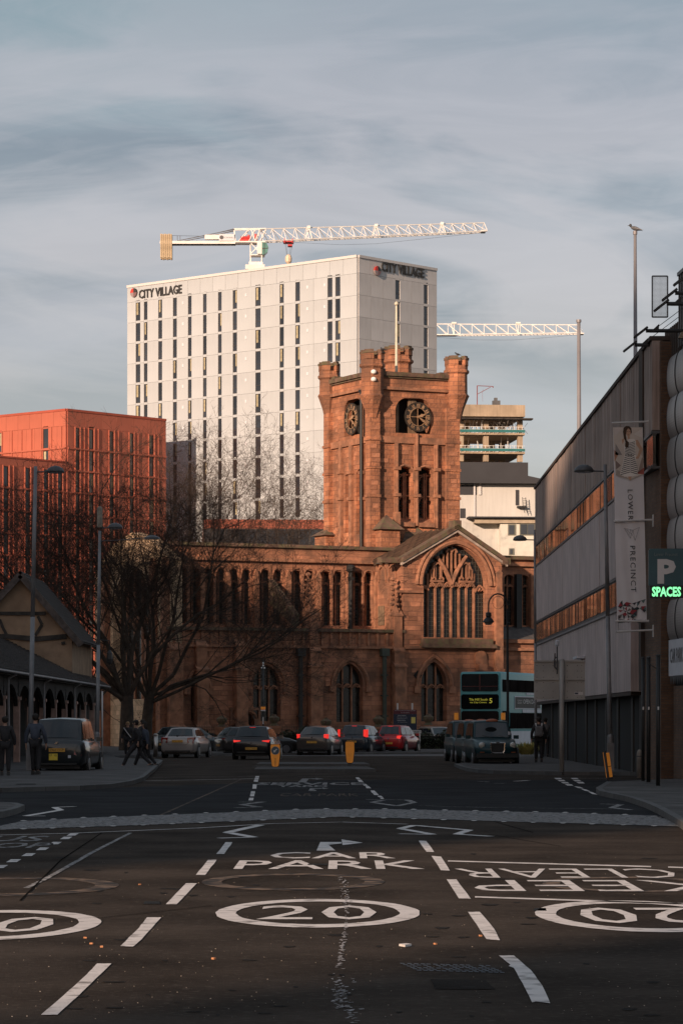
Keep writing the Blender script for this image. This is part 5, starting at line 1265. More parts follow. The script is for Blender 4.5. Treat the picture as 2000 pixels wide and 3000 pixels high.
q=MB(); q.box(UL+.02,-.02,2.62,UL+.25,.32,8.9); pobj('panel_end_post',q,m_panel)
q=MB(); q.box(pf_.u(1873),.9,pf_.zu(pf_.u(1890),2000),pf_.u(1905),.95,pf_.zu(pf_.u(1890),1894)); pobj('blank_white_board',q,m_sign)
q=MB(); u=pf_.u(1700); q.box(u,-.3,pf_.zu(u,1932),u+2.2,-.02,pf_.zu(u,1925)); pobj('wall_light',q,m_sign)

# ---------------------------------------------------------------- right: car park with barrel cladding
cf_=Frame(9.42,87.3,-86.7)
cpk=thing('car_park','multi storey car park clad in curved corrugated metal barrels, far right foreground','building',(9.42,87.3,0))
def kobj(n,b,m,**k): return obj(n,b,m,cpk,cf_,**k)
b=MB(); b.box(-.2,.1,2.7,14,12,12.1); b.box(-.2,.15,0,14,12,2.69); kobj('backing_wall',b,m_void)
b=MB(); b.box(-3.6,-.3,0,-.35,.6,12.55); kobj('brick_pillar',b,m_brick)
b=MB(); b.box(-3.7,-.42,9.8,-3.0,.7,12.7); b.box(-3.7,-.42,2.6,-3.3,.7,9.79); kobj('dark_pilaster',b,m_brown)
b=MB(); b.box(0,.0,0,14,.149,2.7); kobj('brick_wall',b,m_brick)
ph=1.147; z0b=4.0
for k in range(7):
    zb=z0b+k*ph; n=22; prof=[]
    for j in range(n*2+1):
        t=j/(n*2); a=math.pi*(t-.5)*.86; r=.5+(.011 if j%2 else 0); prof.append((-.16*math.cos(a)*r/.5-.04, zb+.56+.60*math.sin(a)*r/.5))
    q=MB(); vs=[]; 
    for u in (.05,14): vs+= [(u,nn,z) for nn,z in prof]
    m_=len(prof); q.add(vs,[(j,j+1,m_+j+1,m_+j) for j in range(m_-1)]+[tuple(range(m_))]); br=kobj('cladding_barrel',q,m_alu)
    for u in (1.5,3.05,4.9,6.8,8.7): q=MB(); q.path([(u,nn-.015,z) for nn,z in prof[::2]],.016,4); obj('strap',q,m_black,br)
b=MB(); b.box(-.1,-.12,2.98,14,-.02,4.0); fas=kobj('fascia_board',b,m_sign)
me=fit(text_mesh('CAR PARK',m_gald,.01),2.1,.42,y=0); o=obj('fascia_lettering',me,None,fas); o.location=(1.25,-.13,3.55)
me=fit(text_mesh('LOWER _ PRECINCT',m_gal,.0),4.4,.2,y=0); o=obj('fascia_lettering',me,None,fas); o.location=(5.0,-.13,3.6)
b=MB(); 
for k in range(60):
    u=k*.22; z=2.72; b.add([(u,-.1,z+.25),(u+.2,-.1,z+.25),(u+.1+.08*(k%3-1),-.1,z)],[(0,1,2)])
kobj('triangle_trim',b,m_gald)
# screen above, booms, mesh frame
b=MB(); b.box(1.0,.05,12.1,14,.12,14.2)
for k in range(44): u=1.0+k*.3; b.box(u,-.03,12.2,u+.08,.049,14.3)
b.box(.95,-.06,14.2,14,.14,14.3); kobj('slatted_screen',b,m_gald)
b=MB(); b.box(-1.4,.1,12.1,1.2,.6,12.75)
for k in range(9): b.box(-1.4+k*.3,-.02,12.05,-1.28+k*.3,.1,12.95)
kobj('dark_upstand',b,m_brown)
for d_ in (88.6,85.4,79.9,77.9,75.2):
    q=MB(); x0=8.2; xe=9.6; q.tube((x0+.25,d_,12.55),(xe,d_,12.55),.055,n=7); q.path([(x0+.5,d_,12.6),(xe+.1,d_,13.35)],.012,4)
    q.add([(x0+.35,d_-.03,12.5),(x0+.6,d_-.03,12.5),(x0+.62,d_-.03,12.75),(x0+.35,d_+.03,12.5),(x0+.6,d_+.03,12.5),(x0+.62,d_+.03,12.75)],[(0,1,2),(5,4,3),(0,2,5,3),(0,3,4,1),(1,4,5,2)]); world_to(cpk,obj('boom',q,m_iron,cpk))
    q=MB(); q.T=Matrix.Translation((x0+.1,d_,12.5))@Matrix.Rotation(R(-38),4,'Y'); q.box(-.22,-.14,-.03,.24,.14,.03); world_to(cpk,obj('flood_lamp_plate',q,m_iron,cpk))
    q=MB(); q.prism([(9.35,12.35),(9.62,12.35),(9.6,12.85)],d_-.04,d_+.2); world_to(cpk,obj('boom_bracket',q,m_eave,cpk))
q=MB(); xa,xb,za,zb=gx(1909,84),gx(1954,84),gz(929,84),gz(809,84)
for p,r_ in (((xa,za),(xb,za)),((xa,zb),(xb,zb)),((xa,za),(xa,zb)),((xb,za),(xb,zb))): q.tube((p[0],84,p[1]),(r_[0],84,r_[1]),.025,n=4)
mf=world_to(cpk,obj('mesh_frame',q,m_gald,cpk))
q=MB()
for k in range(1,13): x=xa+(xb-xa)*k/13; q.tube((x,84,za),(x,84,zb),.004,n=3,cap=False)
for k in range(1,34): z=za+(zb-za)*k/34; q.tube((xa,84,z),(xb,84,z),.004,n=3,cap=False)
obj('wire_mesh',q,m_gald,mf,kind='stuff')

# ---------------------------------------------------------------- banner
D=89.; bx0,bx1=gx(1794,D),gx(1881,D); bz1,bz0=gz(1252,D),gz(1818,D); BW=bx1-bx0; BH=bz1-bz0; lean=gx(1806,D)-bx0
ban=thing('street_banner','tall white hanging banner with a woman in a striped dress and vertical lettering','banner',(bx0,D,bz0))
Tb=Matrix(((1,0,-lean/BH,lean),(0,1,0,0),(0,0,1,0),(0,0,0,1)))
m_ban=mat('banner_cloth',(.82,.78,.79),.8,var=.04,vs=1)
q=MB(); q.T=Tb; n=14; m2=20; vs=[]
for j in range(m2+1):
    for i in range(n+1): x=BW*i/n; z=BH*j/m2; vs.append((x, .02*math.sin(i*.9+j*.35)*math.sin(math.pi*i/n)*(1 if j<12 else .4), z))
q.add(vs,[(j*(n+1)+i,j*(n+1)+i+1,(j+1)*(n+1)+i+1,(j+1)*(n+1)+i) for j in range(m2) for i in range(n)]); cloth=obj('cloth',q,m_ban,ban,smooth=True)
def pr2(name,polys,m,y=-.03):
    q=MB(); q.T=Tb
    for p in polys:
        pts=[(bx*BW,bz) for bx,bz in p]; tri=[tuple(t) for t in tessellate_polygon([[Vector((a,b_,0)) for a,b_ in pts]])]; q.add([(a,y,b_) for a,b_ in pts],tri)
    return obj(name,q,m,cloth)
# print in (fraction of width, metres below top) read off the banner
def up(pts): return [((x-133)/300, BH-(y-215)/3.267*D/F) for x,y in pts]
cB=lambda n,c: mat(n,c,.8,var=.05)
pr2('print_background',[up([(133,215),(425,215),(437,660),(292,718),(150,672)])],cB('print_cream',(.70,.60,.52)),-.025)
tr=[([(133,215),(240,215),(150,300)],(.72,.62,.57)),([(430,225),(340,280),(432,320)],(.78,.7,.64)),([(140,430),(185,470),(140,545)],(.55,.28,.18)),([(155,370),(220,480),(150,480)],(.35,.30,.28)),([(150,530),(205,580),(155,620)],(.28,.2,.18)),([(350,660),(437,600),(437,665)],(.45,.12,.09)),([(420,500),(436,530),(425,610),(370,660)],(.4,.3,.25)),([(160,620),(200,640),(290,715),(150,672)],(.48,.4,.35)),([(380,400),(430,420),(430,520)],(.55,.45,.38))]
for i,(p,c) in enumerate(tr): pr2('print_facet',[up(p)],cB('print_tone_%s'%'abcdefghi'[i],c),-.0262)
sk=cB('print_skin',(.6,.36,.24)); hr=cB('print_hair',(.07,.035,.02)); dw=cB('print_dress',(.85,.78,.72)); db_=cB('print_stripe',(.03,.025,.025))
pr2('print_arm',[up([(352,340),(380,335),(430,425),(385,515),(345,520),(320,540),(310,520),(370,495),(395,425),(355,370)]),up([(240,350),(225,380),(218,335),(245,315)]),up([(270,680),(312,680),(300,722),(285,718)])],sk,-.028)
pr2('print_dress_shape',[up([(288,330),(345,325),(362,350),(352,460),(375,675),(320,685),(240,688),(192,668),(248,465),(238,400),(260,380)])],dw,-.029)
stp=[]
for k in range(9): y=345+k*15; stp.append(up([(250+k*0,y+8),(298,y+20),(352,y+5),(352,y+10),(298,y+26),(250,y+14)]))
for k in range(10):
    y=470+k*19; w_=42+k*5.5; stp.append(up([(298-w_-8,y+14+k*1.2),(298,y-2),(298,y+4),(298-w_-10,y+21+k*1.2)])); stp.append(up([(300,y-2),(300+min(w_,72),y+18),(300+min(w_,72),y+25),(300,y+5)]))
pr2('print_stripes',stp,db_,-.031)
pr2('print_face',[up([(262,235),(285,222),(308,235),(310,275),(298,300),(300,325),(278,325),(280,302),(265,285)])],sk,-.0315)
pr2('print_features',[up([(272,255),(282,254),(282,258),(272,259)]),up([(292,254),(302,255),(302,259),(292,258)]),up([(281,286),(295,286),(288,291)])],hr,-.0325)
pr2('print_hair',[up([(232,260),(240,220),(262,202),(295,203),(318,225),(322,262),(312,285),(306,240),(285,225),(270,245),(262,290),(268,340),(290,360),(285,405),(262,415),(250,390),(258,360),(240,320)])],hr,-.033)
def vtext(s,ytop,ybot,xc,h):
    me=fit(text_mesh(s,m_letd,.0,1.25),1,1,up='y'); L_=(ybot-ytop)/3.267*D/F; zc_=BH-((ytop+ybot)/2-215)/3.267*D/F; cx=(xc-133)/300*BW
    for v in me.vertices: a,b_=v.co.x,v.co.y; v.co=Tb@Vector((cx+b_*h,-.035,zc_-a*L_))
    obj('banner_lettering',me,None,cloth)
vtext('LOWER',812,1103,292,.145); vtext('PRECINCT',1350,1790,305,.15)
# butterfly of thin lines
bf=[(232,1180),(290,1278),(320,1200),(385,1172),(340,1298),(310,1240),(232,1180),(320,1200),(340,1298)]; q=MB(); q.T=Tb; q.path([(u_[0]*BW,-.03,u_[1]) for u_ in up([(a-8,c) for a,c in bf])],.004,4); q.path([(u_[0]*BW,-.03,u_[1]) for u_ in up([(270,1250),(290,1190),(290,1278),(255,1222)])],.003,4); obj('banner_emblem',q,m_gald,cloth)
rs=random.Random(21); y0,y1=1895,2088; cols_=[(.03,.05,.05),(.38,.05,.06),(.12,.2,.2),(.2,.18,.17),(.08,.07,.08)]
Pg={}
for i in range(7):
    for j in range(6): Pg[i,j]=(185+i*47+rs.uniform(-10,10)*(0<i<6),(1870 if j==0 else 1890+j*40)+ (abs(i-3)*-14+30 if j==0 else rs.uniform(-8,8)*(j<5)))
grp={}
for i in range(6):
    for j in range(5):
        a,b_,c_,d_=Pg[i,j],Pg[i+1,j],Pg[i+1,j+1],Pg[i,j+1]
        m_=((a[0]+c_[0])/2,(a[1]+c_[1])/2)
        for t3 in ((a,b_,m_),(b_,c_,m_),(c_,d_,m_),(d_,a,m_)):
            if rs.random()<.5: grp.setdefault(rs.randrange(5),[]).append(up([(p[0]-40,min(p[1],2088)) for p in t3]))
for k,v in grp.items(): pr2('mosaic_triangles',v,cB('mosaic_%s'%'abcde'[k],cols_[k]),-.028)
for y,ex in ((1240,0),(1528,1),(1851,1)):
    q=MB(); z=gz(y,D); xl_=gx(1790+(1528-1528)+(y-1250)*.021,D)-bx0; q.tube((xl_,-.05,z-bz0),(gx(1912,D)-bx0,-.05,z-bz0+.05),.03,n=7); q.box(gx(1910,D)-bx0,-.1,z-bz0-.15,gx(1915,D)-bx0+.02,.05,z-bz0+.2); obj('arm',q,mat('white_arm',(.6,.57,.55),.5,var=.05),ban)
q=MB(); q.tube((lean-.05,-.04,-.02),(lean+BW+.06,-.04,-.02),.035,n=7); obj('bottom_rail',q,MATS['white_arm'],ban)
q=MB(); q.path([(lean+.03,-.04,-.05),(lean+.03,-.05,gz(1851,D)-bz0)],.006,3); q.path([(lean+BW-.03,-.04,-.05),(lean+BW-.03,-.05,gz(1851,D)-bz0)],.006,3); obj('tie_cord',q,m_iron,ban)

# ---------------------------------------------------------------- parking sign
D=78.; x0,x1=gx(1899,D),gx(2006,D); z1,z0=gz(1607,D),gz(1752,D)
ps_=thing('parking_sign','teal parking sign with a big pale P over lit green lettering SPACES','sign',(x1+.1,D,0))
def sobj(n,b,m,**k): return world_to(ps_,obj(n,b,m,ps_,**k))
q=MB(); zz=gz(1715,D); q.box(x0,D,zz,x1+.35,D+.12,z1-.03); q.box(x0+.03,D,z1-.03,x1+.3,D+.12,z1); sobj('sign_panel',q,m_teal)
q=MB(); q.box(x0+.02,D-.01,z0,x1+.35,D+.13,zz-.003); sobj('display_box',q,m_black)
q=MB(); q.tube((x1+.25,D+.2,0),(x1+.25,D+.2,z1-.1),.06,n=8); sobj('post',q,m_iron)
def stext(s,xa,xb,ya,yb,m,bold=.02,out_=.02,parent=ps_,DD=D,name='sign_lettering',sp=1.0):
    me=fit(text_mesh(s,m,bold,sp),gx(xb,DD)-gx(xa,DD),gz(ya,DD)-gz(yb,DD)); o=obj(name,me,None,parent); o.location=Vector(((gx(xa,DD)+gx(xb,DD))/2,DD-out_,(gz(ya,DD)+gz(yb,DD))/2))-Vector(parent.location); return o
stext('Lower Precinct',1915,1983,1619,1629,mat('letter_dim',(.16,.2,.2),.6,var=0),.0)
stext('P',1924,1978,1638,1710,m_letw,.045)
stext('SPACES',1908,1993,1719,1748,m_spc,.035)

# ---------------------------------------------------------------- sign seen from behind
D=97.7
sg=thing('direction_sign','large grey road sign seen from behind, on a round post right of the taxis','sign',(gx(1643,D),D,0))
q=MB(); q.box(gx(1563,D),D-.06,gz(2048,D),gx(1711,D),D-.03,gz(1936,D)); pn_=world_to(sg,obj('back_panel',q,m_signb,sg))
q=MB()
for y in (1937,1990,2047): q.box(gx(1562,D),D-.10,gz(y+2.5,D),gx(1712,D),D-.061,gz(y-2.5,D))
world_to(sg,obj('stiffening_rail',q,m_signb,sg))
q=MB(); rs=random.Random(2)
for y in (1950,1966,1984,2000,2025,2043):
    for x in (1571,1590,1618,1660,1690,1702): 
        q.tube((gx(x,D),D-.075,gz(y,D)),(gx(x,D),D-.058,gz(y,D)),.012,n=6)
world_to(sg,obj('rivets',q,m_iron,sg,kind='stuff'))
q=MB(); q.box(gx(1681,D),D-.066,gz(2036,D),gx(1706,D),D-.062,gz(2027,D)); world_to(sg,obj('maker_label',q,m_letw,sg)); q=MB(); q.box(gx(1682,D),D-.069,gz(2034,D),gx(1692,D),D-.0665,gz(2029,D)); world_to(sg,obj('label_mark',q,m_cnavy,sg))
q=MB(); q.tube((gx(1643,D),D-.18,.1),(gx(1643,D),D-.18,gz(1931,D)),.078,n=12); world_to(sg,obj('post',q,m_signb,sg,smooth=True))
q=MB(); x=gx(1630,D); q.tube((x,D-.12,gz(1975,D)),(x,D-.12,gz(1893,D)),.022,n=6); q.path([(x,D-.12,gz(1962,D)),(x-.08,D-.12,gz(1955,D)),(x-.08,D-.12,gz(1930,D)),(x-.03,D-.12,gz(1925,D))],.025,5); q.box(x-.09,D-.16,gz(1928,D),x-.05,D-.08,gz(1914,D)); q.mi=1; q.lathe([(.03,gz(1894,D)),(.065,gz(1890,D)),(.065,gz(1878,D)),(.04,gz(1876,D))],(x,D-.12,0),8); q.mi=0
world_to(sg,obj('detector',q,[m_gald,m_sign],sg))

# ---------------------------------------------------------------- lamp posts, masts, poles
def lamp_post(label,px_base,px_top,ytop,d,heads,r0=.085,r1=.055,m=m_gal,extra=None):
    x=gx(px_base,d); xt=gx(px_top,d)-x; h=gz(ytop,d); t=thing('street_lamp',label,'street lamp',(x,d,.1),group='dome headed street lamps')
    q=MB(); q.tube((0,0,0),(xt*.5,0,h*.5),r0,(r0+r1)/2,12,True); q.tube((xt*.5,0,h*.5),(xt,0,h-.1),(r0+r1)/2,r1,12); obj('pole',q,m,t,smooth=True)
    q=MB(); q.box(-.11,-.11,0,.11,.11,.9) if r0>.08 else None; q.lathe([(r0*1.35,0),(r0*1.3,1.1),(r0,1.2)],(0,0,0),12); obj('base_sleeve',q,m,t)
    for hx,y,sz in heads:
        z=gz(y,d)-.1; X=gx(hx,d)-x; q=MB(); px0=xt*(z/h); q.tube((px0,0,z),(X,0,z+.02),.025,n=6); obj('arm',q,m_gald,t)
        n=12; q=MB(); prof=[(sz,-.02),(sz*.98,.05*sz/.3),(sz*.8,.13*sz/.3),(sz*.45,.19*sz/.3),(.05,.21*sz/.3)]; q.lathe(prof,(X,0,z),n); hd=obj('lamp_head',q,m_gald,t,smooth=True)
        q=MB(); q.lathe([(sz*.8,-.035),(sz*.85,-.021)],(X,0,z),n); obj('lens',q,m_sign,hd)
    return t
lamp_post('tall dome headed street lamp at far left, on the pavement by the colonnade',88,105,1366,100,[(163,1383,.29)])
lamp_post('street lamp behind the black taxi, with a short arm and a long arm',285,293,1555,124,[(338,1547,.3)])
b=bpy.data.objects['street_lamp.001']
q=MB(); d=124.; x=gx(285,d); xt=gx(293,d)-x; q.lathe([(.1,gz(1545,d)),(.11,gz(1540,d)),(.11,gz(1490,d)),(.05,gz(1483,d))],(xt,0,-.1),10); obj('wooden_top_section',q,mat('pale_sleeve',(.28,.24,.19),.8,var=.3,vs=4),b)
q=MB(); q.path([(xt*.9,0,gz(1592,d)),(gx(340,d)-x,0,gz(1590,d)),(gx(425,d)-x,0,gz(1583,d))],.02,5); q.lathe([(.32,0),(.3,.08),(.1,.16)],(gx(446,d)-x,0,gz(1587,d)),12); obj('long_arm_lamp',q,m_gald,b)
lamp_post('tall dome headed street lamp standing before the banner, right side',1787,1771,1361,100,[(1709,1381,.32)])
lamp_post('slim street lamp at the far corner of the concrete building',1569,1565,1552,132,[(1522,1582,.3)],.065,.045)
def mast(label,px_,ytop,d,r0,r1,cap):
    x=gx(px_,d); t=thing('roof_mast',label,'mast',(x,d,0),group='thin masts rising behind the concrete building')
    q=MB(); q.tube((0,0,0),(gx(px_-4,d)-x,0,gz(ytop,d)),r0*1.2,r1,10); obj('pole',q,m_galp,t,smooth=True)
    q=MB(); q.lathe([(cap,-.03),(cap,.08)],(gx(px_-4,d)-x,0,gz(ytop,d)),12); obj('cap',q,m_galp,t); return t
mast('tall thin mast with a seagull on top, rising behind the concrete building',1863,684,99.,.105,.05,.07)
mast('thin mast with a flat disc cap beside the second crane jib',1698,942,131.,.12,.075,.11)
bird('seagull','grey and white seagull perched on top of the tallest mast',(gx(1859,99.),99.,gz(682,99.)),.5,mat('gull_white',(.12,.12,.125),.8),mat('gull_dark',(.06,.06,.062),.8),-1)
# heritage lamp with swan neck
d=135.; x=gx(1487,d)
t=thing('heritage_lamp','black swan neck heritage lamp post hanging over the double decker bus','street lamp',(x,d,.1))
q=MB(); q.tube((0,0,0),(-.03,0,gz(1790,d)),.07,.045,8); q.lathe([(.13,0),(.13,.5),(.09,.7)],(0,0,0),8); q.lathe([(.03,gz(1830,d)-.1),(.09,gz(1826,d)-.1),(.03,gz(1822,d)-.1)],(0,0,0),8); obj('pole',q,m_iron,t)
q=MB(); cx=gx(1458,d)-x; rr2=gx(1486,d)-gx(1458,d); pts=[(cx+rr2*math.cos(a),0,gz(1780,d)+rr2*1.2*math.sin(a)) for a in [k*math.pi/14 for k in range(15)]]; q.path(pts,.035,6); q.path([pts[-1],(cx-rr2,0,gz(1800,d))],.03,6); q.path([(cx+.25*math.cos(a)*1.0,0,gz(1772,d)+.28*math.sin(a)) for a in [k*math.pi/8 for k in range(17)]],.012,4); obj('swan_neck',q,m_iron,t)
q=MB(); q.lathe([(.05,.42),(.12,.4),(.13,.25),(.1,.2),(.18,.12),(.25,0),(.25,-.03)],(cx-rr2,0,gz(1828,d)),12); obj('lantern',q,m_iron,t); q=MB(); q.lathe([(.12,-.14),(.2,-.04)],(cx-rr2,0,gz(1828,d)),10); obj('globe',q,mat('dull_globe',(.25,.22,.2),.3),t)
def pole_thing(name,label,cat,px_,ytop,ybase,w_px,m,cap=True,d=None,n=8):
    d=d or F*EYE/(ybase-HZ); x=gx(px_,d); t=thing(name,label,cat,(x,d,.0)); r=w_px/2*d/F; q=MB(); q.tube((0,0,0),(0,0,gz(ytop,d)),r,r,n); obj('shaft',q,m,t,smooth=True)
    if cap: q=MB(); q.lathe([(r*1.15,gz(ytop,d)),(r*1.1,gz(ytop,d)+r*.6),(r*.4,gz(ytop,d)+r*.9)],(0,0,0),n); obj('cap',q,m,t)
    return t,d
for px_,yt,yb,w_,lb in ((1882,1929,2300,10,'leftmost of the three black posts by the car park wall'),(1898,1929,2304,12,'middle one of the three black posts by the car park wall'),(1926,1922,2315,12,'tallest nearest of the three black posts, in front of the brick wall')):
    t,d=pole_thing('black_post',lb,'post',px_,yt,yb,w_,m_iron); t['group']='black square posts by the car park'
    q=MB(); z=gz(2075,d); q.box(-.02,-.075,z-.04,.02,-.06,z+.04); obj('reflector',q,m_letw,t)
    if px_==1926: q=MB(); q.path([(-.05,0,gz(1958,d)),(-.28,0,gz(1940,d))],.02,4); obj('stay',q,m_iron,t)
q=MB(); d=86.; 
t=thing('stone_bollard','pale round topped stone bollard beside the black posts','bollard',(gx(1872,d),d,.1),group=None)
q.lathe([(.085,0),(.085,.66),(.075,.74),(.05,.79),(.01,.81)],(0,0,0),12); obj('shaft',q,mat('bollard_stone',(.25,.22,.19),.8,var=.2,vs=3,bump=.3),t,smooth=True); q=MB(); q.lathe([(.088,.6),(.088,.63)],(0,0,0),12); obj('groove_band',q,m_gald,t)
t,d=pole_thing('steel_bollard','shiny steel bollard standing beside the silver saloon','bollard',456,2155,2208,13,mat('brushed_steel',(.5,.46,.42),.3,.9,var=.1),d=150.)
t,d=pole_thing('thin_post','thin pale post by the hedge behind the man with the rucksack','post',1612,2150,2224,4,m_letw)
t,d=pole_thing('sign_post','dark signal post with small white lamps before the church doorway','post',771,1935,2183,4.5,m_iron,d=158.)
for z,w_,h,m in ((gz(2072,d),.24,.13,m_orange),(gz(2078,d),.24,.09,m_letw),(gz(2104,d),.05,.3,m_letw)): q=MB(); q.box(-w_/2,-.1,z-h,w_/2,-.06,z+h*.2); obj('plate',q,m,t)
q=MB()
for a,c in ((0,1950),(-.07,1957),(.07,1957),(0,1943)): q.lathe([(.01,-.05),(.05,0),(.01,.05)],(a,-.08,gz(c,d)),6)
obj('lamp_cluster',q,mat('lamp_white',(.8,.78,.75),.4,var=0),t)
t,d=pole_thing('downlit_post','thin pale post by the colonnade corner behind the second lamp','post',300,2027,2100,5,m_letw,d=150.)

# orange traffic bollards
def orange(label,px0,px1,ytop,ybot,ybase,sign,tilt=0,thin=False):
    d=F*EYE/(ybase-HZ); cx=gx((px0+px1)/2,d); t=thing('traffic_bollard',label,'bollard',(cx,d,.1),group='orange traffic bollards')
    w_=(px1-px0)*d/F/2; z0,z1=gz(ybot,d)-.1,gz(ytop,d)-.1; h=z1-z0
    pts=[(-w_*.45,z0),(w_*.45,z0),(w_*.72,z0+h*.05),(w_,z0+h*.55),(w_,z0+h*.93),(w_*.9,z1),(-w_*.9,z1),(-w_,z0+h*.93),(-w_,z0+h*.55),(-w_*.72,z0+h*.05)]
    q=MB(); q.prism([(x*.98,z) for x,z in pts],-.06,.06); obj('shell',q,m_black,t)
    q=MB(); q.prism([(x*.88,(z-z0)*.965+z0+h*.02) for x,z in pts],-.075,-.061); fc=obj('face',q,m_orange,t)
    q=MB(); q.box(-w_*.4,-.05,-.1,w_*.4,.05,z0); obj('foot',q,m_black,t)
    if sign:
        q=MB(); n=24; c=(0,z0+h*.72); r=w_*.8
        q.prism([(c[0]+r*math.cos(2*math.pi*k/n),c[1]+r*math.sin(2*math.pi*k/n)) for k in range(n)],-.083,-.076); dsc=obj('sign_disc',q,mat('disc_ring',(.3,.3,.3),.4,var=0),t)
        q=MB(); r*=.9; q.prism([(c[0]+r*math.cos(2*math.pi*k/n),c[1]+r*math.sin(2*math.pi*k/n)) for k in range(n)],-.087,-.0835); obj('disc_face',q,mat('disc_blue',(.05,.09,.12),.4,var=0),t)
        q=MB(); a=R(-135); 
        P=[(-.6,.14),(.15,.14),(.15,.4),(.7,0),(.15,-.4),(.15,-.14),(-.6,-.14)]; q.prism([(c[0]+r*(x*math.cos(a)-z*math.sin(a)),c[1]+r*(x*math.sin(a)+z*math.cos(a))) for x,z in P],-.091,-.0875); obj('arrow',q,m_letw,t)
        me=fit(text_mesh('IIIIII',m_letd,.0),h*.3,.05,up='y')
        for v in me.vertices: a_,b_=v.co.x,v.co.y; v.co=(b_,-.078,z0+h*.22+a_)
        obj('small_lettering',me,None,t)
    if tilt: t.rotation_euler=(0,R(tilt),0)
    return t
orange('orange bollard with round keep left arrow sign, left end of the traffic island',791,822,2180,2247,2255,True)
orange('plain backed orange bollard at the right end of the traffic island',1010,1039,2172,2236,2246,False)
d=88.; t=thing('traffic_bollard','orange bollard turned edge on and leaning, by the tall right lamp post','bollard',(gx(1788,d),d,.0),group='orange traffic bollards')
for dx,m in ((0,m_orange),(-.085,m_orange)):
    q=MB(); q.box(-.03+dx,-.06,.1,.06+dx if dx==0 else -.02+dx,.06,.8 if dx==0 else .83); obj('face',q,m,t)
q=MB(); q.box(-.055,-.07,.08,-.035,.07,.86); q.box(-.12,-.07,.03,.07,.07,.098); q.box(-.032,-.065,.4,.062,-.061,.42); obj('shell',q,m_black,t)
t.rotation_euler=(0,R(-8),0)

# ---------------------------------------------------------------- church grounds: board, sign, piers, hedge
d=186.; nb_=thing('notice_board','dark blue church notice board with maroon header and a yellow notice','notice board',(gx(1186,d),d,0))
def nobj(n,b,m): return world_to(nb_,obj(n,b,m,nb_))
for a in (1164,1207): q=MB(); q.tube((gx(a,d),d+.06,0),(gx(a,d),d+.06,gz(2060,d)),.05,n=6); nobj('post',q,m_letw)
q=MB(); q.box(gx(1152,d),d-.04,gz(2140,d),gx(1220,d),d,gz(2092,d)); nobj('panel',q,mat('board_navy',(.012,.02,.045),.5,var=.05))
q=MB(); q.box(gx(1152,d),d-.045,gz(2092,d)+.003,gx(1220,d),d,gz(2079,d)); nobj('header_panel',q,mat('board_maroon',(.10,.01,.02),.5,var=.05))
q=MB(); q.box(gx(1204,d),d-.05,gz(2119,d),gx(1216,d),d-.041,gz(2101,d)); nobj('yellow_notice',q,mat('notice_yellow',(.75,.6,.15),.6,var=.05))
for s,xa,xb,ya,yb in (('THE PARISH CHURCH OF ST JOHN THE BAPTIST',1156,1216,2081,2083.5),('Church of England',1174,1198,2087,2089.5),('SUNDAY SERVICES',1164,1188,2095,2098),('8.00am Holy Communion',1162,1192,2100,2102),('10.30am Sung Eucharist',1162,1192,2104,2106),('WEEKDAY SERVICES',1163,1187,2109,2112),('Thursday 10.30am',1164,1192,2115,2117),('ALL ARE WELCOME',1163,1190,2124,2127)): stext(s,xa,xb,ya,yb,m_letw,.0,.06,nb_,d)
d=181.; st2=thing('street_name_sign','small white street name plate beside the red hatchback','sign',(gx(1218,d),d,0))
q=MB(); q.box(gx(1202,d),d-.03,gz(2148,d),gx(1233,d),d,gz(2139,d)); world_to(st2,obj('plate',q,m_letw,st2)); stext('STREET',1206,1231,2141,2146.5,m_letd,.02,.04,st2,d)
for a in (1206,1229): q=MB(); q.box(gx(a,d)-.03,d,0,gx(a,d)+.03,d+.05,gz(2139,d)); world_to(st2,obj('leg',q,m_letw,st2))
for k,(px_,yt) in enumerate(((650,2096),(803,2093),(955,2103),(1108,2096),(1254,2091))):
    d=188.; P=(gx(px_,d),d,0); lab=['beside the church door','between the black hatchback and the left pointed window','under the middle pointed window','beside the green drainpipe','under the right pointed window'][k]
    t=thing('gate_pier','dark stone churchyard pier with urn top '+lab,'pier',P,group='stone piers along the churchyard wall')
    h=gz(yt,d); q=MB(); q.box(-.38,-.38,0,.38,.38,h-.85); q.box(-.46,-.46,h-.85,.46,.46,h-.7); obj('shaft',q,m_trim,t); q=MB(); q.lathe([(.3,h-.7),(.18,h-.55),(.32,h-.35),(.34,h-.2),(.15,h-.08),(.12,h)],(0,0,0),8); obj('urn',q,m_cope,t)
cw=thing('churchyard_wall','low dark stone churchyard wall behind the hedge','wall',(gx(950,188.3),188.3,0))
q=MB(); q.box(gx(560,188),188.1,0,gx(1345,188),188.5,.85); world_to(cw,obj('wall',q,m_sand,cw)); q=MB(); q.box(gx(560,188),188.02,.85,gx(1345,188),188.58,.97); world_to(cw,obj('coping',q,m_cope,cw))
q=MB()
for a in range(565,1340,5): q.tube((gx(a,188),188.3,.97),(gx(a,188),188.3,1.5),.015,n=3)
q.tube((gx(560,188),188.3,1.4),(gx(1345,188),188.3,1.4),.02,n=4); world_to(cw,obj('railing',q,m_iron,cw))
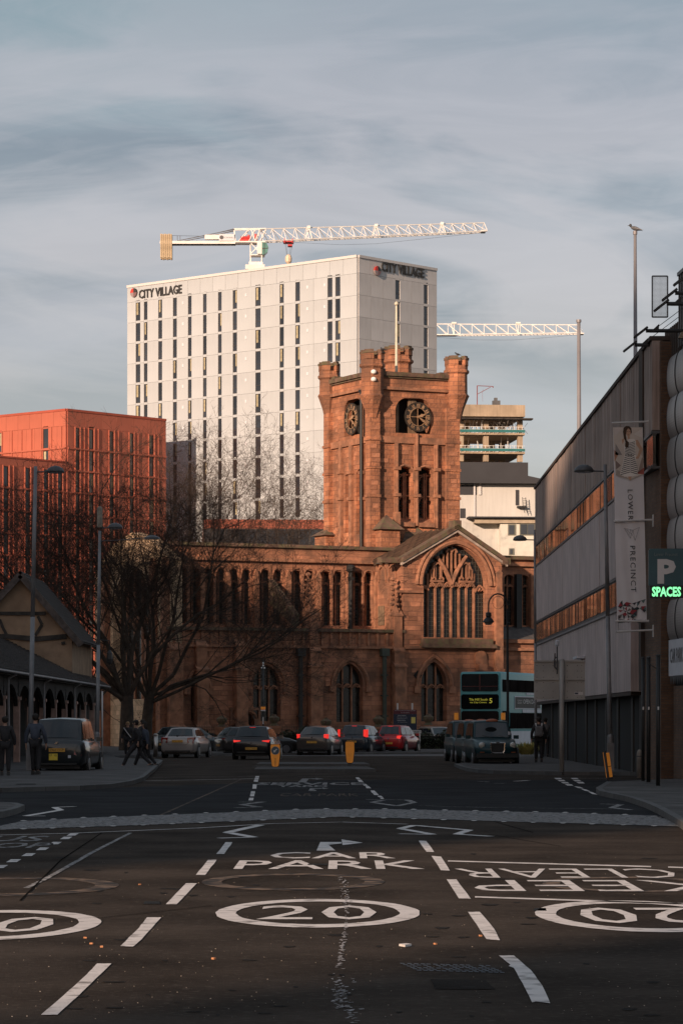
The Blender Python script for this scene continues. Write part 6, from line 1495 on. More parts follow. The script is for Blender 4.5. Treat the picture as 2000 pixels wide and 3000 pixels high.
def leafmass(b,x0,x1,y0,y1,z0,ztop,n,s,rg,box=False):
    for k in range(n):
        x=rg.uniform(x0,x1); y=rg.uniform(y0,y1); zt=ztop(x)*(1-.35*((y-(y0+y1)/2)/((y1-y0)/2))**2); z=z0+(zt-z0)*rg.random()**.6
        a=rg.uniform(0,6.28); e=rg.uniform(-.9,.9); l=s*rg.uniform(.6,1.5); w2=l*.4
        d1=Vector((math.cos(a)*math.cos(e),math.sin(a)*math.cos(e),math.sin(e))); d2=Vector((-math.sin(a),math.cos(a),rg.uniform(-.6,.6))).normalized()
        c=Vector((x,y,z)); b.add([c-d1*l,c+d2*w2,c+d1*l,c-d2*w2],[(0,1,2,3)])
rg=random.Random(6)
def hedge(label,pa,pb,d,ytop,n):
    t=thing('hedge',label,'hedge',(gx((pa+pb)/2,d),d,0),group='low hedges before the church')
    zt=gz(ytop,d); b=MB(); leafmass(b,gx(pa,d),gx(pb,d),d-.8,d+.8,0,lambda x:zt*(1+.12*math.sin(x*2.1)+.08*math.sin(x*5.3)),n,.09,rg); o=world_to(t,obj('foliage',b,m_hedge,t)); 
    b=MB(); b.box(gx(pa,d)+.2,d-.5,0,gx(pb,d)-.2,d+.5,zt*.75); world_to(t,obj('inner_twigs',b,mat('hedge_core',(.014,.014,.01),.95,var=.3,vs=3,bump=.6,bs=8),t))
hedge('low clipped hedge left of the black hatchback, before the church',545,690,180,2146,2600)
hedge('low clipped hedge between the black hatchback and the grey liftback',700,905,181,2138,3600)
hedge('low clipped hedge behind the red hatchback and notice board',1085,1345,183,2142,4600)
hedge('low dark hedge behind the steel bollard under the bare tree',430,545,178,2150,2200)
for nm,lb,pa,pb,d,ya,n,sd in (('variegated_shrub','spiky yellow striped shrub between the front taxi and the man with the rucksack',1518,1566,150,2158,1100,3),):
    t=thing(nm,lb,'shrub',(gx((pa+pb)/2,d),d,0)); b=MB(); r3=random.Random(sd); c=Vector((gx((pa+pb)/2,d),d,.1)); hw=(gx(pb,d)-gx(pa,d))/2; H_=gz(ya,d)
    for k in range(430):
        a=r3.uniform(0,6.28); rr3=r3.random()**.5; p=c+Vector((rr3*hw*.7*math.cos(a),rr3*hw*.7*math.sin(a),0)); e=r3.uniform(.5,1.4); L_=H_*r3.uniform(.5,1.0); dd=Vector((math.cos(a)*math.cos(e),math.sin(a)*math.cos(e),math.sin(e))); s_=Vector((-math.sin(a),math.cos(a),0))*.022
        m1=p+dd*L_*.6; m2_=m1+Vector((dd.x*L_*.35,dd.y*L_*.35,dd.z*L_*.12)); b.add([p-s_,p+s_,m1+s_,m1-s_,m2_],[(0,1,2,3),(3,2,4)])
    world_to(t,obj('leaves',b,m_yel,t))
t=thing('hedge','dark green hedge behind the men on the right pavement','hedge',(gx(1590,155),155,0)); b=MB(); leafmass(b,gx(1560,155),gx(1650,155),154,156.5,0,lambda x:1.0,2200,.09,rg); world_to(t,obj('foliage',b,m_hedge,t))

# ---------------------------------------------------------------- left: half timbered house and tiled colonnade
X1=-12.75
col=thing('colonnade_building','low tiled roof arcade with pale posts along the left pavement','building',(X1,130,0))
def wobj(n,b,m,**k): return world_to(col,obj(n,b,m,col,**k))
ya_,yb_=88,164; ez=3.62; rz=5.75; rx=-16.6
q=MB(); q.add([(X1+.35,ya_,ez),(X1+.35,yb_,ez),(rx,yb_-12,rz),(rx,ya_,rz),(X1+.35,ya_,ez-.12),(X1+.35,yb_,ez-.12),(rx-3,yb_,ez-.12),(rx-3,ya_,ez-.12),(rx-4,yb_,ez)],[(0,1,2,3),(4,5,1,0),(1,8,2),(4,7,6,5)]); rf=wobj('roof',q,m_tile)
q=MB(); rs=random.Random(8); nrow=22                               # tile courses with real laps
for i in range(nrow):
    f0=i/nrow; f1=(i+1.15)/nrow; x0=X1+.4+(rx-X1-.4)*f0; x1=X1+.4+(rx-X1-.4)*min(1,f1); z0=ez+(rz-ez)*f0; z1=ez+(rz-ez)*min(1,f1); ye=yb_-12*f0
    y=ya_
    while y<ye-.1:
        w_=.3; l=rs.uniform(-.012,.02); q.add([(x0,y+.01,z0+.075+l),(x0,y+w_-.01,z0+.075+l),(x1,y+w_-.01,z1+.03),(x1,y+.01,z1+.03),(x0,y+.01,z0+.03),(x0,y+w_-.01,z0+.03)],[(0,1,2,3),(0,4,5,1)]); y+=w_
obj('roof_tile_courses',q,m_tile,rf,kind='stuff')
q=MB(); q.path([(X1+.42,ya_,ez-.05),(X1+.42,yb_,ez-.05)],.06,6); wobj('gutter',q,m_gal)
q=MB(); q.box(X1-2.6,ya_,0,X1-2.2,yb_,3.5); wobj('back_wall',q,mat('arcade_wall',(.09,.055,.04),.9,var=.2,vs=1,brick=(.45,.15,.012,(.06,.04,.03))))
k=0; y=100.
while y<162:
    q=MB(); q.box(X1-.12,y-.14,.1,X1+.12,y+.14,2.55); q.box(X1-.17,y-.2,2.55,X1+.17,y+.2,2.68); wobj('post',q,m_post)
    # arch between posts
    pts=[(t_*.1) for t_ in range(11)]; yy0,yy1=y+.14,y+5.2-.14; q=MB(); N_=12; vs=[]
    for i in range(N_+1):
        t_=i/N_; yy=yy0+(yy1-yy0)*t_; zz=2.3+.85*math.sin(math.pi*t_)**.6
        vs+=[(X1-.1,yy,zz),(X1-.1,yy,3.45),(X1+.06,yy,zz),(X1+.06,yy,3.45)]
    fs=[]
    for i in range(N_):
        a=4*i; b_=a+4; fs+=[(a,b_,b_+1,a+1),(a+3,b_+3,b_+2,a+2),(a,a+2,b_+2,b_)]
    q.add(vs,fs); wobj('arch',q,m_timber)
    q=MB(); q.add([(X1-2.18,y+1,.1),(X1-2.18,y+3.8,.1),(X1-2.18,y+3.8,2.1),(X1-2.18,y+2.4,2.7),(X1-2.18,y+1,2.1)],[(0,1,2,3,4)]); wobj('doorway',q,m_void)
    y+=5.2; k+=1
for y in (131.,117.,146.):
    q=MB(); q.path([(X1+.4,y,ez-.1),(X1+.1,y-.2,3.35),(X1+.13,y-.2,.12)],.05,6); wobj('downpipe',q,mat('pale_pipe',(.36,.33,.33),.6,var=.1))
q=MB(); q.box(X1-2.2,ya_,3.45,X1+.3,yb_,3.5); wobj('ceiling',q,m_timber)
q=MB(); q.box(rx-3,152,0,X1-.2,164,3.4); wobj('end_room',q,m_timber)
# gabled house
d=152.; gxl,gxr,gap=gx(-130,d),gx(237,d),gx(60,d); zE_,zA_=gz(1889,d),gz(1686,d)
hs_=thing('timber_framed_house','half timbered house gable with cream plaster and dark beams above the tiled arcade','building',(gap,d,0))
def hobj(n,b,m,**k): return world_to(hs_,obj(n,b,m,hs_,**k))
wr=gx(212,d); wl=gap-(wr-gap); zw_=zE_+(zA_-zE_)*(gxr-wr)/(gxr-gap)
q=MB(); q.prism([(wl,0),(wr,0),(wr,zw_),(gap,zA_-.15),(wl,zw_)],d,d+.3); q.box(wl,d+.3,0,wl+.3,d+12,zw_-.2); q.box(wr-.3,d+.3,0,wr,d+12,zw_-.2); hobj('plaster_wall',q,m_plaster)
def beam(pts,w_,name='beam',n=-.09):
    q=MB()
    for i in range(len(pts)-1):
        a=W(*pts[i],d); b_=W(*pts[i+1],d); dd=(b_-a).normalized(); s_=Vector((-dd.z,0,dd.x))*w_/2; o_=Vector((0,n,0)); i_=Vector((0,-.002,0))
        q.add([a-s_+o_,b_-s_+o_,b_+s_+o_,a+s_+o_,a-s_+i_,b_-s_+i_,b_+s_+i_,a+s_+i_],[(0,1,2,3),(0,4,5,1),(1,5,6,2),(2,6,7,3),(3,7,4,0)])
    return hobj(name,q,m_timber)
beam([(-60,1796),(20,1797),(135,1797)],.17); beam([(-80,1868),(20,1864),(110,1872),(196,1864)],.24); beam([(112,1805),(124,1830),(104,1862)],.14,n=-.085); beam([(0,1815),(10,1840),(22,1862)],.14,n=-.08); beam([(-70,1700),(-70,1900)],.15)
beam([(185,1880),(187,1888)],.18)
for a,c in (((-130,1889),(60,1684)),((60,1684),(238,1891))):
    A=W(*a,d-.5); B=W(*c,d-.5); q=MB(); dd=(B-A).normalized(); s_=Vector((-dd.z,0,dd.x))*.16; o_=Vector((0,.12,0)); q.add([A-s_,B-s_,B+s_,A+s_,A-s_+o_,B-s_+o_,B+s_+o_,A+s_+o_],[(0,1,2,3),(7,6,5,4),(0,4,5,1),(1,5,6,2),(2,6,7,3),(3,7,4,0)]); hobj('barge_board',q,mat('grey_board',(.11,.085,.075),.85,var=.3,vs=4,streak=.3,bump=.4))
    q=MB(); u=Vector((0,0,.16)); A2=A+Vector((0,12,0)); B2=B+Vector((0,12,0)); q.add([A+u,B+u,B2+u,A2+u],[(0,1,2,3)]); rf=hobj('roof',q,m_tile)
    q=MB()
    for i in range(18):
        for j in range(34):
            f0,f1=i/18,(i+1.2)/18; lo,hi=(A,B) if a[1]>c[1] else (B,A); P0=lo.lerp(hi,f0)+Vector((0,j*.35,.25)); P1=lo.lerp(hi,min(1,f1))+Vector((0,j*.35,.2)); w2=Vector((0,.33,0)); q.add([P0,P0+w2,P1+w2,P1],[(0,1,2,3)])
    obj('roof_tile_courses',q,m_tile,rf,kind='stuff')
# hanging lantern by the arcade corner
d=150.; t=thing('wall_lantern','black lantern hanging at the corner of the tiled arcade roof','lamp',W(322,1925,d)); P=Vector(t.location)
q=MB(); q.lathe([(.02,.35),(.14,.2),(.16,-.1),(.12,-.3),(.03,-.35)],(0,0,0),6); obj('lantern',q,m_iron,t); q=MB(); q.path([(0,0,.35),(0,0,.8),(-.6,0,.85),(-.6,0,-3.5)],.025,5); obj('bracket',q,m_iron,t)

# ---------------------------------------------------------------- bare winter trees
def bare_tree(label,base,h,spread,seed,limbs=8,ch_=(8,7,6,4),fork=.2,lean=0,light=False,group=None,r0=.34,trunk_dirs=None):
    rg=random.Random(seed); t=thing('bare_tree',label,'tree',base,group=group)
    tr_=MB(); br_=MB(); tw_=MB()
    hx=h/15.
    def seg(a,b,ra,rb,lev):
        if lev<=0: tr_.tube(a,b,ra,rb,7,False)
        elif lev<=2: br_.tube(a,b,ra,rb,4,False)
        else: tw_.tube(a,b,ra,rb,3,False)
    def grow(p,d,Ln,r,lev):
        ns=(6,5,4,3,2)[lev]; n=ch_[lev] if lev<len(ch_) else 0
        pts=[p.copy()]; q=p.copy(); dd=d.copy()
        for i in range(ns):
            j=.16 if lev<2 else .22
            dd=(dd+Vector((rg.gauss(0,j),rg.gauss(0,j),rg.gauss(0,j)+ (.10 if lev<3 else .05)))).normalized()
            nq=q+dd*Ln/ns; ra=r*(1-.75*i/ns); rb=r*(1-.75*(i+1)/ns); seg(q,nq,ra,rb,lev); q=nq; pts.append(q.copy())
        for k in range(n):
            f=rg.uniform(.18,1.0) if lev else rg.uniform(.25,1.0); x=f*ns; i=min(ns-1,int(x)); pp=pts[i].lerp(pts[i+1],x-i); dl=(pts[i+1]-pts[i]).normalized()
            ax=dl.orthogonal().normalized(); ax.rotate(Matrix.Rotation(rg.uniform(0,6.28),3,dl)); an=rg.uniform(.45,1.05); nd_=dl*math.cos(an)+ax*math.sin(an)
            grow(pp,nd_,Ln*rg.uniform(.42,.62)*(1.15-.4*f),max(r*.42*(1.1-.5*f),.0085),lev+1)
    tp=Vector((lean*.5,0,h*fork)); m1=Vector((lean*.2,0,h*fork*.5)); tr_.tube((0,0,-.1),m1,r0*1.25,r0,9,False); tr_.tube(m1,tp,r0,r0*.85,9,False)
    for k in range(limbs):
        a=2*math.pi*k/limbs+rg.uniform(-.3,.3); el=rg.uniform(.35,1.35) if k%2 else rg.uniform(.9,1.45); 
        d=Vector((math.cos(a)*math.cos(el)*spread,math.sin(a)*math.cos(el)*.7,math.sin(el))).normalized()
        if trunk_dirs and k<len(trunk_dirs): d=Vector(trunk_dirs[k]).normalized()
        st=Vector((0,0,0)).lerp(tp,rg.uniform(.75,1.0)); grow(st,d,h*rg.uniform(.42,.56),r0*rg.uniform(.23,.4),0)
    obj('trunk',tr_,m_bark,t); obj('branches',br_,m_bark,t); obj('twigs',tw_,m_twig,t)
    return t
bare_tree('large bare tree with dark trunk filling the left, before the church west end',(gx(372,172),172,0),22.5,1.1,3,11,(8,7,6,4),.14,r0=.40,trunk_dirs=[(-.45,0,1),(-.9,.1,.8),(.15,0,1),(-1,-.1,.45),(.4,0,1)])
bare_tree('wide bare tree leaning right with low drooping branches over the cars',(gx(424,175),175,0),21.5,1.2,14,11,(8,7,6,4),.16,lean=.6,r0=.32,trunk_dirs=[(1,0,.34),(1,.1,.6),(.6,0,1),(.95,-.2,.46),(.15,0,1),(1,.2,.85)])
bare_tree('smaller bare tree behind the half timbered house at far left',(gx(160,190),190,0),16.5,1.2,23,7,(7,6,5,2),.15,r0=.2)
bare_tree('dense bare tree behind the colonnade, left of the big trees',(gx(262,183),183,0),18.0,1.2,31,7,(6,6,5,3),.15,r0=.2)
bare_tree('sunlit bare tree against the white tower, left of the church tower',(gx(665,235),235,0),26,.9,41,9,(7,6,5,3),.3,r0=.2,group='bare trees behind the church')
bare_tree('slim bare tree against the white tower, close to the church tower',(gx(890,232),232,0),25,.7,52,8,(7,6,5,3),.32,r0=.17,group='bare trees behind the church')
bare_tree('bare tree top showing before the terracotta block and white tower',(gx(540,228),228,0),23,1.1,61,7,(6,5,5,2),.3,r0=.18,group='bare trees behind the church')
# ---------------------------------------------------------------- vehicles
def bevel_mesh(mb,mats,off,seg,name,smooth=True):
    me=mb.mesh(name,mats); bm=bmesh.new(); bm.from_mesh(me); bmesh.ops.remove_doubles(bm,verts=bm.verts,dist=1e-4)
    ed=[e for e in bm.edges if len(e.link_faces)==2 and e.calc_face_angle(0)>.25]
    bmesh.ops.bevel(bm,geom=ed,offset=off,segments=seg,profile=.5,affect='EDGES',clamp_overlap=True); bm.to_mesh(me); bm.free()
    if smooth: me.polygons.foreach_set('use_smooth',[True]*len(me.polygons))
    return me
def loft_body(b,st,L_,Wd):
    """stations (fraction from rear, width factor, z low, z high)"""
    m=len(st); vs=[]
    for f,wf,zl,zh in st:
        y=-L_/2+f*L_; h=Wd/2*wf; zm=zl+(zh-zl)*.62
        ring=[(h*.86,zl),(h*.985,zl+(zh-zl)*.16),(h,zm),(h*.955,zh-.05),(h*.86,zh)]
        vs+=[(x,y,z) for x,z in ring]+[(-x,y,z) for x,z in ring[::-1]]
    n=10; fs=[]
    for i in range(m-1):
        for j in range(n): a=i*n+j; c=i*n+(j+1)%n; fs.append((a,c,c+n,a+n))
    fs+=[tuple(range(n)),tuple((m-1)*n+j for j in range(n-1,-1,-1))]
    b.add(vs,fs)
def paintmat(name,col,rough=.3): return mat(name,col,rough,.15,var=.03,vs=2,coat=.7)
STY={
 'hatch':dict(st=[(0,.80,.34,.78),(.012,.92,.27,.93),(.06,.985,.22,.99),(.3,1,.2,.98),(.7,1,.2,.95),(.86,.97,.2,.86),(.96,.88,.24,.72),(1,.74,.32,.6)],
   cab=[(.03,.97),(.13,1.0),(.38,1.0),(.56,.98),(.76,.93)],pil=(.30,.52),wr=.69),
 'saloon':dict(st=[(0,.82,.34,.84),(.012,.93,.28,.96),(.06,.985,.22,1.0),(.2,1,.2,.99),(.7,1,.2,.93),(.86,.97,.2,.84),(.96,.88,.24,.7),(1,.74,.32,.58)],
   cab=[(.13,.98),(.27,.98),(.42,1.0),(.56,.985),(.76,.93)],pil=(.33,.52),wr=.66),
 'lift':dict(st=[(0,.82,.34,.94),(.012,.92,.28,1.03),(.08,.985,.22,1.02),(.3,1,.2,1.0),(.7,1,.2,.95),(.86,.97,.2,.84),(.96,.86,.24,.68),(1,.7,.32,.56)],
   cab=[(.035,1.0),(.22,.95),(.45,1.0),(.58,.98),(.82,.9)],pil=(.30,.53),wr=.66),
 'taxi':dict(st=[(0,.84,.36,.95),(.012,.94,.30,1.08),(.08,.99,.24,1.1),(.3,1,.22,1.08),(.66,1,.22,1.05),(.8,.96,.24,1.0),(.94,.86,.28,.9),(1,.74,.36,.74)],
   cab=[(.04,1.02),(.13,.975),(.35,1.0),(.52,.985),(.66,1.0)],pil=(.2,.40),wr=.78)}
def car(label,px_,ybase,deg,L_,Wd,H,paint,style,plate,lit=True,front=False,d=None,group='cars waiting on the far street',cat='car',name='parked_car',z=0.0,extra=None):
    d=d or F*EYE/(ybase-HZ); s=STY[style]; ps=R(deg); x=gx(px_,d)
    fw=Vector((math.sin(ps),math.cos(ps),0))
    cen=Vector((x,d,z))+fw*(L_/2)*(-1 if front else 1)
    t=thing(name,label,cat,cen,-ps,group)
    b=MB(); loft_body(b,s['st'],L_,Wd); body=obj('body',b,paint,t,smooth=True)
    cab=s['cab']; Y=lambda f:-L_/2+f*L_; base=lambda f: max(zz for q0,_,_,zz in [min(s['st'],key=lambda q:abs(q[0]-f))])
    zb=s['st'][3][3]-.03; hb=Wd/2*.93; hr=Wd/2*s['wr']
    top=[(Y(cab[1][0]),H*cab[1][1]-.0),(Y(cab[2][0]),H),(Y(cab[3][0]),H*cab[3][1])]
    b0=(Y(cab[0][0]),zb+.0); b1=(Y(cab[4][0]),s['st'][4][3]-.05)
    def wx(z): f=(z-zb)/(H-zb); return hb+(hr-hb)*max(0,min(1,f))**1.25
    vs=[];fs=[]
    for sg in (1,-1):
        vs+=[(sg*hb*.96,*b0)]+[(sg*hr,y,z_) for y,z_ in top]+[(sg*hb*.94,*b1)]
    vs+=[(0,y,z_+.035) for y,z_ in top]
    fs=[(0,1,2),(0,2,3),(0,3,4),(5,7,6),(5,8,7),(5,9,8),(0,5,6,10,1),(4,3,12,8,9),(1,10,11,2),(2,11,12,3),(10,6,7,11),(11,7,8,12),(0,4,9,5)]
    q=MB(); q.add(vs,fs); me=bevel_mesh(q,paint,.05,2,'roof_and_pillars'); obj('roof_and_pillars',me,None,t)
    # rear glass
    def quad4(P,off,m,nm,par=t,ins=.0):
        c=sum(P,Vector())/4; nrm=(P[1]-P[0]).cross(P[2]-P[1]).normalized(); cc=Vector((0,0,.9))
        if nrm.dot(c-Vector((0,c.y*.5,1.0)))<0: nrm=-nrm
        P=[p.lerp(c,ins)+nrm*off for p in P]; q=MB(); n=3; vs=[];
        for j in range(n+1):
            for i in range(n+1):
                u,v=i/n,j/n; p=P[0].lerp(P[1],u).lerp(P[3].lerp(P[2],u),v)+nrm*.03*math.sin(math.pi*u); vs.append(p)
        q.add(vs,[(j*(n+1)+i,j*(n+1)+i+1,(j+1)*(n+1)+i+1,(j+1)*(n+1)+i) for j in range(n) for i in range(n)]); return obj(nm,q,m,par,smooth=True)
    V=Vector
    tb=.12; P0=V((hb*.80,b0[0],b0[1])); P1=V((-hb*.80,b0[0],b0[1])); P3=V((hr*.84,top[0][0],top[0][1])); P2=V((-hr*.84,top[0][0],top[0][1]))
    lo_,hi_=.16,.90
    quad4([P0.lerp(P3,lo_),P1.lerp(P2,lo_),P1.lerp(P2,hi_),P0.lerp(P3,hi_)],.004,m_cargl,'rear_window')
    Q0=V((hb*.86,b1[0],b1[1])); Q1=V((-hb*.86,b1[0],b1[1])); Q3=V((hr*.86,top[2][0],top[2][1])); Q2=V((-hr*.86,top[2][0],top[2][1]))
    quad4([Q0.lerp(Q3,.14),Q1.lerp(Q2,.14),Q1.lerp(Q2,.9),Q0.lerp(Q3,.9)],.004,m_cargl,'windscreen')
    # side windows
    pl=[cab[0][0]+.045,*s['pil'],cab[4][0]-.02]
    def ztop_at(y):
        pts=[b0,*top,b1]
        for i in range(4):
            if pts[i][0]<=y<=pts[i+1][0]: f=(y-pts[i][0])/(pts[i+1][0]-pts[i][0]); return pts[i][1]+(pts[i+1][1]-pts[i][1])*f
        return zb
    for sg in (1,-1):
        for k in range(3):
            ya,yb=Y(pl[k])+.03,Y(pl[k+1])-.03; zl=zb+.07; pts=[]
            N_=6; up_=[]
            for i in range(N_+1):
                y=ya+(yb-ya)*i/N_; z_=min(ztop_at(y)-.075,H-.1); 
                if z_>zl+.03: up_.append((y,z_))
            if len(up_)<2: continue
            pts=[(up_[0][0],zl)]+up_+[(up_[-1][0],zl)]
            tri=[tuple(t_) for t_ in tessellate_polygon([[V((a,c,0)) for a,c in pts]])]; q=MB(); q.add([(sg*(hb*.96+(hr-hb*.96)*max(0,(z_-zb)/(H-zb))+.014),y,z_) for y,z_ in pts],tri); obj('side_window',q,m_cargl,t)
    # wheels
    wb=.295*L_; wheel=MB(); 
    for yy in (-wb,wb*1.04):
        for sg in (1,-1):
            q=MB(); q.T=Matrix.Translation((sg*(Wd/2-.085),yy,.315))@Matrix.Rotation(R(90),4,'Y'); q.lathe([(.24,-.1),(.31,-.09),(.315,0),(.31,.09),(.24,.1)],(0,0,0),18); w_=obj('wheel',q,m_tyre,t)
            q=MB(); q.T=Matrix.Translation((sg*(Wd/2+.012),yy,.315))@Matrix.Rotation(R(90),4,'Y'); q.lathe([(.19,-.02),(.2,.0),(.19,.02)],(0,0,0),14); 
            obj('rim',q,m_rim,w_)
            q=MB(); q.T=Matrix.Translation((sg*(Wd/2-.01),yy,.335))@Matrix.Rotation(R(90),4,'Y'); q.lathe([(.375,-.04),(.375,.02)],(0,0,0),20); obj('wheel_arch',q,m_black,body)
    q=MB(); q.box(-Wd/2*.8,-L_/2*.93,.17,Wd/2*.8,L_/2*.9,.3); obj('underside',q,m_black,t)
    ry=-L_/2; 
    def bx(nm,m,x0,z0,x1,z1,y0,y1,par=t,bev=0): q=MB(); q.box(x0,y0,z0,x1,y1,z1); return obj(nm,q,m,par)
    LT={'hatch':(.54,.78,.88,.83,.885),'saloon':(.60,.70,.90,.80,.9),'lift':(.62,.80,.88,.78,1.02),'taxi':(.62,.58,.88,.74,.8)}[style]
    if extra and 'lt' in extra: LT=extra['lt']
    for sg in (1,-1):
        q=MB(); a,z0,c,zi,z1=LT; a*=Wd/2; c*=Wd/2
        q.add([(sg*a,ry-.012,z0+.05),(sg*c,ry+.02,z0),(sg*c*1.03,ry+.05,z1),(sg*a,ry-.004,z1-.03),(sg*a,ry+.1,z0+.05),(sg*c*1.06,ry+.3,z0),(sg*c*1.07,ry+.3,z1),(sg*a,ry+.1,z1)],[(0,1,2,3),(1,5,6,2),(2,6,7,3),(0,4,5,1)])
        obj('tail_light',q,m_brake if lit else m_tail,t)
        bx('mirror',paint,sg*(Wd/2-.02),s['st'][4][3]-.01,sg*(Wd/2+.17),s['st'][4][3]+.13,Y(cab[4][0])-.32,Y(cab[4][0])-.2)
        q=MB(); fy=L_/2
        if style=='taxi':
            q.T=Matrix.Translation((sg*Wd*.345,fy-.12,.80))@Matrix.Rotation(R(-90),4,'X'); q.lathe([(.02,-.1),(.1,-.03),(.115,.06),(.08,.1)],(0,0,0),14); obj('headlight',q,m_lamp,t,smooth=True)
            q=MB(); q.T=Matrix.Translation((sg*Wd*.345,fy-.12,.80))@Matrix.Rotation(R(-90),4,'X'); q.lathe([(.118,.0),(.13,.03),(.13,.05),(.118,.06)],(0,0,0),14); obj('headlight_ring',q,m_chrome,t)
        else:
            q.add([(sg*Wd*.26,fy-.03,.6),(sg*Wd*.4,fy-.16,.6),(sg*Wd*.43,fy-.32,.74),(sg*Wd*.28,fy-.14,.72)],[(0,1,2,3)]); obj('headlight',q,m_lamp,t)
    if lit and not front: bx('high_brake_light',m_brake,-.13,top[0][1]-.05,.13,top[0][1]-.02,top[0][0]-.05,top[0][0]+.0)
    pz=(.62 if style in('saloon','lift') else .45 if style=='hatch' else .66)
    if extra and 'pz' in extra: pz=extra['pz']
    if not front:
        p=bx('number_plate',m_plate,-.26,pz,.26,pz+.11,ry-.035,ry-.018); me=fit(text_mesh(plate,m_letd,.0),.46,.075,y=0); o=obj('plate_lettering',me,None,p); o.location=(0,ry-.037,pz+.055)
        bx('bumper_strip',m_black,-Wd*.36,.3,Wd*.36,.36,ry-.012,ry+.02); bx('badge',m_chrome,-.04,pz+.26,.04,pz+.33,ry-.02,ry-.0)
        q=MB(); q.path([(-Wd*.38,ry-.006,pz+.2),(-Wd*.3,ry-.012,pz-.05),(-Wd*.22,ry-.015,pz-.12),(Wd*.22,ry-.015,pz-.12),(Wd*.3,ry-.012,pz-.05),(Wd*.38,ry-.006,pz+.2)],.006,4); obj('tailgate_seam',q,m_black,t)
    else:
        fy=L_/2; p=bx('number_plate',m_platew,-.26,.4,.26,.51,fy+.0,fy+.02); me=fit(text_mesh(plate,m_letd,.0),.46,.075,y=0)
        for v in me.vertices: v.co.x*=-1; v.co.y=0
        o=obj('plate_lettering',me,None,p); o.location=(0,fy+.024,.455)
    return t
blk=paintmat('black_paint',(.012,.012,.014)); 
tx=car('black taxi with amber number plate driving away on the left pavement edge',168,2268,4,4.58,1.78,1.80,paintmat('taxi_black',(.014,.018,.02)),'taxi','S960 OVP',lit=False,group=None,cat='taxi',name='taxi',extra={'pz':.72},z=.0)
def decal(par,L_,nm,m,x0,x1,z0,z1,out_=.03,s=None):
    q=MB(); q.box(x0,-L_/2-out_,z0,x1,-L_/2-out_+.012,z1); p=obj(nm,q,m,par)
    if s:
        me=fit(text_mesh(s,m_letd,.02),(x1-x0)*.8,(z1-z0)*.3); o=obj('lettering',me,None,p); o.location=((x0+x1)/2,-L_/2-out_-.004,(z0+z1)/2+.05)
    return p
decal(tx,4.58,'licence_plate',mat('licence_yellow',(.85,.6,.06),.5,var=0),-.26,.02,.45,.66,s='17   12'); decal(tx,4.58,'sticker',m_sign,.36,.45,.52,.61); decal(tx,4.58,'badge_lettering_plate',m_chrome,-.09,.0,.98,1.0)
q=MB(); q.T=Matrix.Translation((-.62,-4.58/2+.165,1.55))@Matrix.Rotation(R(90),4,'X'); q.lathe([(.05,0),(.05,.01)],(0,0,0),12); obj('window_sticker',q,mat('sticker_green',(.1,.35,.2),.5,var=0),tx)
car('silver saloon with dark rear lamps turning by the bare trees',520,2221,9,4.3,1.70,1.43,paintmat('silver_paint',(.36,.32,.30)),'saloon','MT51 XDC',lit=False,extra={'pz':.74,'lt':(.55,.68,.90,.78,.98)})
car('black hatchback with red brake lights lit, behind the left orange bollard',736,2226,6,4.3,1.80,1.48,blk,'hatch','DS17 UGD')
car('grey liftback with tall red lamps lit, between the two orange bollards',913,2213,11,4.4,1.72,1.50,paintmat('gunmetal_paint',(.075,.06,.052)),'lift','LT59 ZXP',extra={'lt':(.72,.86,.90,.86,1.08)})
car('dark blue hatchback with tall brake lamp, right of the grey liftback',1030,2209,17,4.0,1.66,1.52,paintmat('dark_blue_paint',(.012,.02,.03)),'hatch','BD09 OEU',extra={'lt':(.78,.9,.93,.86,1.3),'pz':.6})
car('bright red small hatchback, rightmost car in the queue',1136,2207,18,3.9,1.58,1.50,paintmat('red_paint',(.42,.01,.014)),'hatch','BG59 JVF',extra={'lt':(.62,.78,.86,.80,.96),'pz':.5})
car('dark car mostly hidden behind the black hatchback',640,2212,70,4.2,1.7,1.42,paintmat('brown_black_paint',(.03,.026,.024)),'hatch','BX07 LNE',lit=False)
car('dark car glimpsed behind the silver saloon beside the steel bollard',478,2208,40,4.2,1.7,1.42,paintmat('grey_green_paint',(.03,.034,.034)),'hatch','BX05 KLO',lit=False)
green=mat('taxi_dark_green',(.006,.034,.040),.4,.0,var=.03,vs=2,coat=.12,spec=.3)
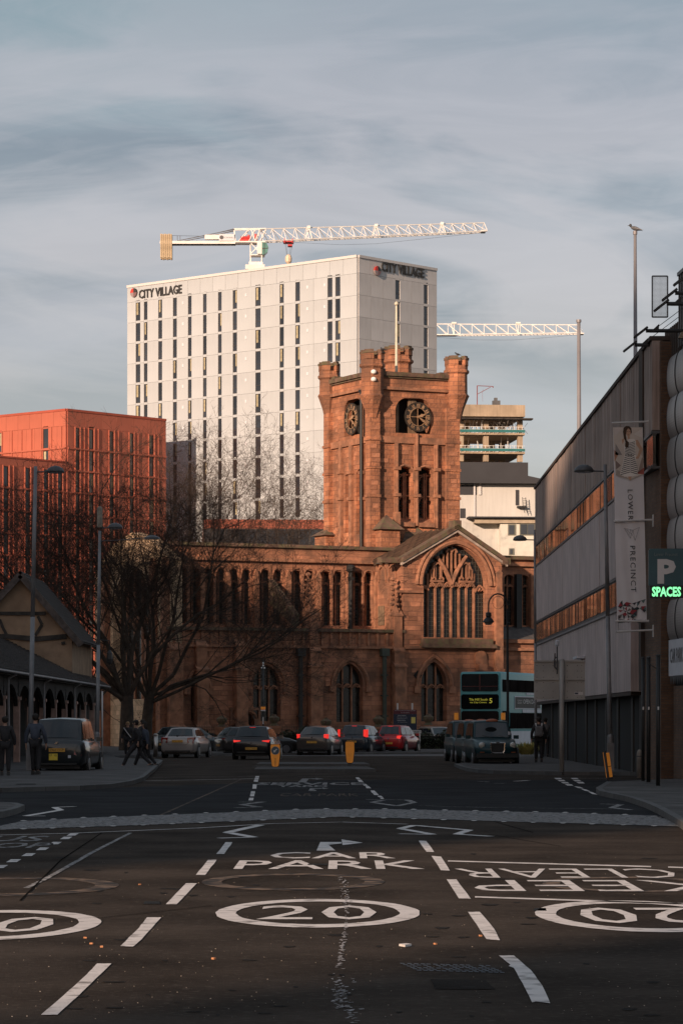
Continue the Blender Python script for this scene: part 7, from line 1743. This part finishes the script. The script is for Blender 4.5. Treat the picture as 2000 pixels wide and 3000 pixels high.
def taxi_front(label,px_,ybase,d,plate,deg):
    t=car(label,px_,ybase,deg,4.58,1.70,1.74,green,'taxi',plate,lit=False,front=True,d=d,group='taxis waiting on the right rank',cat='taxi',name='taxi',extra={})
    fy=4.58/2; q=MB(); pts=[(-.27,.9),(.27,.9),(.25,.6),(.2,.52),(-.2,.52),(-.25,.6)]; q.prism(pts,fy-.02,fy+.02); g=obj('grille',q,m_black,t)
    q=MB(); P=[(x,fy+.03,z) for x,z in pts]; q.path(P+[P[0]],.02,6); q.box(-.06,fy+.01,.88,.06,fy+.05,.94); obj('grille_surround',q,m_chrome,g)
    q=MB(); q.lathe([(.02,-.03),(.2,-.02),(.21,.03),(.12,.08),(.02,.09)],(0,0,0),14)
    for i,(x,y,z) in enumerate(q.v): q.v[i]=(x*1.15,y*.45+.45,z+1.72)
    obj('roof_sign',q,mat('taxi_sign_amber',(.42,.13,.06),.4,var=0),t,smooth=True)
    q=MB(); q.box(-.8,fy-.06,.34,.8,fy+.03,.5); obj('bumper',q,m_black,t)
    for sg in (1,-1): q=MB(); q.box(sg*.5,fy+.031,.53,sg*.68,fy+.035,.56); obj('indicator',q,mat('indicator_amber',(.3,.08,.02),.4,var=0),t)
    q=MB(); q.path([(-.55,fy-1.1,1.06),(-.2,fy-1.25,1.18)],.012,4); q.path([(.05,fy-1.1,1.06),(.45,fy-1.25,1.18)],.012,4); obj('wiper',q,m_black,t)
    return t
t=taxi_front('dark green taxi at the front of the rank, facing the viewer',1457,2246,116,'GX55 FLW',176)
q=MB(); q.box(-.62,4.58/2-1.17,1.2,-.54,4.58/2-1.15,1.32); obj('windscreen_sticker',q,m_sign,t)
taxi_front('middle dark green taxi of the rank, half hidden by the front one',1425,2238,122.8,'GX04 PLN',176)
taxi_front('rearmost dark green taxi, partly hidden at the left of the rank',1388,2231,130,'GX53 RTL',176)
t=car('white car with its headlamp showing, behind the taxi rank by the bus',1322,2198,160,4.2,1.7,1.42,paintmat('white_car_paint',(.3,.28,.26)),'hatch','BK04 OWE',lit=False,front=True,d=183,group=None)

# double decker bus
d=166.; bs=thing('double_decker_bus','turquoise double decker bus on route 5, turning behind the taxi rank','bus',(0,0,0))
BWd,BL,BH_=2.3,10.4,4.42; psi=R(20)
fx=gx(1405,d); cen=Vector((fx,d,0))+Vector((math.sin(psi),math.cos(psi),0))*BL/2; bs.location=cen; bs.rotation_euler=(0,0,math.pi-psi)
m_aqua=mat('bus_turquoise',(.085,.31,.325),.4,.0,var=.05,coat=.15); m_bwin=mat('bus_glass',(.02,.016,.015),.5,var=.2,vs=1,spec=0)
hy=BL/2; q=MB(); q.box(-BWd/2,-hy,.3,BWd/2,hy,BH_); me=bevel_mesh(q,m_aqua,.14,3,'body'); body=obj('body',me,None,bs)
def front(nm,m,x0,z0,x1,z1,o_=.03,par=bs,r=.08):
    q=MB(); q.prism([(x0+r,z0),(x1-r,z0),(x1,z0+r),(x1,z1-r),(x1-r,z1),(x0+r,z1),(x0,z1-r),(x0,z0+r)],hy-.02,hy+o_); return obj(nm,q,m,par)
front('upper_windscreen',mat('bus_front_glass',(.02,.02,.02),.06,var=.2,vs=1,spec=1.0,bump=.25,bs=1.2),-1.04,3.36,1.04,4.30,.03)
q=MB(); q.box(-.98,hy+.031,3.62,.98,hy+.045,3.64); q.box(-.015,hy+.031,3.4,.015,hy+.04,4.26); obj('handrail',q,mat('rail_red',(.2,.05,.04),.5,var=0),bs)
dsp=front('destination_screen',mat('screen_black',(.006,.006,.007),.1,var=0,spec=.6),-1.06,2.40,1.06,3.20,.035)
m_led=mat('amber_led',(.55,.5,.06),.5,var=0,emit=.35)
def btext(s,cx,z,w_,h,bold=.0):
    me=fit(text_mesh(s,m_led,bold),w_,h)
    for v in me.vertices: v.co.x*=-1; v.co.y=0
    o=obj('destination_lettering',me,None,dsp); o.location=(cx,hy+.04,z); return o
btext('Tile Hill South',.08,2.92,1.05,.13); btext('via City Centre',.08,2.75,.95,.11); btext('5',-.62,2.85,.17,.27,.01)
front('lower_windscreen',m_bwin,-1.05,1.05,1.05,2.30,.03); front('bumper',mat('bus_grey',(.35,.36,.37),.5,var=.1),-1.12,.32,1.12,.62,.06)
for sg in (1,-1):
    q=MB(); q.box(sg*1.22,hy-.02,1.82,sg*1.42,hy+.12,2.2); obj('mirror',q,m_orange,bs); q=MB(); q.lathe([(.02,-.05),(.11,0),(.1,.05)],(0,0,0),12); q2=obj('headlight',q,m_lamp,bs); q2.location=(sg*.8,hy+.05,.8); q2.rotation_euler=(R(-90),0,0)
    q=MB(); q.box(sg*1.1,hy+.0,2.42,sg*1.13,hy+.03,2.46); obj('marker_lamp',q,m_letw,bs)
for sg in (1,-1):
    X=sg*(BWd/2+.012)
    for k in range(7):
        y1=hy-.35-k*1.4; q=MB(); q.box(X-.02,y1-1.34,3.34,X+.005,y1,4.0); obj('upper_window',q,m_bwin,bs)
        if k>0: q=MB(); q.box(X-.02,y1-1.34,1.35,X+.005,y1,2.2); obj('lower_window',q,m_bwin,bs)
    q=MB(); q.box(X-.02,hy-1.55,.45,X+.01,hy-.35,2.3); obj('door' if sg<0 else 'driver_window',q,m_bwin,bs)
    q=MB(); q.box(X-.018,-hy+.3,.5,X+.002,hy-1.7,1.2); obj('pale_skirt',q,m_sign,bs)
    q=MB(); q.box(X-.018,-hy+.3,3.2,X+.002,-hy+5.6,3.32); obj('pale_stripe',q,m_sign,bs); q=MB(); q.box(X-.018,-hy+.3,2.22,X+.002,-hy+6.3,2.4); obj('pale_band',q,m_sign,bs)
X=-(BWd/2+.01); q=MB(); q.box(X-.02,hy-7.6,2.42,X,hy-2.6,3.12); ad=obj('advert_frame',q,m_sign,bs); q=MB(); q.box(X-.026,hy-7.54,2.47,X-.0205,hy-2.66,3.07); obj('advert_panel',q,m_black,ad)
for s,yc,w_,zc_,h in (('OPEN DAYS',hy-5.6,2.9,2.83,.24),('COVENTRY',hy-3.5,.9,2.88,.09),('UNIVERSITY',hy-3.5,.9,2.74,.09)):
    me=fit(text_mesh(s,m_letw,.0),w_,h)
    for v in me.vertices: x=v.co.x; v.co=(0,-x,v.co.z)
    o=obj('advert_lettering',me,None,ad); o.location=(X-.03,yc,zc_)
for yy in (hy-2.4,-hy+2.6):
    for sg in (1,-1): q=MB(); q.T=Matrix.Translation((sg*(BWd/2-.1),yy,.47))@Matrix.Rotation(R(90),4,'Y'); q.lathe([(.3,-.13),(.47,-.12),(.47,.12),(.3,.13)],(0,0,0),18); w_=obj('wheel',q,m_tyre,bs); q=MB(); q.T=Matrix.Translation((sg*(BWd/2+.04),yy,.47))@Matrix.Rotation(R(90),4,'Y'); q.lathe([(.26,-.01),(.26,.01)],(0,0,0),14); obj('rim',q,m_rim,w_)

# ---------------------------------------------------------------- people
def skin_mesh(nodes,edges,radii,m,name,root=0,sub=1):
    me=bpy.data.meshes.new(name); me.from_pydata([tuple(n) for n in nodes],edges,[]); o=bpy.data.objects.new(name,me); C.objects.link(o)
    sk_=o.modifiers.new('s','SKIN'); sk_.use_smooth_shade=True
    sv=me.skin_vertices[0].data
    for i,r_ in enumerate(radii):
        sv[i].radius=(r_,r_) if not isinstance(r_,tuple) else r_
    sv[root].use_root=True
    s2=o.modifiers.new('b','SUBSURF'); s2.levels=sub
    bpy.context.view_layer.update()
    out_=bpy.data.meshes.new_from_object(o.evaluated_get(bpy.context.evaluated_depsgraph_get())); bpy.data.objects.remove(o); bpy.data.meshes.remove(me)
    out_.materials.clear(); out_.materials.append(m); out_.name=name
    for p in out_.polygons: p.use_smooth=True; p.material_index=0
    return out_
def person(label,px_,ybase,H,face,stride=0.,arms=.12,bend=.0,jacket=m_cdark,trou=m_cdark,hair=m_hair,d=None,lean=0.,z=.0,long_hair=False,group=None):
    d=d or F*(EYE-z)/(ybase-HZ); k=H/1.75; t=thing('person',label,'person',(gx(px_,d),d,z),R(face),group)
    s=stride; V=Vector
    hipL,hipR=V((-.09,0,.93)),V((.09,0,.93))
    kL=V((-.1,.26*s+.03,.52)); aL=V((-.1,.46*s,.1 if s>=0 else .12)); kR=V((.1,-.12*s+.03,.5)); aR=V((.1,-.42*s,.1+.05*abs(s)))
    sh=V((.0,.03*lean,1.41)); eL=V((-.27,-.10*s-.02,1.14)); wL=V((-.28,-.2*s+.05+bend*.3,.90+bend*.25)); eR=V((.27,.10*s-.02,1.14)); wR=V((.28,.2*s+.08+bend*.3,.90+bend*.2))
    N_=[V((0,0,.96)),V((0,0,1.14)),V((0,.01+lean*.02,1.34)),V((0,.0+lean*.04,1.47)),V((0,.01+lean*.06,1.54)),V((0,.03+lean*.06,1.64)),V((0,.02+lean*.06,1.71)),
        V((-.17,lean*.03,1.41)),eL,wL,V((.17,lean*.03,1.41)),eR,wR, hipL,kL,aL,aL+V((0,.16,-.06)), hipR,kR,aR,aR+V((0,.16,-.06))]
    N_=[n*k for n in N_]
    E=[(0,1),(1,2),(2,3),(3,4),(4,5),(5,6),(2,7),(7,8),(8,9),(2,10),(10,11),(11,12),(0,13),(13,14),(14,15),(15,16),(0,17),(17,18),(18,19),(19,20)]
    rad=[.13,.125,.14,.06,.055,.092,.07,.06,.045,.03,.06,.045,.03,.09,.06,.042,.04,.09,.06,.042,.04]
    nodes=list(N_); edges=list(E); rr_=[r_*k for r_ in rad]
    for wi,sg in ((9,-1),(12,1)):                    # palm, four fingers and a thumb, slightly curled
        w0=N_[wi]; pi_=len(nodes); nodes.append(w0+V((0,.01,-.07))*k); rr_.append(.026*k); edges.append((wi,pi_))
        for f in range(4):
            a=len(nodes); off=V((0,-.03+.02*f,-.045))*k; ln=(.06,.075,.07,.055)[f]
            nodes.append(nodes[pi_]+off); rr_.append(.009*k); nodes.append(nodes[pi_]+off+V((-sg*.012,.0,-ln))*k); rr_.append(.008*k); edges+=[(pi_,a),(a,a+1)]
        a=len(nodes); nodes.append(nodes[pi_]+V((-sg*.01,.045,-.01))*k); rr_.append(.01*k); nodes.append(nodes[pi_]+V((-sg*.02,.06,-.05))*k); rr_.append(.009*k); edges+=[(pi_,a),(a,a+1)]
    body=obj('body',skin_mesh(nodes,edges,rr_,m_skin,'body'),None,t)
    ji=[0,1,2,3,7,8,9,10,11,12]; mp={v:i for i,v in enumerate(ji)}
    jr={0:.165,1:.16,2:.175,3:.085,7:.088,8:.068,9:.05,10:.088,11:.068,12:.05}
    obj('jacket',skin_mesh([N_[i] for i in ji],[(mp[a],mp[b_]) for a,b_ in E if a in mp and b_ in mp],[jr[i]*k for i in ji],jacket,'jacket'),None,t)
    ti=[0,13,14,15,17,18,19]; mp={v:i for i,v in enumerate(ti)}; tr2={0:.14,13:.115,14:.08,15:.062,17:.115,18:.08,19:.062}
    obj('trousers',skin_mesh([N_[i] for i in ti],[(mp[a],mp[b_]) for a,b_ in E if a in mp and b_ in mp],[tr2[i]*k for i in ti],trou,'trousers'),None,t)
    for ai in (15,19):
        q=MB(); A=N_[ai]; q.add([(A.x-.05,A.y-.09,A.z-.1*k),(A.x+.05,A.y-.09,A.z-.1*k),(A.x+.055,A.y+.17,A.z-.1*k),(A.x-.055,A.y+.17,A.z-.1*k),(A.x-.045,A.y-.08,A.z+.02),(A.x+.045,A.y-.08,A.z+.02),(A.x+.045,A.y+.15,A.z-.04*k),(A.x-.045,A.y+.15,A.z-.04*k)],[(0,1,2,3),(7,6,5,4),(0,4,5,1),(1,5,6,2),(2,6,7,3),(3,7,4,0)]); obj('shoe',q,m_black,t)
    h=N_[5]+V((0,-.02,.03))*k; q=MB(); q.lathe([(.03,-.11),(.085,-.07),(.1,0),(.095,.05),(.06,.09),(.01,.105)],(0,0,0),12)
    for i,(x,y,z_) in enumerate(q.v): q.v[i]=(h.x+x*.98*k,h.y+(y*1.05-.012)*k,h.z+z_*k)
    if long_hair: q.tube(h+V((0,-.03,0)),h+V((0,-.07,-.22)),.09,.05,8)
    obj('hair',q,hair,t,smooth=True)
    q=MB(); hd=N_[5]; q.add([(hd.x-.015,hd.y+.085*k,hd.z-.02),(hd.x+.015,hd.y+.085*k,hd.z-.02),(hd.x,hd.y+.12*k,hd.z-.018),(hd.x,hd.y+.088*k,hd.z+.03)],[(0,1,2),(0,2,3),(1,3,2)])
    for sg in (-1,1): q.box(hd.x+sg*.088*k,hd.y-.02,hd.z-.03,hd.x+sg*.1*k,hd.y+.02,hd.z+.03)
    obj('nose_and_ears',q,m_skin,t)
    q=MB()
    for sg in (-1,1): q.box(hd.x+sg*.03-.01,hd.y+.088*k,hd.z+.012,hd.x+sg*.03+.01,hd.y+.094*k,hd.z+.022)
    q.box(hd.x-.022,hd.y+.084*k,hd.z-.05,hd.x+.022,hd.y+.09*k,hd.z-.043); obj('eyes_and_mouth',q,m_hair,t)
    return t
person('man in dark coat at the far left edge of the pavement, seen from behind',16,2272,1.72,5,.15,z=.11,jacket=m_cdark)
person('man in navy jacket walking away on the pavement between colonnade and taxi',105,2270,1.80,-8,.3,z=.11,jacket=m_cnavy)
t=person('fair haired person with a shoulder strap, standing beyond the crossing group',375,2212,1.7,170,.05,hair=m_blonde,d=148)
q=MB(); q.path([(.16,.15,1.42),(0,.17,1.2),(-.2,.15,.95)],.018,5); obj('bag_strap',q,m_letw,t)
person('person in long black coat striding left across the road by the kerb',404,2252,1.74,80,1.15,lean=1,d=111.5,group=None,hair=m_hair,bend=.3)
person('person in dark clothes just behind the striding person',428,2250,1.68,80,.9,lean=1,d=112.5,jacket=m_cnavy,long_hair=True)
person('dark figure half hidden behind the two crossing people',418,2225,1.78,60,.3,d=135)
t=person('man in black with a grey rucksack walking away on the right pavement',1577,2242,1.76,0,.25,d=120,z=.11)
q=MB(); q.box(-.15,-.3,1.0,.15,-.14,1.42); me=bevel_mesh(q,m_cgrey,.05,2,'rucksack'); rk=obj('rucksack',me,None,t); 
q=MB(); q.box(-.1,-.325,1.05,.1,-.3,1.2); obj('pocket',q,m_cgrey,rk)
for sg in (-1,1): q=MB(); q.path([(sg*.11,-.15,1.42),(sg*.12,-.04,1.53),(sg*.11,.14,1.4)],.022,5); obj('strap',q,m_letw,t)
person('man in grey jacket further off, right of the man with the rucksack',1596,2224,1.76,0,.2,d=138,z=.11,jacket=m_cgrey)

# soft atmosphere: a faint even haze so the far blocks lift slightly
